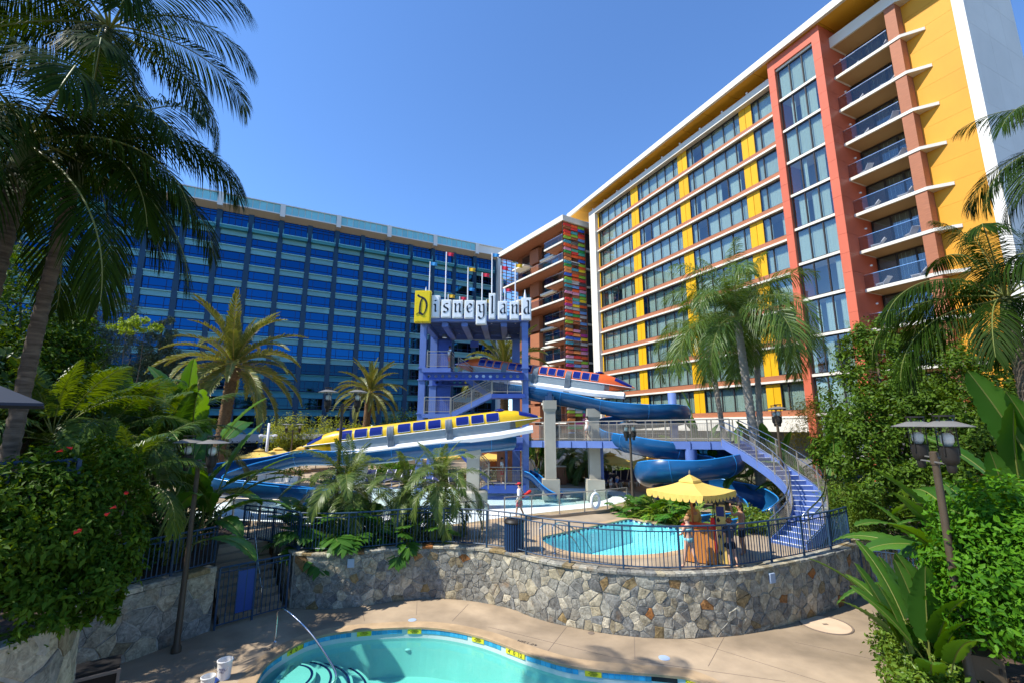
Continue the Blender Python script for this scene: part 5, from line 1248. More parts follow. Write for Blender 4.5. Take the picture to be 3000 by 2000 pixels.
tp = at_y(2965, 960, 13.2); palm('king palm at the right frame edge above the dense tree', (tp.x+0.15, 13.2, 0.4), tp, 'king', 0.2, 0.16, 24, 1.0, 0, 5, 23, shaft=0.9, off=0.4)
tp = at_y(3230, 480, 13.5); palm('king palm whose frond tips enter at the upper right corner', (tp.x+0.2, 13.5, 0.4), tp, 'king', 0.2, 0.16, 15, 1.0, 1, 5, 29, shaft=0.9)
tp = at_y(684, 1075, 33); palm('large golden date palm in front of the blue glass hotel', (tp.x-0.5, 33, 1.75), tp, 'date', 0.36, 0.34, 52, 1.32, 0, 6, 31)
tp = at_y(1082, 1150, 50); palm('smaller date palm beside the twin lamp in front of the blue hotel', (tp.x-0.3, 50, 1.75), tp, 'date', 0.34, 0.32, 42, 1.05, 0, 6, 37)
tp = at_y(1478, 1082, 43); palm('date palm seen through the sign tower frame', (tp.x, 43, 1.75), tp, 'date', 0.36, 0.34, 42, 1.2, 0, 5, 41)
tp = at_y(2160, 940, 25); palm('queen palm with drooping plumes rising beside the footbridge', (at_z(2196, 1484, 1.75).x, 24.6, 1.75), tp, 'queen', 0.25, 0.19, 25, 1.25, 0, 5, 43)
tp = at_y(2075, 1000, 34); palm('queen palm with thin dark trunk behind the footbridge', (tp.x+0.9, 34, 1.75), tp, 'queen', 0.2, 0.17, 13, 1.2, 0, 5, 47, off=1)
tp = at_y(2215, 1010, 29); palm('slim queen palm just behind the nearest queen palm trunk', (tp.x-0.45, 29, 1.75), tp, 'queen', 0.2, 0.16, 9, 1.1, 0, 5, 53, off=2)
for i, (px, py, Y, lb) in enumerate(((1018, 1432, 19.2, 'leftmost and fullest of the pygmy date palms behind the stone wall'), (1196, 1440, 19.4, 'middle pygmy date palm behind the stone wall railing'), (1292, 1415, 19.2, 'rightmost pygmy date palm, nearest the cream pillar'))):
    tp = at_y(px, py, Y); palm(lb, (tp.x+(0.1, -0.1, -0.35)[i], Y, 1.75), tp, 'pygmy', 0.11, 0.10, (34, 26, 30)[i], (1.4, 1.1, 1.25)[i], 0, 6, 60+i, name='pygmy_palm')
    if i == 0:
        tp2 = tp+V((0.5, 0.1, -0.35)); trunk_tube([V((tp.x+0.2, Y, 1.75)), tp2], 0.10, 0.09, 'date').build('trunk', 'date_trunk', bpy.data.objects['pygmy_palm'], world=True, smooth=True)
for i, (px, py, Y, s_, lb) in enumerate(((300, 1230, 15.5, 1.15, 'arching feather palm left of the lamp under the leaning king palm'), (170, 1200, 13.5, 1.0, 'feather palm between the leaning king palm trunk and frame edge'), (470, 1270, 17.5, 1.1, 'feather palm nearest the golden date palm'), (380, 1340, 13.5, 0.85, 'low feather palm with pale arching frond above the vine'), (90, 1330, 16, 1.1, 'shaded feather palm low at the left edge'))):
    tp = at_y(px, py, Y); palm(lb, (tp.x, Y, 1.8), (tp.x, Y, tp.z-0.9), 'kentia', 0.09, 0.07, 17, s_, 0, 4, 70+i, name='feather_palm')
for i, (px, py, Y, lb) in enumerate(((1575, 1325, 40, 'thin palm between tower and pillar under the footbridge'), (1665, 1335, 38, 'shaggy silver palm under the footbridge, left of the pair'), (1722, 1345, 36, 'shaggy silver palm under the footbridge, right of the pair'))):
    tp = at_y(px, py, Y); palm(lb, (tp.x, Y, 1.75), tp, 'pygmy' if i else 'date', 0.2, 0.17, 26, 1.35 if i else 0.5, 1, 6, 80+i)
# ------------------------------------------------------------ paddle leaved plants
paddle_plant('tall banana clump with upright leaves left of the date palm', (at_y(560, 1300, 19).x, 19, 1.75), 13, 1.75, 3, stem=1.6, hi=3, spread=0.5)
paddle_plant('banana clump spreading beside the left lamp lantern', (at_y(585, 1400, 16.8).x, 16.8, 1.75), 15, 1.2, 4, stem=0.9, lo=1, spread=0.5)
paddle_plant('dark broad leaved banana under the left palms', (at_y(480, 1450, 15.2).x, 15.2, 1.8), 13, 1.25, 5, stem=0.8, lo=1, spread=0.5)
paddle_plant('bird of paradise in the foreground right beside the lamp post', (at_y(2750, 1900, 9.9).x, 10.0, 0.35), 17, 0.92, 6, stem=0.55, lo=0, hi=2, spread=0.36, az0=radians(85), az1=radians(285))
paddle_plant('upright bird of paradise leaves behind the foreground clump', (at_y(2770, 1900, 10.3).x, 10.4, 0.35), 10, 0.9, 26, stem=0.5, hi=2, spread=0.3)
paddle_plant('large bird of paradise behind the right lamp lanterns', (at_y(2880, 1500, 12.2).x, 12.2, 1.2), 30, 1.2, 7, stem=1.0, lo=1, spread=0.9)
paddle_plant('tall bird of paradise at the right edge over the hedge', (at_y(3000, 1400, 11.2).x, 11.2, 1.4), 24, 1.25, 8, stem=1.9, lo=0, hi=4, spread=0.8)
paddle_plant('banana plant in the shade under the curved stair', (13.6, 25.5, 1.75), 14, 1.25, 9, stem=0.8, spread=0.9)
paddle_plant('banana clump between queen palm trunk and lamp', (12.2, 27.5, 1.75), 15, 1.15, 10, stem=0.7, spread=0.9)
paddle_plant('small banana poking above the footbridge railing', (at_y(2045, 1250, 32).x, 32, 1.75), 9, 1.25, 11, stem=2.4, hi=3, spread=0.3)
paddle_plant('banana plant right of the curved stair top', (15.5, 23.0, 1.75), 14, 1.3, 12, stem=1.0, spread=0.6)
paddle_plant('bright young banana beside the tower base', (at_y(1580, 1400, 39).x, 39, 1.75), 10, 1.1, 13, stem=0.4, hi=3, spread=0.3)
# ------------------------------------------------------------ trees and shrubs
def blob(px, py, Y, rx, ry=None, rz=None): return (G(px, py, Y), (rx, ry or rx, rz or rx))
tree('leafy_tree', 'bushy broadleaf tree at the left edge behind the king palms', (at_y(60, 1200, 15).x, 15, 1.8), [blob(40, 930, 15, 1.5), blob(130, 1050, 15, 1.4), blob(20, 1130, 14.5, 1.7), blob(60, 800, 15.5, 1.0), blob(190, 960, 15.5, 0.8), blob(200, 1100, 16, 1.2)], 19000, 0.15, 'vine_leaf', 0.16, 1)
tree('leafy_tree', 'unseen tree added to shade the left of the sunken court', (-17.5, 10.5, 1.8), [((-17, 10, 8), (3, 3, 2.2)), ((-15.5, 12.5, 7), (2.4, 2.4, 2)), ((-19, 12.5, 7.5), (2.6, 2.6, 2))], 9000, 0.26, 'dark_leaf', 0.22, 2)  # added out of view so its crown shades the left wall and gate
tree('leafy_tree', 'tree added for shade behind the left palms at the frame edge', (-20, 17, 1.8), [((-20, 17, 7), (2.8, 2.8, 2.4)), ((-18.5, 15.5, 5.5), (2.2, 2.2, 1.8))], 9000, 0.24, 'dark_leaf', 0.2, 3)  # added for the shadow it throws over the lower left
tree('leafy_tree', 'unseen tree added to shade the vine planter', (-11.5, 5.2, 1.8), [((-11.2, 5.6, 8.2), (1.8, 1.8, 1.6)), ((-12.5, 4.2, 9.0), (1.8, 1.8, 1.6)), ((-10.2, 4.0, 7.4), (1.3, 1.3, 1.1)), ((-12.4, 7.6, 8.8), (1.6, 1.6, 1.4))], 7000, 0.24, 'dark_leaf', 0.2, 6)  # added out of view on the sun's path to shade the vine
for i, (px, py, Y, h, lb) in enumerate(((310, 740, 38, 7.5, 'grey green pine left of the leaning king palm trunk'), (235, 830, 36, 6.5, 'pine with drooping needles behind the leaning king palm'), (478, 940, 40, 4.6, 'small conifer in front of the blue hotel, nearest the date palm'))):
    top = at_y(px, py, Y); bl = []; R = random.Random(90+i)
    for j in range(16): u = j/15; rr = lerp(0.9, 2.5, u)*h/6; a = j*2.4; bl.append(((top.x+cos(a)*rr*0.85, Y+sin(a)*rr*0.85, top.z-u*h*1.25), (rr*0.5, rr*0.5, rr*0.42)))
    t = thing('pine_tree', (top.x, Y, 1.75), lb, 'tree'); MB().tube([(top.x, Y, 1.75), (top.x, Y, top.z)], [0.28, 0.05], 8).build('trunk', 'bark', t, world=True); cloud(bl, 20000, 0.26, 'pine_leaf', 90+i, 'crown', t, aspect=7, clump=0.55, per=26)
tree('small_tree', 'small pale branched tree left of the banana clump', (at_y(400, 1000, 26).x, 26, 1.75), [blob(370, 955, 26, 0.9, 0.9, 0.4), blob(425, 950, 26, 0.8, 0.8, 0.4)], 1600, 0.16, 'bamboo_leaf', 0.06, 4)
for i, (px, py, Y, r_, lb, mt) in enumerate(((850, 1262, 58, 2.6, 'yellow green tree left of the twin lamp by the blue hotel', 'yellow_leaf'), (968, 1272, 60, 2.8, 'yellow green tree behind the dark twin lamp post', 'yellow_leaf'), (1050, 1275, 62, 2.2, 'yellow green tree right of the dark twin lamp post', 'yellow_leaf'), (1192, 1252, 54, 2.6, 'round dark green bush left of the sign tower', 'ficus_leaf'), (588, 1300, 42, 2.0, 'olive grey tree behind the golden date palm trunk', 'grey_leaf'))):
    tree('small_tree', lb, (at_y(px, 1300, Y).x, Y, 1.75), [blob(px, py, Y, r_, r_, r_*0.8), blob(px-22, py+22, Y, r_*0.8, r_*.8, r_*.6), blob(px+25, py+18, Y, r_*0.8, r_*.8, r_*.6)], 5200, 0.26, mt, 0.12, 20+i, clump=0.36)
# dense tree on the right
tree('dense_tree', 'dense glossy green tree filling the right side below the palm', (at_y(2650, 1500, 20).x, 20.5, 1.0), [blob(2640, 1080, 20.5, 2.1), blob(2530, 1180, 19.5, 1.6), blob(2500, 1320, 19, 1.5, 1.5, 1.3), blob(2640, 1280, 18.5, 2.0), blob(2780, 1180, 18.5, 2.2), blob(2850, 1330, 17.5, 2.0), blob(2600, 1430, 18.2, 1.4, 1.4, 1.1), blob(2740, 1430, 17.5, 1.7, 1.7, 1.2), blob(2920, 1130, 19, 2.2), blob(2960, 1250, 17.5, 2.0), blob(2560, 1000, 21, 1.1), blob(2680, 960, 21, 1.1)], 60000, 0.17, 'ficus_leaf', 0.25, 31, clump=0.24, per=110, shell=0.8)
# hedges on the right
shrub('hedge', 'bright green bushy hedge on the right behind the lamp post', (at_y(2900, 1850, 9.4).x, 9.4, 1.0), [blob(2860, 1560, 9.6, 0.75), blob(2960, 1540, 9.3, 0.9), blob(2830, 1680, 9.3, 0.65), blob(2930, 1690, 9.0, 0.85), blob(3010, 1640, 8.8, 0.9), blob(2900, 1790, 8.9, 0.6), blob(2980, 1790, 8.7, 0.7), blob(3060, 1760, 8.6, 0.7)], 20000, 0.125, 'hedge_leaf', 41, 'hedge', clump=0.30, per=70, shell=0.8)
shrub('hedge', 'low foreground hedge with orange tipped leaves at the deck edge', (at_y(2740, 1990, 9.8).x, 9.8, 0.1), [blob(2640, 1850, 11.6, 0.42, 0.5, 0.40), blob(2655, 1915, 11.0, 0.48, 0.5, 0.42), blob(2665, 1985, 10.5, 0.48, 0.5, 0.4), blob(2710, 1900, 10.5, 0.5, 0.5, 0.4), blob(2690, 1975, 10.1, 0.45, 0.5, 0.38), blob(2750, 1960, 9.9, 0.5, 0.5, 0.4), blob(2800, 2000, 9.6, 0.5, 0.5, 0.4), blob(2720, 2040, 9.5, 0.5, 0.5, 0.4), blob(2790, 2060, 9.2, 0.55, 0.5, 0.4)], 13000, 0.115, 'low_hedge_leaf', 42, 'hedge', clump=0.36, per=30, shell=0.7)
shrub('shrub', 'leafy shrub at the foot of the dense tree by the blue gate', (16.0, 18.5, 1.0), [((15.5, 18.5, 1.9), (1.2, 1.2, 0.8)), ((17.5, 18.3, 2.0), (1.4, 1.2, 0.9)), ((14.6, 19.8, 2.2), (0.9, 0.9, 0.7))], 9000, 0.11, 'dark_leaf', 43)
shrub('bamboo', 'bright feathery bamboo shrub right of the curved stair', (at_y(2480, 1500, 19.4).x, 19.6, 1.75), [blob(2470, 1450, 19.6, 0.75, 0.7, 0.6), blob(2520, 1490, 19.3, 0.7, 0.7, 0.55), blob(2445, 1520, 19.3, 0.55, 0.5, 0.5), blob(2505, 1540, 19.0, 0.7, 0.6, 0.5)], 11000, 0.12, 'bamboo_leaf', 44, aspect=5, clump=0.5, per=20)
shrub('bamboo', 'wispy golden bamboo in front of the coral frame', (at_y(2400, 1300, 30).x, 30, 1.75), [blob(2400, 1230, 30, 1.5, 1.2, 1.3), blob(2350, 1290, 30, 1.0, 1.0, 0.9), blob(2450, 1270, 30, 1.3, 1, 1.1), blob(2370, 1200, 30, 0.8)], 5000, 0.2, 'wispy_leaf', 45, aspect=6, clump=0.6, per=14, shell=0.3)
shrub('shrub', 'glossy shrub between queen palm trunk and curved stair', (at_y(2215, 1540, 20).x, 20, 1.75), [blob(2195, 1515, 20.3, 0.6, 0.6, 0.5), blob(2245, 1530, 19.8, 0.55, 0.5, 0.45), blob(2170, 1545, 20, 0.5, 0.5, 0.35)], 6500, 0.10, 'low_hedge_leaf', 46, clump=0.4)
shrub('shrub', 'low shrubs beneath the pale stair top on the right', (15.8, 21.5, 1.75), [((15.0, 21.2, 2.3), (1.0, 0.9, 0.6)), ((16.4, 21.6, 2.4), (1.2, 1.0, 0.7))], 5000, 0.12, 'ficus_leaf', 47)
# vine bank on the left
shrub('vine', 'dense flowering vine spilling over the left planter wall', (at_y(150, 1750, 7.3).x, 7.3, 3.4), [blob(250, 1390, 7.6, 0.62), blob(320, 1480, 7.4, 0.5), blob(170, 1470, 7.1, 0.66), blob(50, 1510, 6.7, 0.7), blob(325, 1590, 7.2, 0.42), blob(240, 1570, 7.1, 0.55), blob(120, 1620, 6.8, 0.62), blob(0, 1650, 6.4, 0.62), blob(290, 1700, 7.0, 0.40), blob(190, 1700, 6.8, 0.48), blob(70, 1760, 6.5, 0.46), blob(270, 1800, 6.9, 0.26), blob(350, 1380, 7.8, 0.4), blob(330, 1760, 7.0, 0.2), blob(150, 1800, 6.5, 0.28)], 26000, 0.095, 'vine_leaf', 51, 'vine', clump=0.30, per=70, shell=0.72, droop=0.5, stems=False)
vine = bpy.data.objects['vine']; R = random.Random(4); fl = MB().lathe([(0.008, 0), (0.014, 0.04), (0.030, 0.09), (0.042, 0.10)], (0, 0, 0), 8).mesh('flower', 'flower_red', smooth=True)
for px, py in ((165, 1322), (322, 1488), (240, 1548), (92, 1648), (366, 1446), (322, 1500), (195, 1308), (236, 1556)):
    p = at_y(px, py, 6.35); link('flower', fl, vine, p-vine.location, (R.uniform(0.8, 2.2), R.uniform(-1, 1), R.uniform(0, 6)), (0.62,)*3)
shrub('shrub', 'dark undergrowth behind the left vine and lamp', (-13.5, 14.8, 1.8), [((-14.5, 13, 3.2), (1.6, 1.6, 1.4)), ((-12.6, 15.2, 3.0), (1.4, 1.4, 1.1)), ((-15, 16, 3.6), (1.8, 1.8, 1.8)), ((-12.0, 17.2, 2.7), (1.3, 1.2, 0.9)), ((-13.2, 12.2, 2.8), (1.2, 1.2, 1.0)), ((-11.3, 14.6, 2.4), (0.8, 0.8, 0.6)), ((-16.5, 19.5, 3.0), (2.0, 2.0, 1.4))], 26000, 0.15, 'dark_leaf', 52, clump=0.36, shell=0.6)
# planting behind the curved railing, by the pool and beyond
for i, (px, Y, n, s_, lb) in enumerate(((890, 18.6, 20, 1.25, 'split leaf philodendron at the left end of the railing bed'), (985, 18.3, 22, 1.35, 'split leaf philodendron under the fullest pygmy palm'), (1090, 18.5, 20, 1.2, 'split leaf philodendron between the first two pygmy palms'), (1180, 18.6, 16, 1.0, 'split leaf philodendron under the middle pygmy palm'), (1250, 18.6, 18, 1.05, 'split leaf philodendron at the right end of the railing bed'))):
    rosette(lb, (at_y(px, 1560, Y).x, Y+0.2, 1.76), 'philo', n+10, s_*1.35, 100+i, spread=0.75)
for i in range(9):
    px = 1868+i*19; rosette('%s lily clump behind the slide pool, counted from the left' % ('first', 'second', 'third', 'fourth', 'fifth', 'sixth', 'seventh', 'eighth', 'ninth')[i], (at_y(px, 1500, 23.6-0.18*i).x, 24.0-0.28*i, 1.76), 'strap' if i % 3 else 'philo', 24, 1.25, 120+i, spread=0.8, group='lilies behind the slide pool')
R = random.Random(77)
for i, (x, y, r_, lb) in enumerate(((3.6, 40, 1.0, 'clipped hedge mound left under the footbridge'), (5.6, 38.5, 1.2, 'clipped hedge mound right under the footbridge'), (8.4, 42, 1.2, 'grassy mound behind the far parasol'), (11.0, 40, 1.2, 'shrub mound behind the spiral slide'), (14.5, 36, 1.6, 'shrub mass at the foot of the orange hotel beyond the slide'), (18.5, 32, 1.8, 'shrub mass below the coral frame'), (22, 27, 1.8, 'shrub mass right of the wispy bamboo'), (-20, 38, 1.6, 'hedge mass left of the golden date palm'), (-26, 44, 2.0, 'hedge mass behind the left feather palms'), (-12, 46, 1.2, 'low hedge behind the far parasols'), (17.2, 26, 1.6, 'shrub mass behind the curved stair'), (-13.5, 37, 1.1, 'leftmost low hedge beyond the wading pool'), (-9.5, 38, 1.1, 'second low hedge beyond the wading pool'), (-5.8, 37.5, 1.0, 'third low hedge beyond the wading pool'), (-2.0, 39, 1.2, 'low hedge behind the tower columns'))):
    shrub('shrub', lb, (x, y, 1.75), [((x, y, 1.75+r_*0.45), (r_*1.3, r_, r_*0.6)), ((x+r_, y+0.4, 1.75+r_*0.35), (r_, r_*0.8, r_*0.5)), ((x-r_*0.9, y-0.2, 1.75+r_*0.35), (r_, r_*0.8, r_*0.45))], 3600, 0.16, ('hedge_leaf', 'ficus_leaf', 'grey_leaf')[i % 3], 130+i, clump=0.4)
# raised planting beds
def bed(name, poly, z0, z1, mat='soil'): return structure(MB().prism(poly, z0, z1).build(name, mat))
bed('planting_bed', [(9.7, 13.1), (9.15, 11.9), (8.75, 10.4), (8.5, 8.0), (9.0, 6.5), (20, 6), (24, 18.5), (16.5, 16.8), (13.8, 15.6), (11.5, 14.4), (10.4, 13.6)][::-1], 0.0, 0.16)
bed('planting_bed', [(11.0, 12.8), (10.3, 10.6), (9.7, 9.0), (9.9, 6.6), (24, 6), (25, 18.6), (17, 16.4), (13, 14.6)][::-1], 0.1, 1.0)
bed('planting_bed', [(-7.9, 17.5), (-4.3, 18.2), (-2.6, 18.3), (-2.2, 19.4), (-4.5, 19.9), (-8.5, 19.8)], 1.74, 1.78)
bed('planting_bed', [(6.6, 24.6), (9.2, 22.6), (9.8, 23.6), (7.2, 26.0)], 1.74, 1.78)
bed('planting_bed', [(-26, 8.5), (-11.6, 8.2), (-10.9, 9.6), (-12.2, 10.3), (-10.6, 12.9), (-9.5, 15.3), (-11.2, 18.2), (-12, 22), (-26, 26)][::-1], 0.4, 1.80)
bed('planting_bed', [(-6.98, 4.6), (-6.45, 6.3), (-6.5, 7.1), (-7.3, 8.3), (-9.2, 9.0), (-15, 9.0), (-15, 3.0), (-7.4, 3.0)][::-1], 0.0, 3.42)
# ------------------------------------------------------------ lamps
M('bronze_paint', (0.075, 0.055, 0.035), 0.45, var=0.1, vscale=4); M('lamp_dark', (0.02, 0.017, 0.014), 0.5)
M('lamp_cap', (0.17, 0.165, 0.15), 0.5); M('globe', (0.72, 0.72, 0.68), 0.3)
glassM('lantern_glass', (0.93, 0.94, 0.92), 1.45, refl=1.0, base=0.02)
def lamp(label, base, h, rot, single=False, scale=1.0):
    t = thing('street_lamp', base, label, 'lamp', rotz=rot)
    MB().lathe([(0.13, 0), (0.13, 0.12), (0.085, 0.2), (0.07, h*0.5), (0.06, h-0.1), (0.075, h-0.09), (0.075, h+0.14), (0.04, h+0.16)], (0, 0, 0), 14).build('pole', 'bronze_paint', t, smooth=True, angle=35)
    for s_ in ((0,) if single else (-1, 1)):
        x = 0.62*s_*scale; z = h+0.02
        if s_:
            MB().bar((0.06*s_, 0.03, z+0.02), (x*0.88, 0.03, z+0.02), 0.025, 0.025).bar((0.06*s_, -0.03, z-0.06), (x*0.88, -0.03, z-0.06), 0.025, 0.025).build('arm', 'lamp_cap', t)
        o = MB().lathe([(0.05, -0.22), (0.07, -0.18), (0.075, -0.08), (0.12, -0.03), (0.135, 0.04), (0.135, 0.24), (0.15, 0.26)], (x, 0, z), 14).build('lantern_base', 'lamp_dark', t, smooth=True, angle=35)
        MB().lathe([(0.13, 0.26), (0.14, 0.62), (0.13, 0.78)], (x, 0, z), 16).build('lantern_glass', 'lantern_glass', o, smooth=True)
        MB().lathe([(0.05, 0.26), (0.10, 0.34), (0.10, 0.45), (0.06, 0.5), (0.0, 0.51)], (x, 0, z), 12).build('globe', 'globe', o, smooth=True)
        m = MB()
        for k in range(4):
            a = pi/4+pi/2*k; m.bar((x+0.155*cos(a), 0.155*sin(a), z+0.1), (x+0.155*cos(a), 0.155*sin(a), z+0.80), 0.016)
        m.lathe([(0.16, 0.80), (0.16, 0.83), (0.0, 0.83)], (x, 0, z), 14); m.build('cage', 'lamp_dark', o)
        MB().lathe([(0.13, 0.685), (0.415, 0.61), (0.42, 0.62), (0.145, 0.72)], (x, 0, z), 28).build('disc_shade', 'lamp_cap', o, smooth=True, angle=30)
    return t
lb_ = at_z(515, 1909, 0); lamp('twin lantern lamp post in front of the shaded stone wall', (lb_.x, lb_.y, 0), 5.0, radians(-27))
p = at_y(2739, 1345, 9.2); lamp('twin lantern lamp post in the right foreground', (p.x, 9.2, 0.6), p.z-0.6, radians(-112))
p = at_y(1003, 1192, 19.6); lamp('twin lantern lamp post rising from the pygmy palms', (p.x, 19.6, 1.75), p.z-1.75, radians(4))
p = at_y(2277, 1236, 22.6); lamp('lantern lamp post beside the curved stair', (p.x, 22.6, 1.75), p.z-1.75, radians(-112))
p = at_y(1846, 1278, 25.0); lamp('twin lantern lamp post in front of the footbridge', (p.x, 25.0, 1.75), p.z-1.75, radians(58))
p = at_y(858, 1262, 46); lamp('small distant twin lamp in front of the yellow green tree', (p.x, 46, 1.75), p.z-1.75, radians(10))
for px, py, Y, lb in ((789, 1238, 50, 'white cross arm light pole above the left parasols'), (987, 1262, 55, 'white cross arm light pole behind the dark twin lamp'), (1090, 1245, 58, 'white cross arm light pole right of the dark twin lamp')):
    p = at_y(px, py, Y); t = thing('light_pole', (p.x, Y, 1.75), lb, 'lamp')
    MB().tube([(p.x, Y, 1.75), (p.x, Y, p.z)], [0.16, 0.12], 10).build('pole', 'pole_white', t, world=True, smooth=True)
    for s_ in (-1, 1): MB().bar((p.x, Y, p.z-1.3), (p.x+0.75*s_, Y, p.z-1.3), 0.08).lathe([(0.08, 0.15), (0.25, 0.08), (0.22, -0.1)], (p.x+0.75*s_, Y, p.z-1.35), 10).build('lamp_head', 'pole_white', t, world=True)
# ------------------------------------------------------------ parasols
M('canvas_yellow', (0.80, 0.55, 0.13), 0.8, var=0.05, vscale=2, bump=0.2, bscale=9); M('canvas_trim', (0.85, 0.75, 0.5), 0.8); M('pole_wood', (0.38, 0.13, 0.03), 0.5)
def canvas_mat():
    m = MT['canvas_yellow']; n = m.node_tree.nodes; l = m.node_tree.links; out = [x for x in n if x.type == 'OUTPUT_MATERIAL'][0]; b = [x for x in n if x.type == 'BSDF_PRINCIPLED'][0]
    t = n.new('ShaderNodeBsdfTranslucent'); t.inputs[0].default_value = (0.8, 0.45, 0.07, 1); mx = n.new('ShaderNodeMixShader'); mx.inputs[0].default_value = 0.22
    l.new(b.outputs[0], mx.inputs[1]); l.new(t.outputs[0], mx.inputs[2]); l.new(mx.outputs[0], out.inputs[0])
canvas_mat()
def parasol_parts(t, hs, z0, z1, zp0=0.0, nsc=9, pole_off=(0, 0)):
    """square market parasol: four panels with a slight sag, vent cap, scalloped valance, pole"""
    c = [V((hs, hs, z0)), V((-hs, hs, z0)), V((-hs, -hs, z0)), V((hs, -hs, z0))]; top = V((0, 0, z1)); n = 8
    for i in range(4):
        a, b = c[i], c[(i+1) % 4]; rows = []
        for j in range(n+1):
            u = j/n; e0 = top.lerp(a, u); e1 = top.lerp(b, u); row = []
            for k in range(n+1):
                w = k/n; p = e0.lerp(e1, w); p = p-ZU*(0.10*hs*u*sin(pi*w)*0.5+0.05*hs*sin(pi*u)); row.append(p)
            rows.append(row)
        MB().grid(rows).build('canopy_panel', 'canvas_yellow', t, smooth=True)
        vs = MB(); m = nsc*6; r0, r1 = [], []
        for k in range(m+1):
            w = k/m; p = a.lerp(b, w)-ZU*(0.05*hs*sin(pi*w)); s_ = abs(sin(pi*w*nsc)); nrm = ((a+b)/2); nrm.z = 0; nrm.normalize()
            fl = 0.03*sin(w*nsc*pi*2); r0.append(p); r1.append(p-ZU*(0.10+0.12*s_**0.35)+nrm*(0.02+fl*0.4))
        vs.grid([r0, [x.lerp(y, 0.5) for x, y in zip(r0, r1)], r1]).build('valance', 'canvas_yellow', t, smooth=True)
    q = hs*0.24; zc = z1+0.03; cc = [V((q, q, zc-0.09)), V((-q, q, zc-0.09)), V((-q, -q, zc-0.09)), V((q, -q, zc-0.09))]; tp = V((0, 0, zc+0.10))
    MB().add(cc+[tp]+[v-ZU*0.06+V((v.x, v.y, 0))*0.1 for v in cc], [(0, 1, 4), (1, 2, 4), (2, 3, 4), (3, 0, 4), (0, 1, 6, 5), (1, 2, 7, 6), (2, 3, 8, 7), (3, 0, 5, 8)]).build('vent_cap', 'canvas_yellow', t, recalc=True)
    MB().lathe([(0.03, 0), (0.035, 0.05), (0.015, 0.14)], (0, 0, zc+0.1), 8).build('finial', 'lamp_cap', t)
    MB().tube([(pole_off[0], pole_off[1], zp0), (0, 0, z1)], 0.035, 10).build('pole', 'pole_wood', t, smooth=True)
    for p in c: MB().bar(V((0, 0, z1-0.75)), V((0, 0, z1-0.1)).lerp(p, 0.55)-ZU*0.05, 0.02).build('strut', 'pole_wood', t)
pu = thing('parasol', (6.12, 16.25, ZU1), 'large yellow scalloped parasol over the lifeguard stand', 'parasol', 'yellow parasols', rotz=radians(38))
parasol_parts(pu, 1.04, 2.24, 2.62)
par = thing('parasol', (0, 0, 0), 'x', 'parasol', 'yellow parasols'); parasol_parts(par, 1.35, 2.15, 2.85, nsc=10)
MB().lathe([(0.35, 0), (0.35, 0.08), (0.06, 0.12)], (0, 0, 0), 14).build('base', 'concrete_grey', par)
spots = [(760, 1320, 42, 20, 'leftmost far yellow parasol above the blue flume'), (815, 1318, 44, 35, 'second far yellow parasol above the blue flume'), (882, 1322, 46, 10, 'third far yellow parasol, beside the monorail nose'), (928, 1325, 48, 30, 'fourth far yellow parasol, behind the monorail nose'), (1185, 1340, 42, 25, 'yellow parasol under the yellow monorail, between pygmy palms'), (1440, 1330, 40, 15, 'yellow parasol seen under the tower, left of its column'), (1300, 1332, 41, 40, 'yellow parasol seen behind the rightmost pygmy palm'), (1788, 1338, 36, 8, 'yellow parasol right of the blue bridge column'), (1905, 1348, 33, 30, 'yellow parasol left of the spiral slide'), (1050, 1335, 40, 5, 'yellow parasol behind the fullest pygmy palm'), (1115, 1338, 43, 22, 'yellow parasol left of the middle pygmy palm')]
for i, (px, py, Y, a, lb) in enumerate(spots):
    p = at_y(px, py, Y); o = par if i == 0 else copy_tree(par); o.location = (p.x, Y, max(ZU1, p.z-2.9)) if False else (p.x, Y, ZU1); o.rotation_euler = (0, 0, radians(a)); o['label'] = lb
    s_ = (p.z-ZU1)/2.98; s_ = min(1.25, max(0.8, s_)); o.scale = (1.15, 1.15, s_)
# dark parasol edge at the left
M('canvas_dark', (0.02, 0.03, 0.05), 0.8)
q = at_y(-120, 1160, 5.0); dp = thing('parasol', (q.x, 5.0, 3.44), 'dark canopy corner poking in at the left frame edge', 'parasol')
c4 = at_y(128, 1180, 5.0); hs = (c4.x-q.x); zz = c4.z-3.44+1.8
for k in range(4):
    a = pi/2*k; p0 = V((cos(a)*hs, sin(a)*hs, zz-1.8)); p1 = V((cos(a+pi/2)*hs, sin(a+pi/2)*hs, zz-1.8)); tp = V((0, 0, zz-1.8+0.35))
    MB().add([tp, p0, p1, p0-ZU*0.03, p1-ZU*0.03, tp-ZU*0.03], [(0, 1, 2), (5, 3, 4), (1, 2, 4, 3)]).build('canopy_panel', 'canvas_dark', dp)
MB().tube([(0, 0, 0), (0, 0, zz-1.5)], 0.04, 8).build('pole', 'bronze_paint', dp)
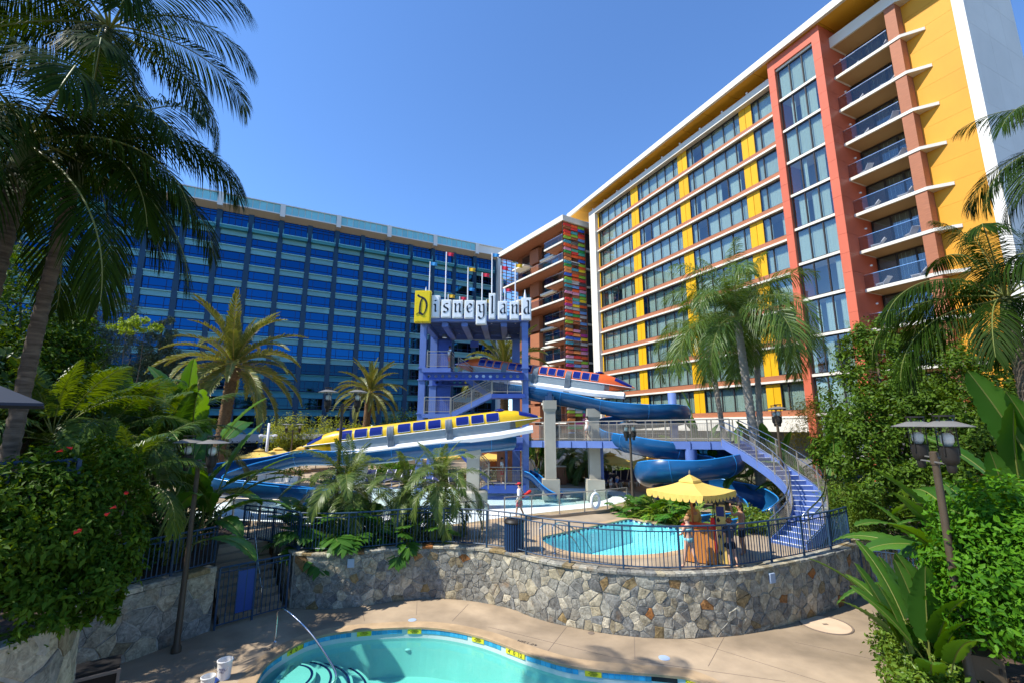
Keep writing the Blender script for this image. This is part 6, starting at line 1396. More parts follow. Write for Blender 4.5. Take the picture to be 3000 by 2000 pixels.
# ------------------------------------------------------------ lifeguard stand
M('stand_wood', (0.50, 0.20, 0.045), 0.55, var=0.18, vscale=3, stretch=(1, 1, 0.2)); M('counter_red', (0.45, 0.03, 0.02), 0.4); M('panel_cream', (0.62, 0.44, 0.12), 0.5)
ks = thing('lifeguard_stand', (6.18, 16.05, ZU1), 'orange timber lifeguard stand with spotted yellow board under the parasol', 'stand', rotz=radians(-30))
for i in range(6): MB().box(-0.40+0.157*i, -0.40+0.157*i+0.150, -0.32, -0.27, 0.04, 1.12).build('plank', 'stand_wood', ks)
MB().box(-0.41, 0.55, -0.269, 0.25, 0.03, 1.10).build('counter_body', 'stand_wood', ks); MB().box(-0.45, 0.58, -0.36, 0.28, 1.122, 1.17).build('counter_top', 'counter_red', ks)
MB().box(0.56, 0.60, -0.20, -0.16, 0, 2.0).build('frame_post', 'lamp_dark', ks)
bd = MB().box(0.61, 0.90, -0.1, -0.05, 0.05, 1.85).build('spotted_board', 'panel_cream', ks)
R = random.Random(3)
for i in range(7): z = 0.3+0.25*i; x = 0.68+0.15*(i % 2); MB().lathe([(0.0, 0), (0.03, 0.015), (0.055, 0.055), (0.04, 0.10), (0.0, 0.17)], (0, 0, 0), 10).build('spot', 'ink', bd).matrix_local = Matrix.Translation((x, -0.103, z)) @ Matrix.Diagonal((1, 0.08, 1, 1))
MB().box(0.64, 0.87, -0.15, -0.105, 1.5, 1.80).build('control_screen', 'navy', ks)
# ------------------------------------------------------------ slatted bin
M('bin_blue', (0.018, 0.05, 0.12), 0.4, rnd=0.05)
bp = at_z(1507, 1620, ZU1); bn = thing('litter_bin', (bp.x, bp.y+0.35, ZU1), 'round slatted dark blue litter bin behind the railing', 'bin')
MB().lathe([(0.30, 0.05), (0.30, 0.95)], (0, 0, 0), 20).build('liner', 'lamp_dark', bn); MB().lathe([(0.36, 0.95), (0.38, 1.0), (0.33, 1.08), (0.16, 1.12), (0.15, 1.06)], (0, 0, 0), 24).build('lid', 'lamp_dark', bn, smooth=True, angle=30)
slm = MB().box(-0.022, 0.022, -0.01, 0.01, 0.03, 0.98).mesh('slat', 'bin_blue')
for k in range(26): a = 2*pi*k/26; link('slat', slm, bn, (0.345*cos(a), 0.345*sin(a), 0), (0, 0, a+pi/2))
# ------------------------------------------------------------ glass fences round the wading pool
glassM('fence_glass', (0.86, 0.90, 0.90), 1.45, refl=1.2, base=0.03); M('fence_metal', (0.42, 0.38, 0.31), 0.4, metal=0.5)
def glass_fence(label, pts, h=1.1, kerb=True, step=1.35):
    C = [V((p[0], p[1], 0)) for p in pts]; mid = C[len(C)//2]; t = thing('glass_fence', (mid.x, mid.y, ZU1), label, 'fence'); P = resample(C, step=step)
    for a in P: MB().box(a.x-0.03, a.x+0.03, a.y-0.03, a.y+0.03, ZU1, ZU1+h).build('post', 'fence_metal', t, world=True)
    MB().tube([p+V((0, 0, ZU1+h)) for p in P], 0.03, 6).build('top_rail', 'fence_metal', t, world=True)
    if kerb:
        m = MB()
        for a, b in zip(P, P[1:]): m.bar(a+V((0, 0, ZU1+0.06)), b+V((0, 0, ZU1+0.06)), 0.28, 0.14)
        m.build('kerb', 'deck_upper', t, world=True)
    for a, b in zip(P, P[1:]): MB().bar(a.lerp(b, 0.04)+V((0, 0, ZU1+0.6)), a.lerp(b, 0.96)+V((0, 0, ZU1+0.6)), 0.012, h-0.26).build('glass_panel', 'fence_glass', t, world=True)
    return t
gf = glass_fence('glass and metal fence between the wading pool and slide pool', [(-0.35, 22.2), (0.9, 22.9), (2.8, 23.6), (5.3, 25.0), (6.2, 25.6)])
glass_fence('glass fence left of the pygmy palms at the wading pool edge', [(-17.0, 22.9), (-13.5, 22.1), (-10.2, 21.4), (-8.6, 21.0)])
glass_fence('short glass gate panel behind the rightmost pygmy palm', [(-2.9, 20.6), (-1.3, 21.3), (-1.0, 20.2)], kerb=False, step=1.0)
# life ring on the fence
lr = thing('life_ring', (4.2, 24.3, ZU1+0.62), 'white life ring hanging on the glass fence', 'life ring', rotz=radians(29))
MB().tube([V((0.25*cos(2*pi*i/24), -0.08, 0.36*sin(2*pi*i/24))) for i in range(24)], 0.075, 10, closed=True).build('ring', 'shell_white', lr, smooth=True)
MB().tube([(0, -0.08, 0.36), (0.05, -0.03, 0.55), (0, 0, 0.5)], 0.012, 5).build('rope', 'shell_white', lr)
# ------------------------------------------------------------ hand rails in the pools
def hoop(label, pts, name='pool_handrail', r=0.022):
    t = thing(name, pts[0], label, 'handrail'); MB().tube(catmull(pts, 8), r, 10).build('tube', 'steel', t, world=True, smooth=True)
    for p in (pts[0],): MB().lathe([(0.06, 0), (0.05, 0.02), (0.03, 0.03)], V((p[0], p[1], p[2])), 12).build('escutcheon', 'steel', t, world=True)
    return t
a = at_z(806, 1878, 0); b = at_z(980, 1965, -0.2)
hoop('polished steel handrail arching down into the spa pool', [(a.x, a.y, 0.0), (a.x-0.02, a.y+0.05, 0.55), (a.x+0.05, a.y-0.05, 0.85), (a.x+0.45, a.y-0.25, 0.86), (lerp(a.x, b.x, 0.62), lerp(a.y, b.y, 0.6), 0.45), (b.x, b.y, -0.18), (b.x+0.02, b.y-0.05, -0.5)], r=0.028)
for i, px in enumerate((1588, 1625)):
    a = at_z(px, 1625-5*i, ZU1); c = at_z(px+115, 1610+6*i, ZU1-0.1)
    hoop(('left', 'right')[i]+' hoop of the steel handrail pair at the slide pool', [(a.x, a.y, ZU1), (a.x-0.05, a.y+0.15, ZU1+0.5), (a.x, a.y+0.35, ZU1+0.86), (a.x+0.4, a.y+0.6, ZU1+0.88), (lerp(a.x, c.x, 0.75), a.y+0.8, ZU1+0.4), (c.x, a.y+0.9, ZU1-0.2)])
hr0 = V((-10.7, 18.6, 0)); hoop('steel stair rail on the garden steps', [(-10.4, 19.0, 1.75), (-10.3, 18.9, 2.6), (-10.0, 18.5, 2.62), (-8.5, 16.6, 0.95), (-8.35, 16.4, 0.85), (-8.35, 16.4, 0.1)])
# ------------------------------------------------------------ small things by the court
M('bucket_white', (0.75, 0.75, 0.74), 0.4); M('bucket_inner', (0.25, 0.25, 0.25), 0.6)
def bucket(label, px, py, s_=1.0):
    p = at_z(px, py, 0); t = thing('bucket', (p.x, p.y, 0), label, 'bucket')
    MB().lathe([(0.125*s_, 0), (0.145*s_, 0.34*s_), (0.158*s_, 0.345*s_), (0.158*s_, 0.365*s_), (0.145*s_, 0.37*s_), (0.14*s_, 0.34*s_), (0.12*s_, 0.02)], (0, 0, 0), 22).build('pail', 'bucket_white', t, smooth=True, angle=35)
    MB().tube([V((0.15*s_*cos(u), 0.15*s_*sin(u)*0.2-0.14*s_, 0.30*s_-0.13*s_*sin(u))) for u in [pi*i/10 for i in range(11)]], 0.005, 5).build('wire_handle', 'steel', t)
    link('lettering', text_mesh('POOL\nPRO', 0.06, 'tile_navy'), t, (0.03, -0.140*s_, 0.2*s_), (radians(87), 0, 0))
bucket('white plastic bucket standing on the deck by the spa steps', 655, 1985, 1.15)
bucket('white bucket cut by the bottom edge below the other one', 605, 2030, 1.0)
bg_ = thing('rag', at_z(622, 1998, 0), 'crumpled blue cloth between the two buckets', 'cloth')
R = random.Random(6); rows = [[V((0.26*(i/6-0.5), 0.2*(j/6-0.5), 0.02+0.10*R.random()*sin(pi*i/6)*sin(pi*j/6)+0.03*R.random())) for i in range(7)] for j in range(7)]
MB().grid(rows).build('fabric', 'gate_blue', bg_, smooth=True)
M('cabinet_frame', (0.24, 0.20, 0.17), 0.6); M('cabinet_dark', (0.015, 0.014, 0.014), 0.5)
cp = at_y(255, 1990, 10.8); cb = thing('storage_cabinet', (cp.x-0.1, 10.9, 0), 'dark framed cabinet against the left wall below the vine', 'cabinet', rotz=radians(38))
MB().box(-0.5, 0.5, -0.28, 0.28, 0.02, 0.98).build('carcass', 'cabinet_dark', cb); MB().box(-0.54, 0.54, -0.32, 0.32, 0.98, 1.03).build('top', 'cabinet_dark', cb)
for a, b_ in (((-0.53, -0.32, 0), (-0.53, -0.32, 0.98)), ((0.53, -0.32, 0), (0.53, -0.32, 0.98)), ((-0.5, -0.32, 0.94), (0.5, -0.32, 0.94)), ((-0.5, -0.32, 0.52), (0.5, -0.32, 0.52)), ((-0.5, -0.32, 0.05), (0.5, -0.32, 0.05))): MB().bar(a, b_, 0.06, 0.06).build('frame_rail', 'cabinet_frame', cb)
# pale boulder wall under the vine
nw_c = resample(catmull([V((-6.9, 4.6, 0)), V((-6.3, 6.3, 0)), V((-6.35, 7.1, 0)), V((-7.2, 8.2, 0)), V((-9.2, 8.9, 0))], 5), n=22)
nwl = thing('stone_wall', (-6.6, 7.0, 0), 'pale fieldstone planter wall at the lower left under the vine', 'wall')
wall_core(nwl, nw_c, -0.05, 3.44, 0.25); stones(nwl, nw_c, 0.0, 3.42, 60, 61)
# electrical box on the right lamp
ep = at_y(2860, 1935, 9.3); eb = thing('electrical_box', (ep.x, 9.15, ep.z-0.22), 'brown metal electrical box beside the right lamp post', 'electrical box', rotz=radians(-25))
MB().box(-0.24, 0.24, -0.11, 0.13, 0, 0.40).add([(-0.26, -0.13, 0.402), (0.26, -0.13, 0.402), (0.26, 0.15, 0.47), (-0.26, 0.15, 0.47), (-0.26, -0.13, 0.385), (0.26, -0.13, 0.385)], [(0, 1, 2, 3), (0, 1, 5, 4)]).build('cabinet', 'bronze_paint', eb); MB().box(-0.05, 0.05, -0.02, 0.08, -0.9, 0).build('post', 'bronze_paint', eb); MB().box(0.15, 0.19, -0.125, -0.111, 0.16, 0.24).build('latch', 'lamp_dark', eb)
rwc = resample([V((8.6, 8.2, 0)), V((9.0, 7.4, 0)), V((9.2, 6.4, 0)), V((9.2, 5.6, 0))], n=10); rwl = thing('stone_wall', (9.1, 7, 0), 'low fieldstone wall at the lower right corner', 'wall')
wall_core(rwl, rwc[::-1], 0, 1.75, 0.4); stones(rwl, rwc[::-1], 0.0, 1.72, 16, 71); cap_stones(rwl, rwc[::-1], 1.72, 1.84, 0.5, 0.05, 0.4, 4, 'cap_pale')
# ------------------------------------------------------------ far terrace: loungers, kiosks, planters
M('sling_navy', (0.012, 0.018, 0.07), 0.7); M('frame_white', (0.7, 0.7, 0.7), 0.4); M('planter_wood', (0.30, 0.12, 0.06), 0.6, var=0.15, vscale=3)
lg = thing('sun_lounger', (0, 0, 0), 'x', 'sun lounger', 'navy sun loungers on the far terrace')
MB().box(-0.32, 0.32, -1.2, 0.25, 0.36, 0.41).build('seat', 'sling_navy', lg); MB().obox((0, 0.55, 0.70), (0.32, 0, 0), (0, 0.30, 0.34), (0, -0.02, 0.02)).build('backrest', 'sling_navy', lg)
MB().bar((-0.34, -1.2, 0.38), (-0.34, 0.3, 0.38), 0.04).bar((0.34, -1.2, 0.38), (0.34, 0.3, 0.38), 0.04).bar((-0.34, 0.25, 0.38), (-0.34, 0.86, 1.05), 0.04).bar((0.34, 0.25, 0.38), (0.34, 0.86, 1.05), 0.04).build('frame', 'frame_white', lg)
for x in (-0.3, 0.3):
    for y in (-1.05, 0.2): MB().bar((x, y, 0), (x, y, 0.36), 0.04).build('leg', 'frame_white', lg)
ordn = ['first', 'second', 'third', 'fourth', 'fifth', 'sixth', 'seventh']
for i in range(7):
    o = lg if i == 0 else copy_tree(lg); p = at_z(1782+i*17, 1432-i*1.5, ZU1); o.location = (p.x, p.y+1.2, ZU1); o.rotation_euler = (0, 0, radians(-28+6*(i % 3))); o['label'] = 'navy sun lounger left of the spiral slide, %s from the bridge column' % ordn[i]
R = random.Random(12)
for i in range(8):
    o = copy_tree(lg); o.location = (-13.2+1.25*i, 35.4+0.3*(i % 2), ZU1); o.rotation_euler = (0, 0, radians(R.uniform(-15, 15))); o['label'] = 'navy sun lounger beyond the wading pool, %s from the left' % (ordn+['eighth'])[i]
def planter(label, px, py, Y, w, d, h, mat='planter_wood', name='planter', cat='planter'):
    p = at_y(px, py, Y); t = thing(name, (p.x, Y, ZU1), label, cat)
    for i in range(max(2, int(w/0.3))): n_ = max(2, int(w/0.3)); MB().box(-w/2+w*i/n_+0.006, -w/2+w*(i+1)/n_-0.006, -d/2, d/2, 0.02, h-0.06).build('plank', mat, t)
    MB().box(-w/2-0.03, w/2+0.03, -d/2-0.03, d/2+0.03, h-0.058, h).build('cap', 'fence_metal', t); return t
planter('brown timber cabinet under the bridge left of the palms', 1640, 1390, 36, 0.9, 0.7, 1.35); planter('small brown timber bin under the bridge', 1662, 1395, 37, 0.7, 0.7, 1.2)
planter('brown timber bar under the tower behind the stair', 1455, 1360, 40, 4.2, 1.0, 2.3, name='bar_kiosk', cat='kiosk'); planter('brown timber counter right of the tower pipe', 1485, 1350, 38, 1.6, 1.0, 2.6, name='bar_kiosk', cat='kiosk')
M('block_wall', (0.55, 0.55, 0.52), 0.85, var=0.08, vscale=1.5)
bw = thing('block_wall', (at_y(1720, 1350, 44).x, 44, ZU1), 'pale block wall behind the shaggy palms', 'wall'); bm_ = MB().box(-0.29, 0.29, -0.1, 0.1, 0.005, 0.275).mesh('block', 'block_wall')
for r in range(9):
    for c in range(26): link('block', bm_, bw, (-7.8+0.6*c+(0.3 if r % 2 else 0), 0, 0.28*r))
M('dark_fascia', (0.03, 0.028, 0.026), 0.7)
pv = thing('pool_bar', (11, 47, ZU1), 'dark flat roofed pool bar behind the spiral slide', 'building'); MB().box(-6, 6, -2, 2, 2.6, 3.6).build('roof', 'dark_fascia', pv); MB().box(-5.5, 5.5, 0.5, 1.8, 0, 2.6).build('back_wall', 'dark_fascia', pv)
for x in (-5.6, -1.9, 1.9, 5.6): MB().box(x-0.12, x+0.12, -1.8, -1.55, 0, 2.6).build('column', 'white_trim', pv)
pl2 = thing('pool_bar', (-24, 60, ZU1), 'shadowed open terrace bar left of the white light pole', 'building'); MB().box(-7, 7, -2, 2, 2.7, 3.3).build('roof', 'concrete_grey', pl2); MB().box(-6.8, 6.8, 1.0, 1.8, 0, 2.7).build('back_wall', 'dark_fascia', pl2)
for i in range(6): MB().box(-6.5+2.6*i-0.1, -6.5+2.6*i+0.1, -1.7, -1.5, 0, 2.7).build('column', 'dark_fascia', pl2)
# lounge sofas beyond the blue flume
M('cushion_cream', (0.62, 0.56, 0.46), 0.85); M('wicker', (0.30, 0.26, 0.22), 0.8, bump=0.6, bscale=60)
for i, (px, Y, lb) in enumerate(((835, 33, 'wicker sofa with cream cushions seen through the blue flume loop'), (790, 34, 'wicker sofa left of its twin beyond the blue flume'))):
    p = at_y(px, 1400, Y); t = thing('sofa', (p.x, Y, ZU1), lb, 'sofa', rotz=radians(20*i-8)); MB().box(-0.9, 0.9, -0.4, 0.4, 0.05, 0.40).build('base', 'wicker', t); MB().box(-0.9, 0.9, 0.3, 0.45, 0.401, 0.85).build('back', 'wicker', t)
    for k in (-1, 0, 1): MB().box(0.58*k-0.27, 0.58*k+0.27, -0.38, 0.28, 0.402, 0.52).build('cushion', 'cushion_cream', t); MB().obox((0.58*k, 0.2, 0.7), (0.26, 0, 0), (0, 0.06, 0.0), (0, 0.05, 0.2)).build('back_cushion', 'cushion_cream', t)
# ------------------------------------------------------------ people
M('skin_fair', (0.60, 0.36, 0.25), 0.55); M('skin_tan', (0.36, 0.18, 0.10), 0.5); M('skin_mid', (0.48, 0.26, 0.16), 0.55)
M('hair_dark', (0.02, 0.014, 0.010), 0.6); M('hair_auburn', (0.26, 0.075, 0.025), 0.6, var=0.3, vscale=30); M('hair_blond', (0.34, 0.17, 0.07), 0.6, var=0.3, vscale=30)
M('cloth_white', (0.75, 0.74, 0.74), 0.8); M('cloth_red', (0.52, 0.025, 0.03), 0.75); M('cloth_tan', (0.50, 0.32, 0.09), 0.8); M('cloth_black', (0.012, 0.012, 0.015), 0.8); M('cloth_grey', (0.06, 0.065, 0.08), 0.8)
M('cloth_teal', (0.015, 0.30, 0.36), 0.75); M('cloth_denim', (0.07, 0.16, 0.36), 0.8); M('cloth_aqua', (0.25, 0.55, 0.60), 0.7); M('cloth_orange', (0.65, 0.12, 0.02), 0.75); M('tube_red', (0.62, 0.015, 0.01), 0.4)
def skin_mesh(name, pts, edges, rad, mat, sub=2, root=0):
    me = bpy.data.meshes.new(name); me.from_pydata([tuple(p) for p in pts], edges, []); o = bpy.data.objects.new('tmp', me)
    o.modifiers.new('skin', 'SKIN').use_smooth_shade = True; sm = o.modifiers.new('sub', 'SUBSURF'); sm.levels = sub; sm.render_levels = sub
    if not me.skin_vertices: 
        bm = bmesh.new(); bm.from_mesh(me); bm.verts.layers.skin.verify(); bm.to_mesh(me); bm.free()
    for i, r in enumerate(rad):
        d = me.skin_vertices[0].data[i]; d.radius = r if isinstance(r, tuple) else (r, r); d.use_root = (i == root)
    out = bake(o); bpy.data.meshes.remove(me)
    out.name = name; out.materials.clear(); out.materials.append(MT[mat]); out.polygons.foreach_set('use_smooth', [True]*len(out.polygons)); return out
def ellipsoid(c, r, n=12, m=8):
    rows = []
    for i in range(m+1):
        a = pi*i/m-pi/2; rows.append([V((c[0]+r[0]*cos(a)*cos(2*pi*k/n), c[1]+r[1]*cos(a)*sin(2*pi*k/n), c[2]+r[2]*sin(a))) for k in range(n+1)])
    return MB().grid(rows)
def person(label, loc, face, h, skin, hair, pose=None, top=None, bottom=None, sleeve=1.0, leg=0.8, shoes=None, hairstyle='short', bend=0.0, sit=0.0, group=None):
    """local frame: +y is where the person faces. Pose gives elbows, wrists, knees, ankles as fractions of height"""
    t = thing('person', loc, label, 'person', group, rotz=face); P = dict(el=((-0.135, 0.0, 0.64), (0.135, 0.0, 0.64)), wr=((-0.14, 0.05, 0.50), (0.14, 0.05, 0.50)), kn=((-0.055, 0.02, 0.29), (0.055, 0.02, 0.29)), an=((-0.055, -0.01, 0.045), (0.055, -0.01, 0.045)), lean=(0, 0))
    P.update(pose or {}); lx, ly = P['lean']; cz = lambda z, k: V((lx*k, ly*k, z))
    pz = 0.525+P.get('pel', 0); off = V((0, P.get('pely', 0), P.get('pel', 0)))
    pel = V((0, 0, 0.525))+off; spi = V((lx*0.3, ly*0.3, 0.62))+off; che = V((lx*0.75, ly*0.75, 0.735))+off; nek = V((lx*1.05, ly*1.05, 0.825+P.get('neckdz', 0)))+off; hb = nek+V((lx*0.1, 0.012+ly*0.15, 0.045)); ht = hb+V((lx*0.1, 0.01+ly*0.2, 0.068))
    if bend:
        q = radians(bend); rot = lambda v: pel+Matrix.Rotation(-q, 3, 'X') @ (v-pel); spi, che, nek, hb, ht = [rot(v) for v in (spi, che, nek, hb, ht)]
    sh = [che+V((sx*0.10, 0, 0.055)) for sx in (-1, 1)]
    if bend: sh = [che+Matrix.Rotation(-radians(bend), 3, 'X') @ V((sx*0.10, 0, 0.055)) for sx in (-1, 1)]
    hip = [pel+V((sx*0.052, 0, -0.02)) for sx in (-1, 1)]
    pts = [pel, spi, che, nek, hb, ht]; rad = [(0.082, 0.062), (0.070, 0.055), (0.090, 0.062), 0.030, (0.046, 0.052), (0.043, 0.050)]; ed = [(0, 1), (1, 2), (2, 3), (3, 4), (4, 5)]
    A = lambda p, r, a: (pts.append(V(p)), rad.append(r), ed.append((a, len(pts)-1)), len(pts)-1)[3]
    for i in (0, 1):
        s_ = A(sh[i], 0.034, 2); e = A(P['el'][i], 0.025, s_); w = A(P['wr'][i], 0.017, e); d = (V(P['wr'][i])-V(P['el'][i])).normalized(); x = (1 if i else -1)
        pm = A(V(P['wr'][i])+d*0.028, (0.019, 0.010), w); sd = V((0, 1, 0)) if abs(d.y) < 0.7 else V((0, 0, 1))
        for k, (o, l) in enumerate(((-0.012, 0.034), (-0.004, 0.040), (0.004, 0.038), (0.012, 0.030))):
            f1 = A(V(P['wr'][i])+d*0.045+sd*o, 0.0048, pm); A(V(P['wr'][i])+d*(0.045+l*0.6)+sd*o*1.15-V((x*0.006, 0, 0)), 0.004, f1)
        A(V(P['wr'][i])+d*0.032+sd*0.022, 0.005, w)
        hp = A(hip[i], (0.056, 0.058), 0); k_ = A(P['kn'][i], 0.033, hp); a_ = A(P['an'][i], 0.020, k_); A(V(P['an'][i])+V((0, 0.035, -0.022)), 0.019, a_); A(V(P['an'][i])+V((0, 0.085, -0.030)), 0.013, len(pts)-1)
    S = lambda v: V(v)*h
    sc_ = lambda r: (r[0]*h, r[1]*h) if isinstance(r, tuple) else r*h
    link('body', skin_mesh('body', [S(p) for p in pts], ed, [sc_(r) for r in rad], skin), t)
    # clothes grown from the same joints
    if top:
        cp = [pel+V((0, 0, 0.03)), spi, che, nek-V((0, 0, 0.022))]; cr = [(0.092, 0.072), (0.084, 0.067), (0.100, 0.072), 0.046]; ce = [(0, 1), (1, 2), (2, 3)]
        for i in (0, 1):
            cp.append(sh[i]); cr.append(0.046); ce.append((2, len(cp)-1)); e = sh[i].lerp(V(P['el'][i]), min(1, sleeve*2) if sleeve > 0.5 else max(0.25, sleeve*2)); cp.append(e); cr.append(0.037); ce.append((len(cp)-2, len(cp)-1))
            if sleeve > 0.5: cp.append(V(P['el'][i]).lerp(V(P['wr'][i]), sleeve*2-1-0.05)); cr.append(0.027); ce.append((len(cp)-2, len(cp)-1))
        link('shirt', skin_mesh('shirt', [S(p) for p in cp], ce, [sc_(r) for r in cr], top), t)
    if bottom:
        cp = [pel+V((0, 0, 0.035)), pel-V((0, 0, 0.01))]; cr = [(0.088, 0.068), (0.090, 0.070)]; ce = [(0, 1)]
        for i in (0, 1):
            cp.append(hip[i]-V((0, 0, 0.015))); cr.append(0.066); ce.append((1, len(cp)-1)); e = hip[i].lerp(V(P['kn'][i]), min(1, leg)); cp.append(e); cr.append(0.056 if leg < 1.1 else 0.045); ce.append((len(cp)-2, len(cp)-1))
            if leg > 1.1: cp.append(V(P['kn'][i]).lerp(V(P['an'][i]), leg-1)); cr.append(0.034); ce.append((len(cp)-2, len(cp)-1))
        link('shorts' if leg < 1.1 else 'trousers', skin_mesh('shorts', [S(p) for p in cp], ce, [sc_(r) for r in cr], bottom), t)
    hc = (hb+ht)/2
    up = (ht-hb).normalized(); fw = V((1, 0, 0)).cross(up); fw = -fw if fw.y < 0 else fw
    def hobj(name, lc, r, mat, sm=True): 
        c = hc+V((1, 0, 0))*lc[0]+fw*lc[1]+up*lc[2]; return ellipsoid(S(c), (r[0]*h, r[1]*h, r[2]*h)).build(name, mat, t, smooth=sm)
    hobj('hair', (0, -0.016, 0.022), (0.056, 0.058, 0.056), hair)
    if hairstyle == 'bun': hobj('hair_bun', (0, -0.035, 0.088), (0.026, 0.026, 0.024), hair)
    if hairstyle == 'curly':
        R = random.Random(5)
        for k in range(22): a = R.uniform(0, 6.28); b = R.uniform(-0.4, 1.3); hobj('curl', (0.055*cos(a)*cos(b), -0.018+0.055*sin(a)*cos(b)*(1 if sin(a) < 0.3 else 0.4), 0.02+0.055*sin(b)), (0.020, 0.020, 0.018), hair)
    if hairstyle == 'long': hobj('hair_back', (0, -0.042, -0.045), (0.046, 0.026, 0.075), hair)
    hobj('nose', (0, 0.058, -0.005), (0.007, 0.011, 0.011), skin)
    for sx in (-1, 1): hobj('eye', (sx*0.020, 0.0505, 0.010), (0.006, 0.004, 0.004), 'ink'); hobj('ear', (sx*0.052, 0.0, 0.0), (0.006, 0.012, 0.017), skin)
    hobj('mouth', (0, 0.0525, -0.032), (0.014, 0.004, 0.0035), 'cloth_red')
    if shoes:
        for i in (0, 1): p = S(V(P['an'][i])+V((0, 0.035, -0.025))); ellipsoid(p, (0.026*h, 0.062*h, 0.022*h)).build('shoe', shoes, t, smooth=True)
    t['hc'] = 0; del t['hc']; return t, hc*h, h
def rescue_tube(label, p, q):
    p, q = V(p), V(q); t = thing('rescue_tube', p, label, 'rescue tube'); n = 8; MB().tube([p.lerp(q, i/n) for i in range(n+1)], [0.05, 0.075, 0.08, 0.08, 0.08, 0.08, 0.08, 0.075, 0.05], 12).build('foam', 'tube_red', t, world=True, smooth=True)
    MB().tube([p, p+(p-q).normalized()*0.25+V((0.05, 0, 0.15)), p+(p-q).normalized()*0.1+V((0.2, 0, 0.35))], 0.012, 5).build('strap', 'cloth_black', t, world=True)
walkL = dict(kn=((-0.05, 0.07, 0.29), (0.05, -0.02, 0.28)), an=((-0.05, 0.10, 0.045), (0.05, -0.13, 0.06)))
# lifeguard walking by the wading pool
lp = at_z(1523, 1520, ZU1)
t, hc, h = person('lifeguard in red cap, white shirt and red shorts walking left by the wading pool', (lp.x, lp.y, ZU1), radians(70), 1.72, 'skin_fair', 'hair_dark', dict(walkL, el=((-0.14, -0.03, 0.64), (0.15, -0.06, 0.66)), wr=((-0.13, 0.05, 0.52), (0.14, 0.03, 0.58))), 'cloth_white', 'cloth_red', 0.97, 0.85)
c = hc+V((0, 0.0, 0.05)); MB().lathe([(0.105, 0.0), (0.104, 0.04), (0.075, 0.085), (0.0, 0.10)], c, 14).build('cap', 'cloth_red', t, smooth=True); MB().obox(c+V((0, 0.13, 0.005)), (0.07, 0, 0), (0, 0.06, -0.012), (0, 0, 0.006)).build('cap_peak', 'cloth_red', t)
MB().tube([V((-0.11, 0.08, 1.36)), V((0.0, 0.115, 1.24)), V((0.13, 0.10, 1.08))], 0.014, 5).build('strap', 'cloth_black', t)
rescue_tube('red rescue tube slung behind the walking lifeguard', (lp.x+0.05, lp.y+0.02, ZU1+1.0), (lp.x+0.55, lp.y+0.1, ZU1+1.30))
# lifeguard at the stand
person('lifeguard in tan shirt standing at the counter under the parasol', (6.3, 16.62, ZU1), radians(20), 1.84, 'skin_tan', 'hair_dark', dict(el=((-0.15, 0.03, 0.66), (0.15, 0.0, 0.64)), wr=((-0.16, 0.14, 0.62), (0.13, 0.10, 0.56))), 'cloth_tan', 'cloth_red', 0.95, 0.85)
rescue_tube('red rescue tube hanging upright on the lifeguard stand', (6.52, 15.60, ZU1+1.45), (6.54, 15.58, ZU1+0.38))
# girl in bikini
t, hc, h = person('girl with a hair bun in a pale aqua bikini walking behind the railing', (5.58, 15.28, ZU1), radians(28), 1.60, 'skin_fair', 'hair_blond', dict(kn=((-0.05, 0.05, 0.28), (0.05, -0.06, 0.29)), an=((-0.05, 0.11, 0.045), (0.05, -0.16, 0.05)), el=((-0.13, 0.03, 0.65), (0.135, -0.02, 0.65)), wr=((-0.10, 0.14, 0.60), (0.14, 0.03, 0.52))), None, None, hairstyle='bun')
MB().lathe([(0.128, 0), (0.138, 0.05), (0.135, 0.10)], (0, 0, 0), 18).build('bikini_bottom', 'cloth_aqua', t, smooth=True).matrix_local = Matrix.Translation((0, 0, 0.475*h+0.03)) @ Matrix.Diagonal((1.08, 0.9, 1.2, 1))
MB().lathe([(0.135, 0), (0.145, 0.03), (0.14, 0.06)], (0, 0, 0), 18).build('bikini_top', 'cloth_aqua', t, smooth=True).matrix_local = Matrix.Translation((0, 0, 0.705*h)) @ Matrix.Diagonal((1.05, 0.76, 1, 1))
# child and man
person('child with curly auburn hair in dark grey shirt and black shorts at the stand', (7.0, 15.5, ZU1), radians(15), 1.48, 'skin_fair', 'hair_auburn', dict(kn=((-0.05, 0.03, 0.29), (0.05, -0.02, 0.28)), an=((-0.05, -0.01, 0.045), (0.06, -0.12, 0.05)), el=((-0.13, 0.03, 0.65), (0.13, 0.05, 0.65)), wr=((-0.11, 0.10, 0.55), (0.08, 0.15, 0.62))), 'cloth_grey', 'cloth_black', 0.4, 0.75, hairstyle='curly')
person('shirtless man in black shorts raising one arm beside the stand', (8.0, 16.75, ZU1), radians(50), 1.78, 'skin_tan', 'hair_dark', dict(el=((-0.17, 0.10, 0.74), (0.15, -0.03, 0.66)), wr=((-0.16, 0.13, 0.90), (0.12, 0.08, 0.58))), None, 'cloth_black', 1, 0.85, hairstyle='long')
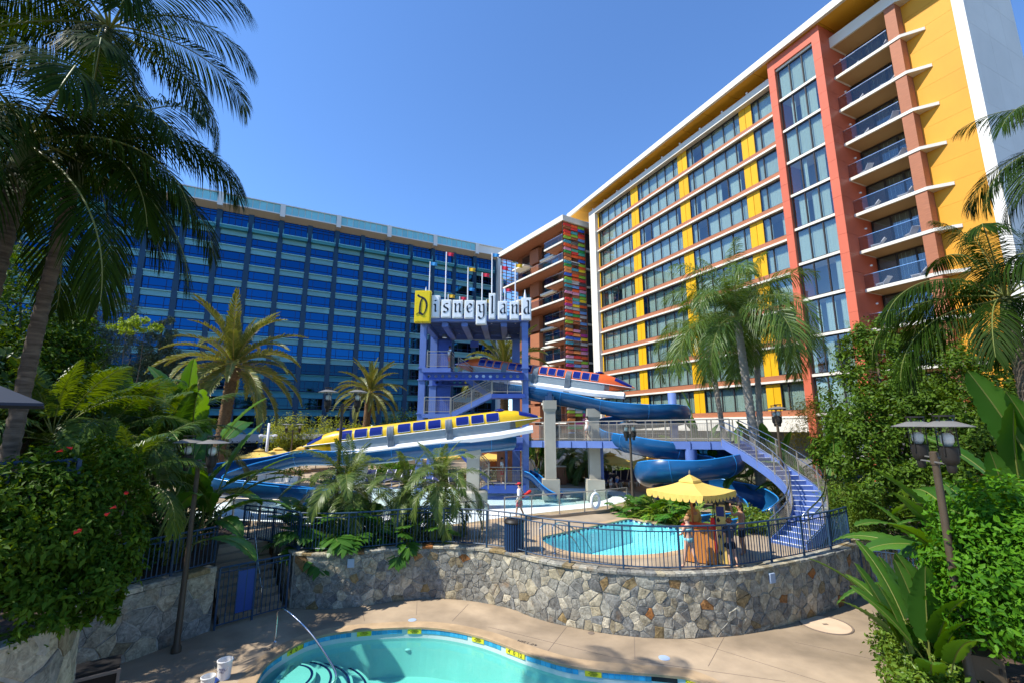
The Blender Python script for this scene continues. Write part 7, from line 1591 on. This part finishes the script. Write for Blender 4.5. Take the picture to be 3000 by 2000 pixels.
# others
p = at_z(1572, 1428, ZU1); person('woman in a teal top and black trousers strolling past the pillar', (p.x, p.y, ZU1), radians(200), 1.65, 'skin_fair', 'hair_auburn', dict(walkL), 'cloth_teal', 'cloth_black', 0.25, 1.8, 'cloth_black')
p = T(1316, 1078, YT+0.6); person('person in white shirt and red shorts on the upper tower platform', (p.x, YT+0.6, zp), radians(-60), 1.72, 'skin_tan', 'hair_dark', None, 'cloth_white', 'cloth_red', 0.4, 0.85)
p = T(1470, 1418, YT+0.4); person('attendant in white shirt and red shorts on the low tower platform', (p.x, YT+0.4, zlow), radians(-100), 1.78, 'skin_tan', 'hair_dark', None, 'cloth_white', 'cloth_red', 0.4, 0.9, 'cloth_white')
p = at_y(1405, 1420, YT+0.3); person('child in an orange vest climbing the low tower stair', (p.x, YT+0.25, 2.05), radians(-90), 1.25, 'skin_mid', 'hair_auburn', dict(walkL), 'cloth_orange', 'cloth_denim', 0.2, 0.8)
q = A+(B-A)*0.32+sd*0.6; t, hc, h = person('girl in a white sundress walking on the footbridge', (q.x, q.y, q.z+0.03), radians(100), 1.55, 'skin_fair', 'hair_dark', dict(walkL), 'cloth_white', None, 0.15, 0.8, hairstyle='long')
MB().lathe([(0.11, 0.36), (0.15, 0.25), (0.20, 0.0)], (0, 0, 0.62), 16).build('skirt', 'cloth_white', t, smooth=True)
p = at_z(1810, 1436, ZU1); person('person in black shirt and denim shorts bending over by the loungers', (p.x, p.y, ZU1), radians(80), 1.7, 'skin_fair', 'hair_dark', dict(el=((-0.12, 0.30, 0.52), (0.12, 0.30, 0.52)), wr=((-0.10, 0.36, 0.40), (0.10, 0.36, 0.40)), kn=((-0.06, 0.07, 0.29), (0.06, 0.07, 0.29)), pely=-0.03), 'cloth_black', 'cloth_denim', 0.95, 0.9, bend=62)
p = at_z(1790, 1434, ZU1); person('small child in white standing by the loungers', (p.x, p.y, ZU1), radians(190), 1.0, 'skin_mid', 'hair_dark', None, 'cloth_white', 'cloth_white', 0.3, 0.9)

bpy.data.scenes.remove(_tmp)
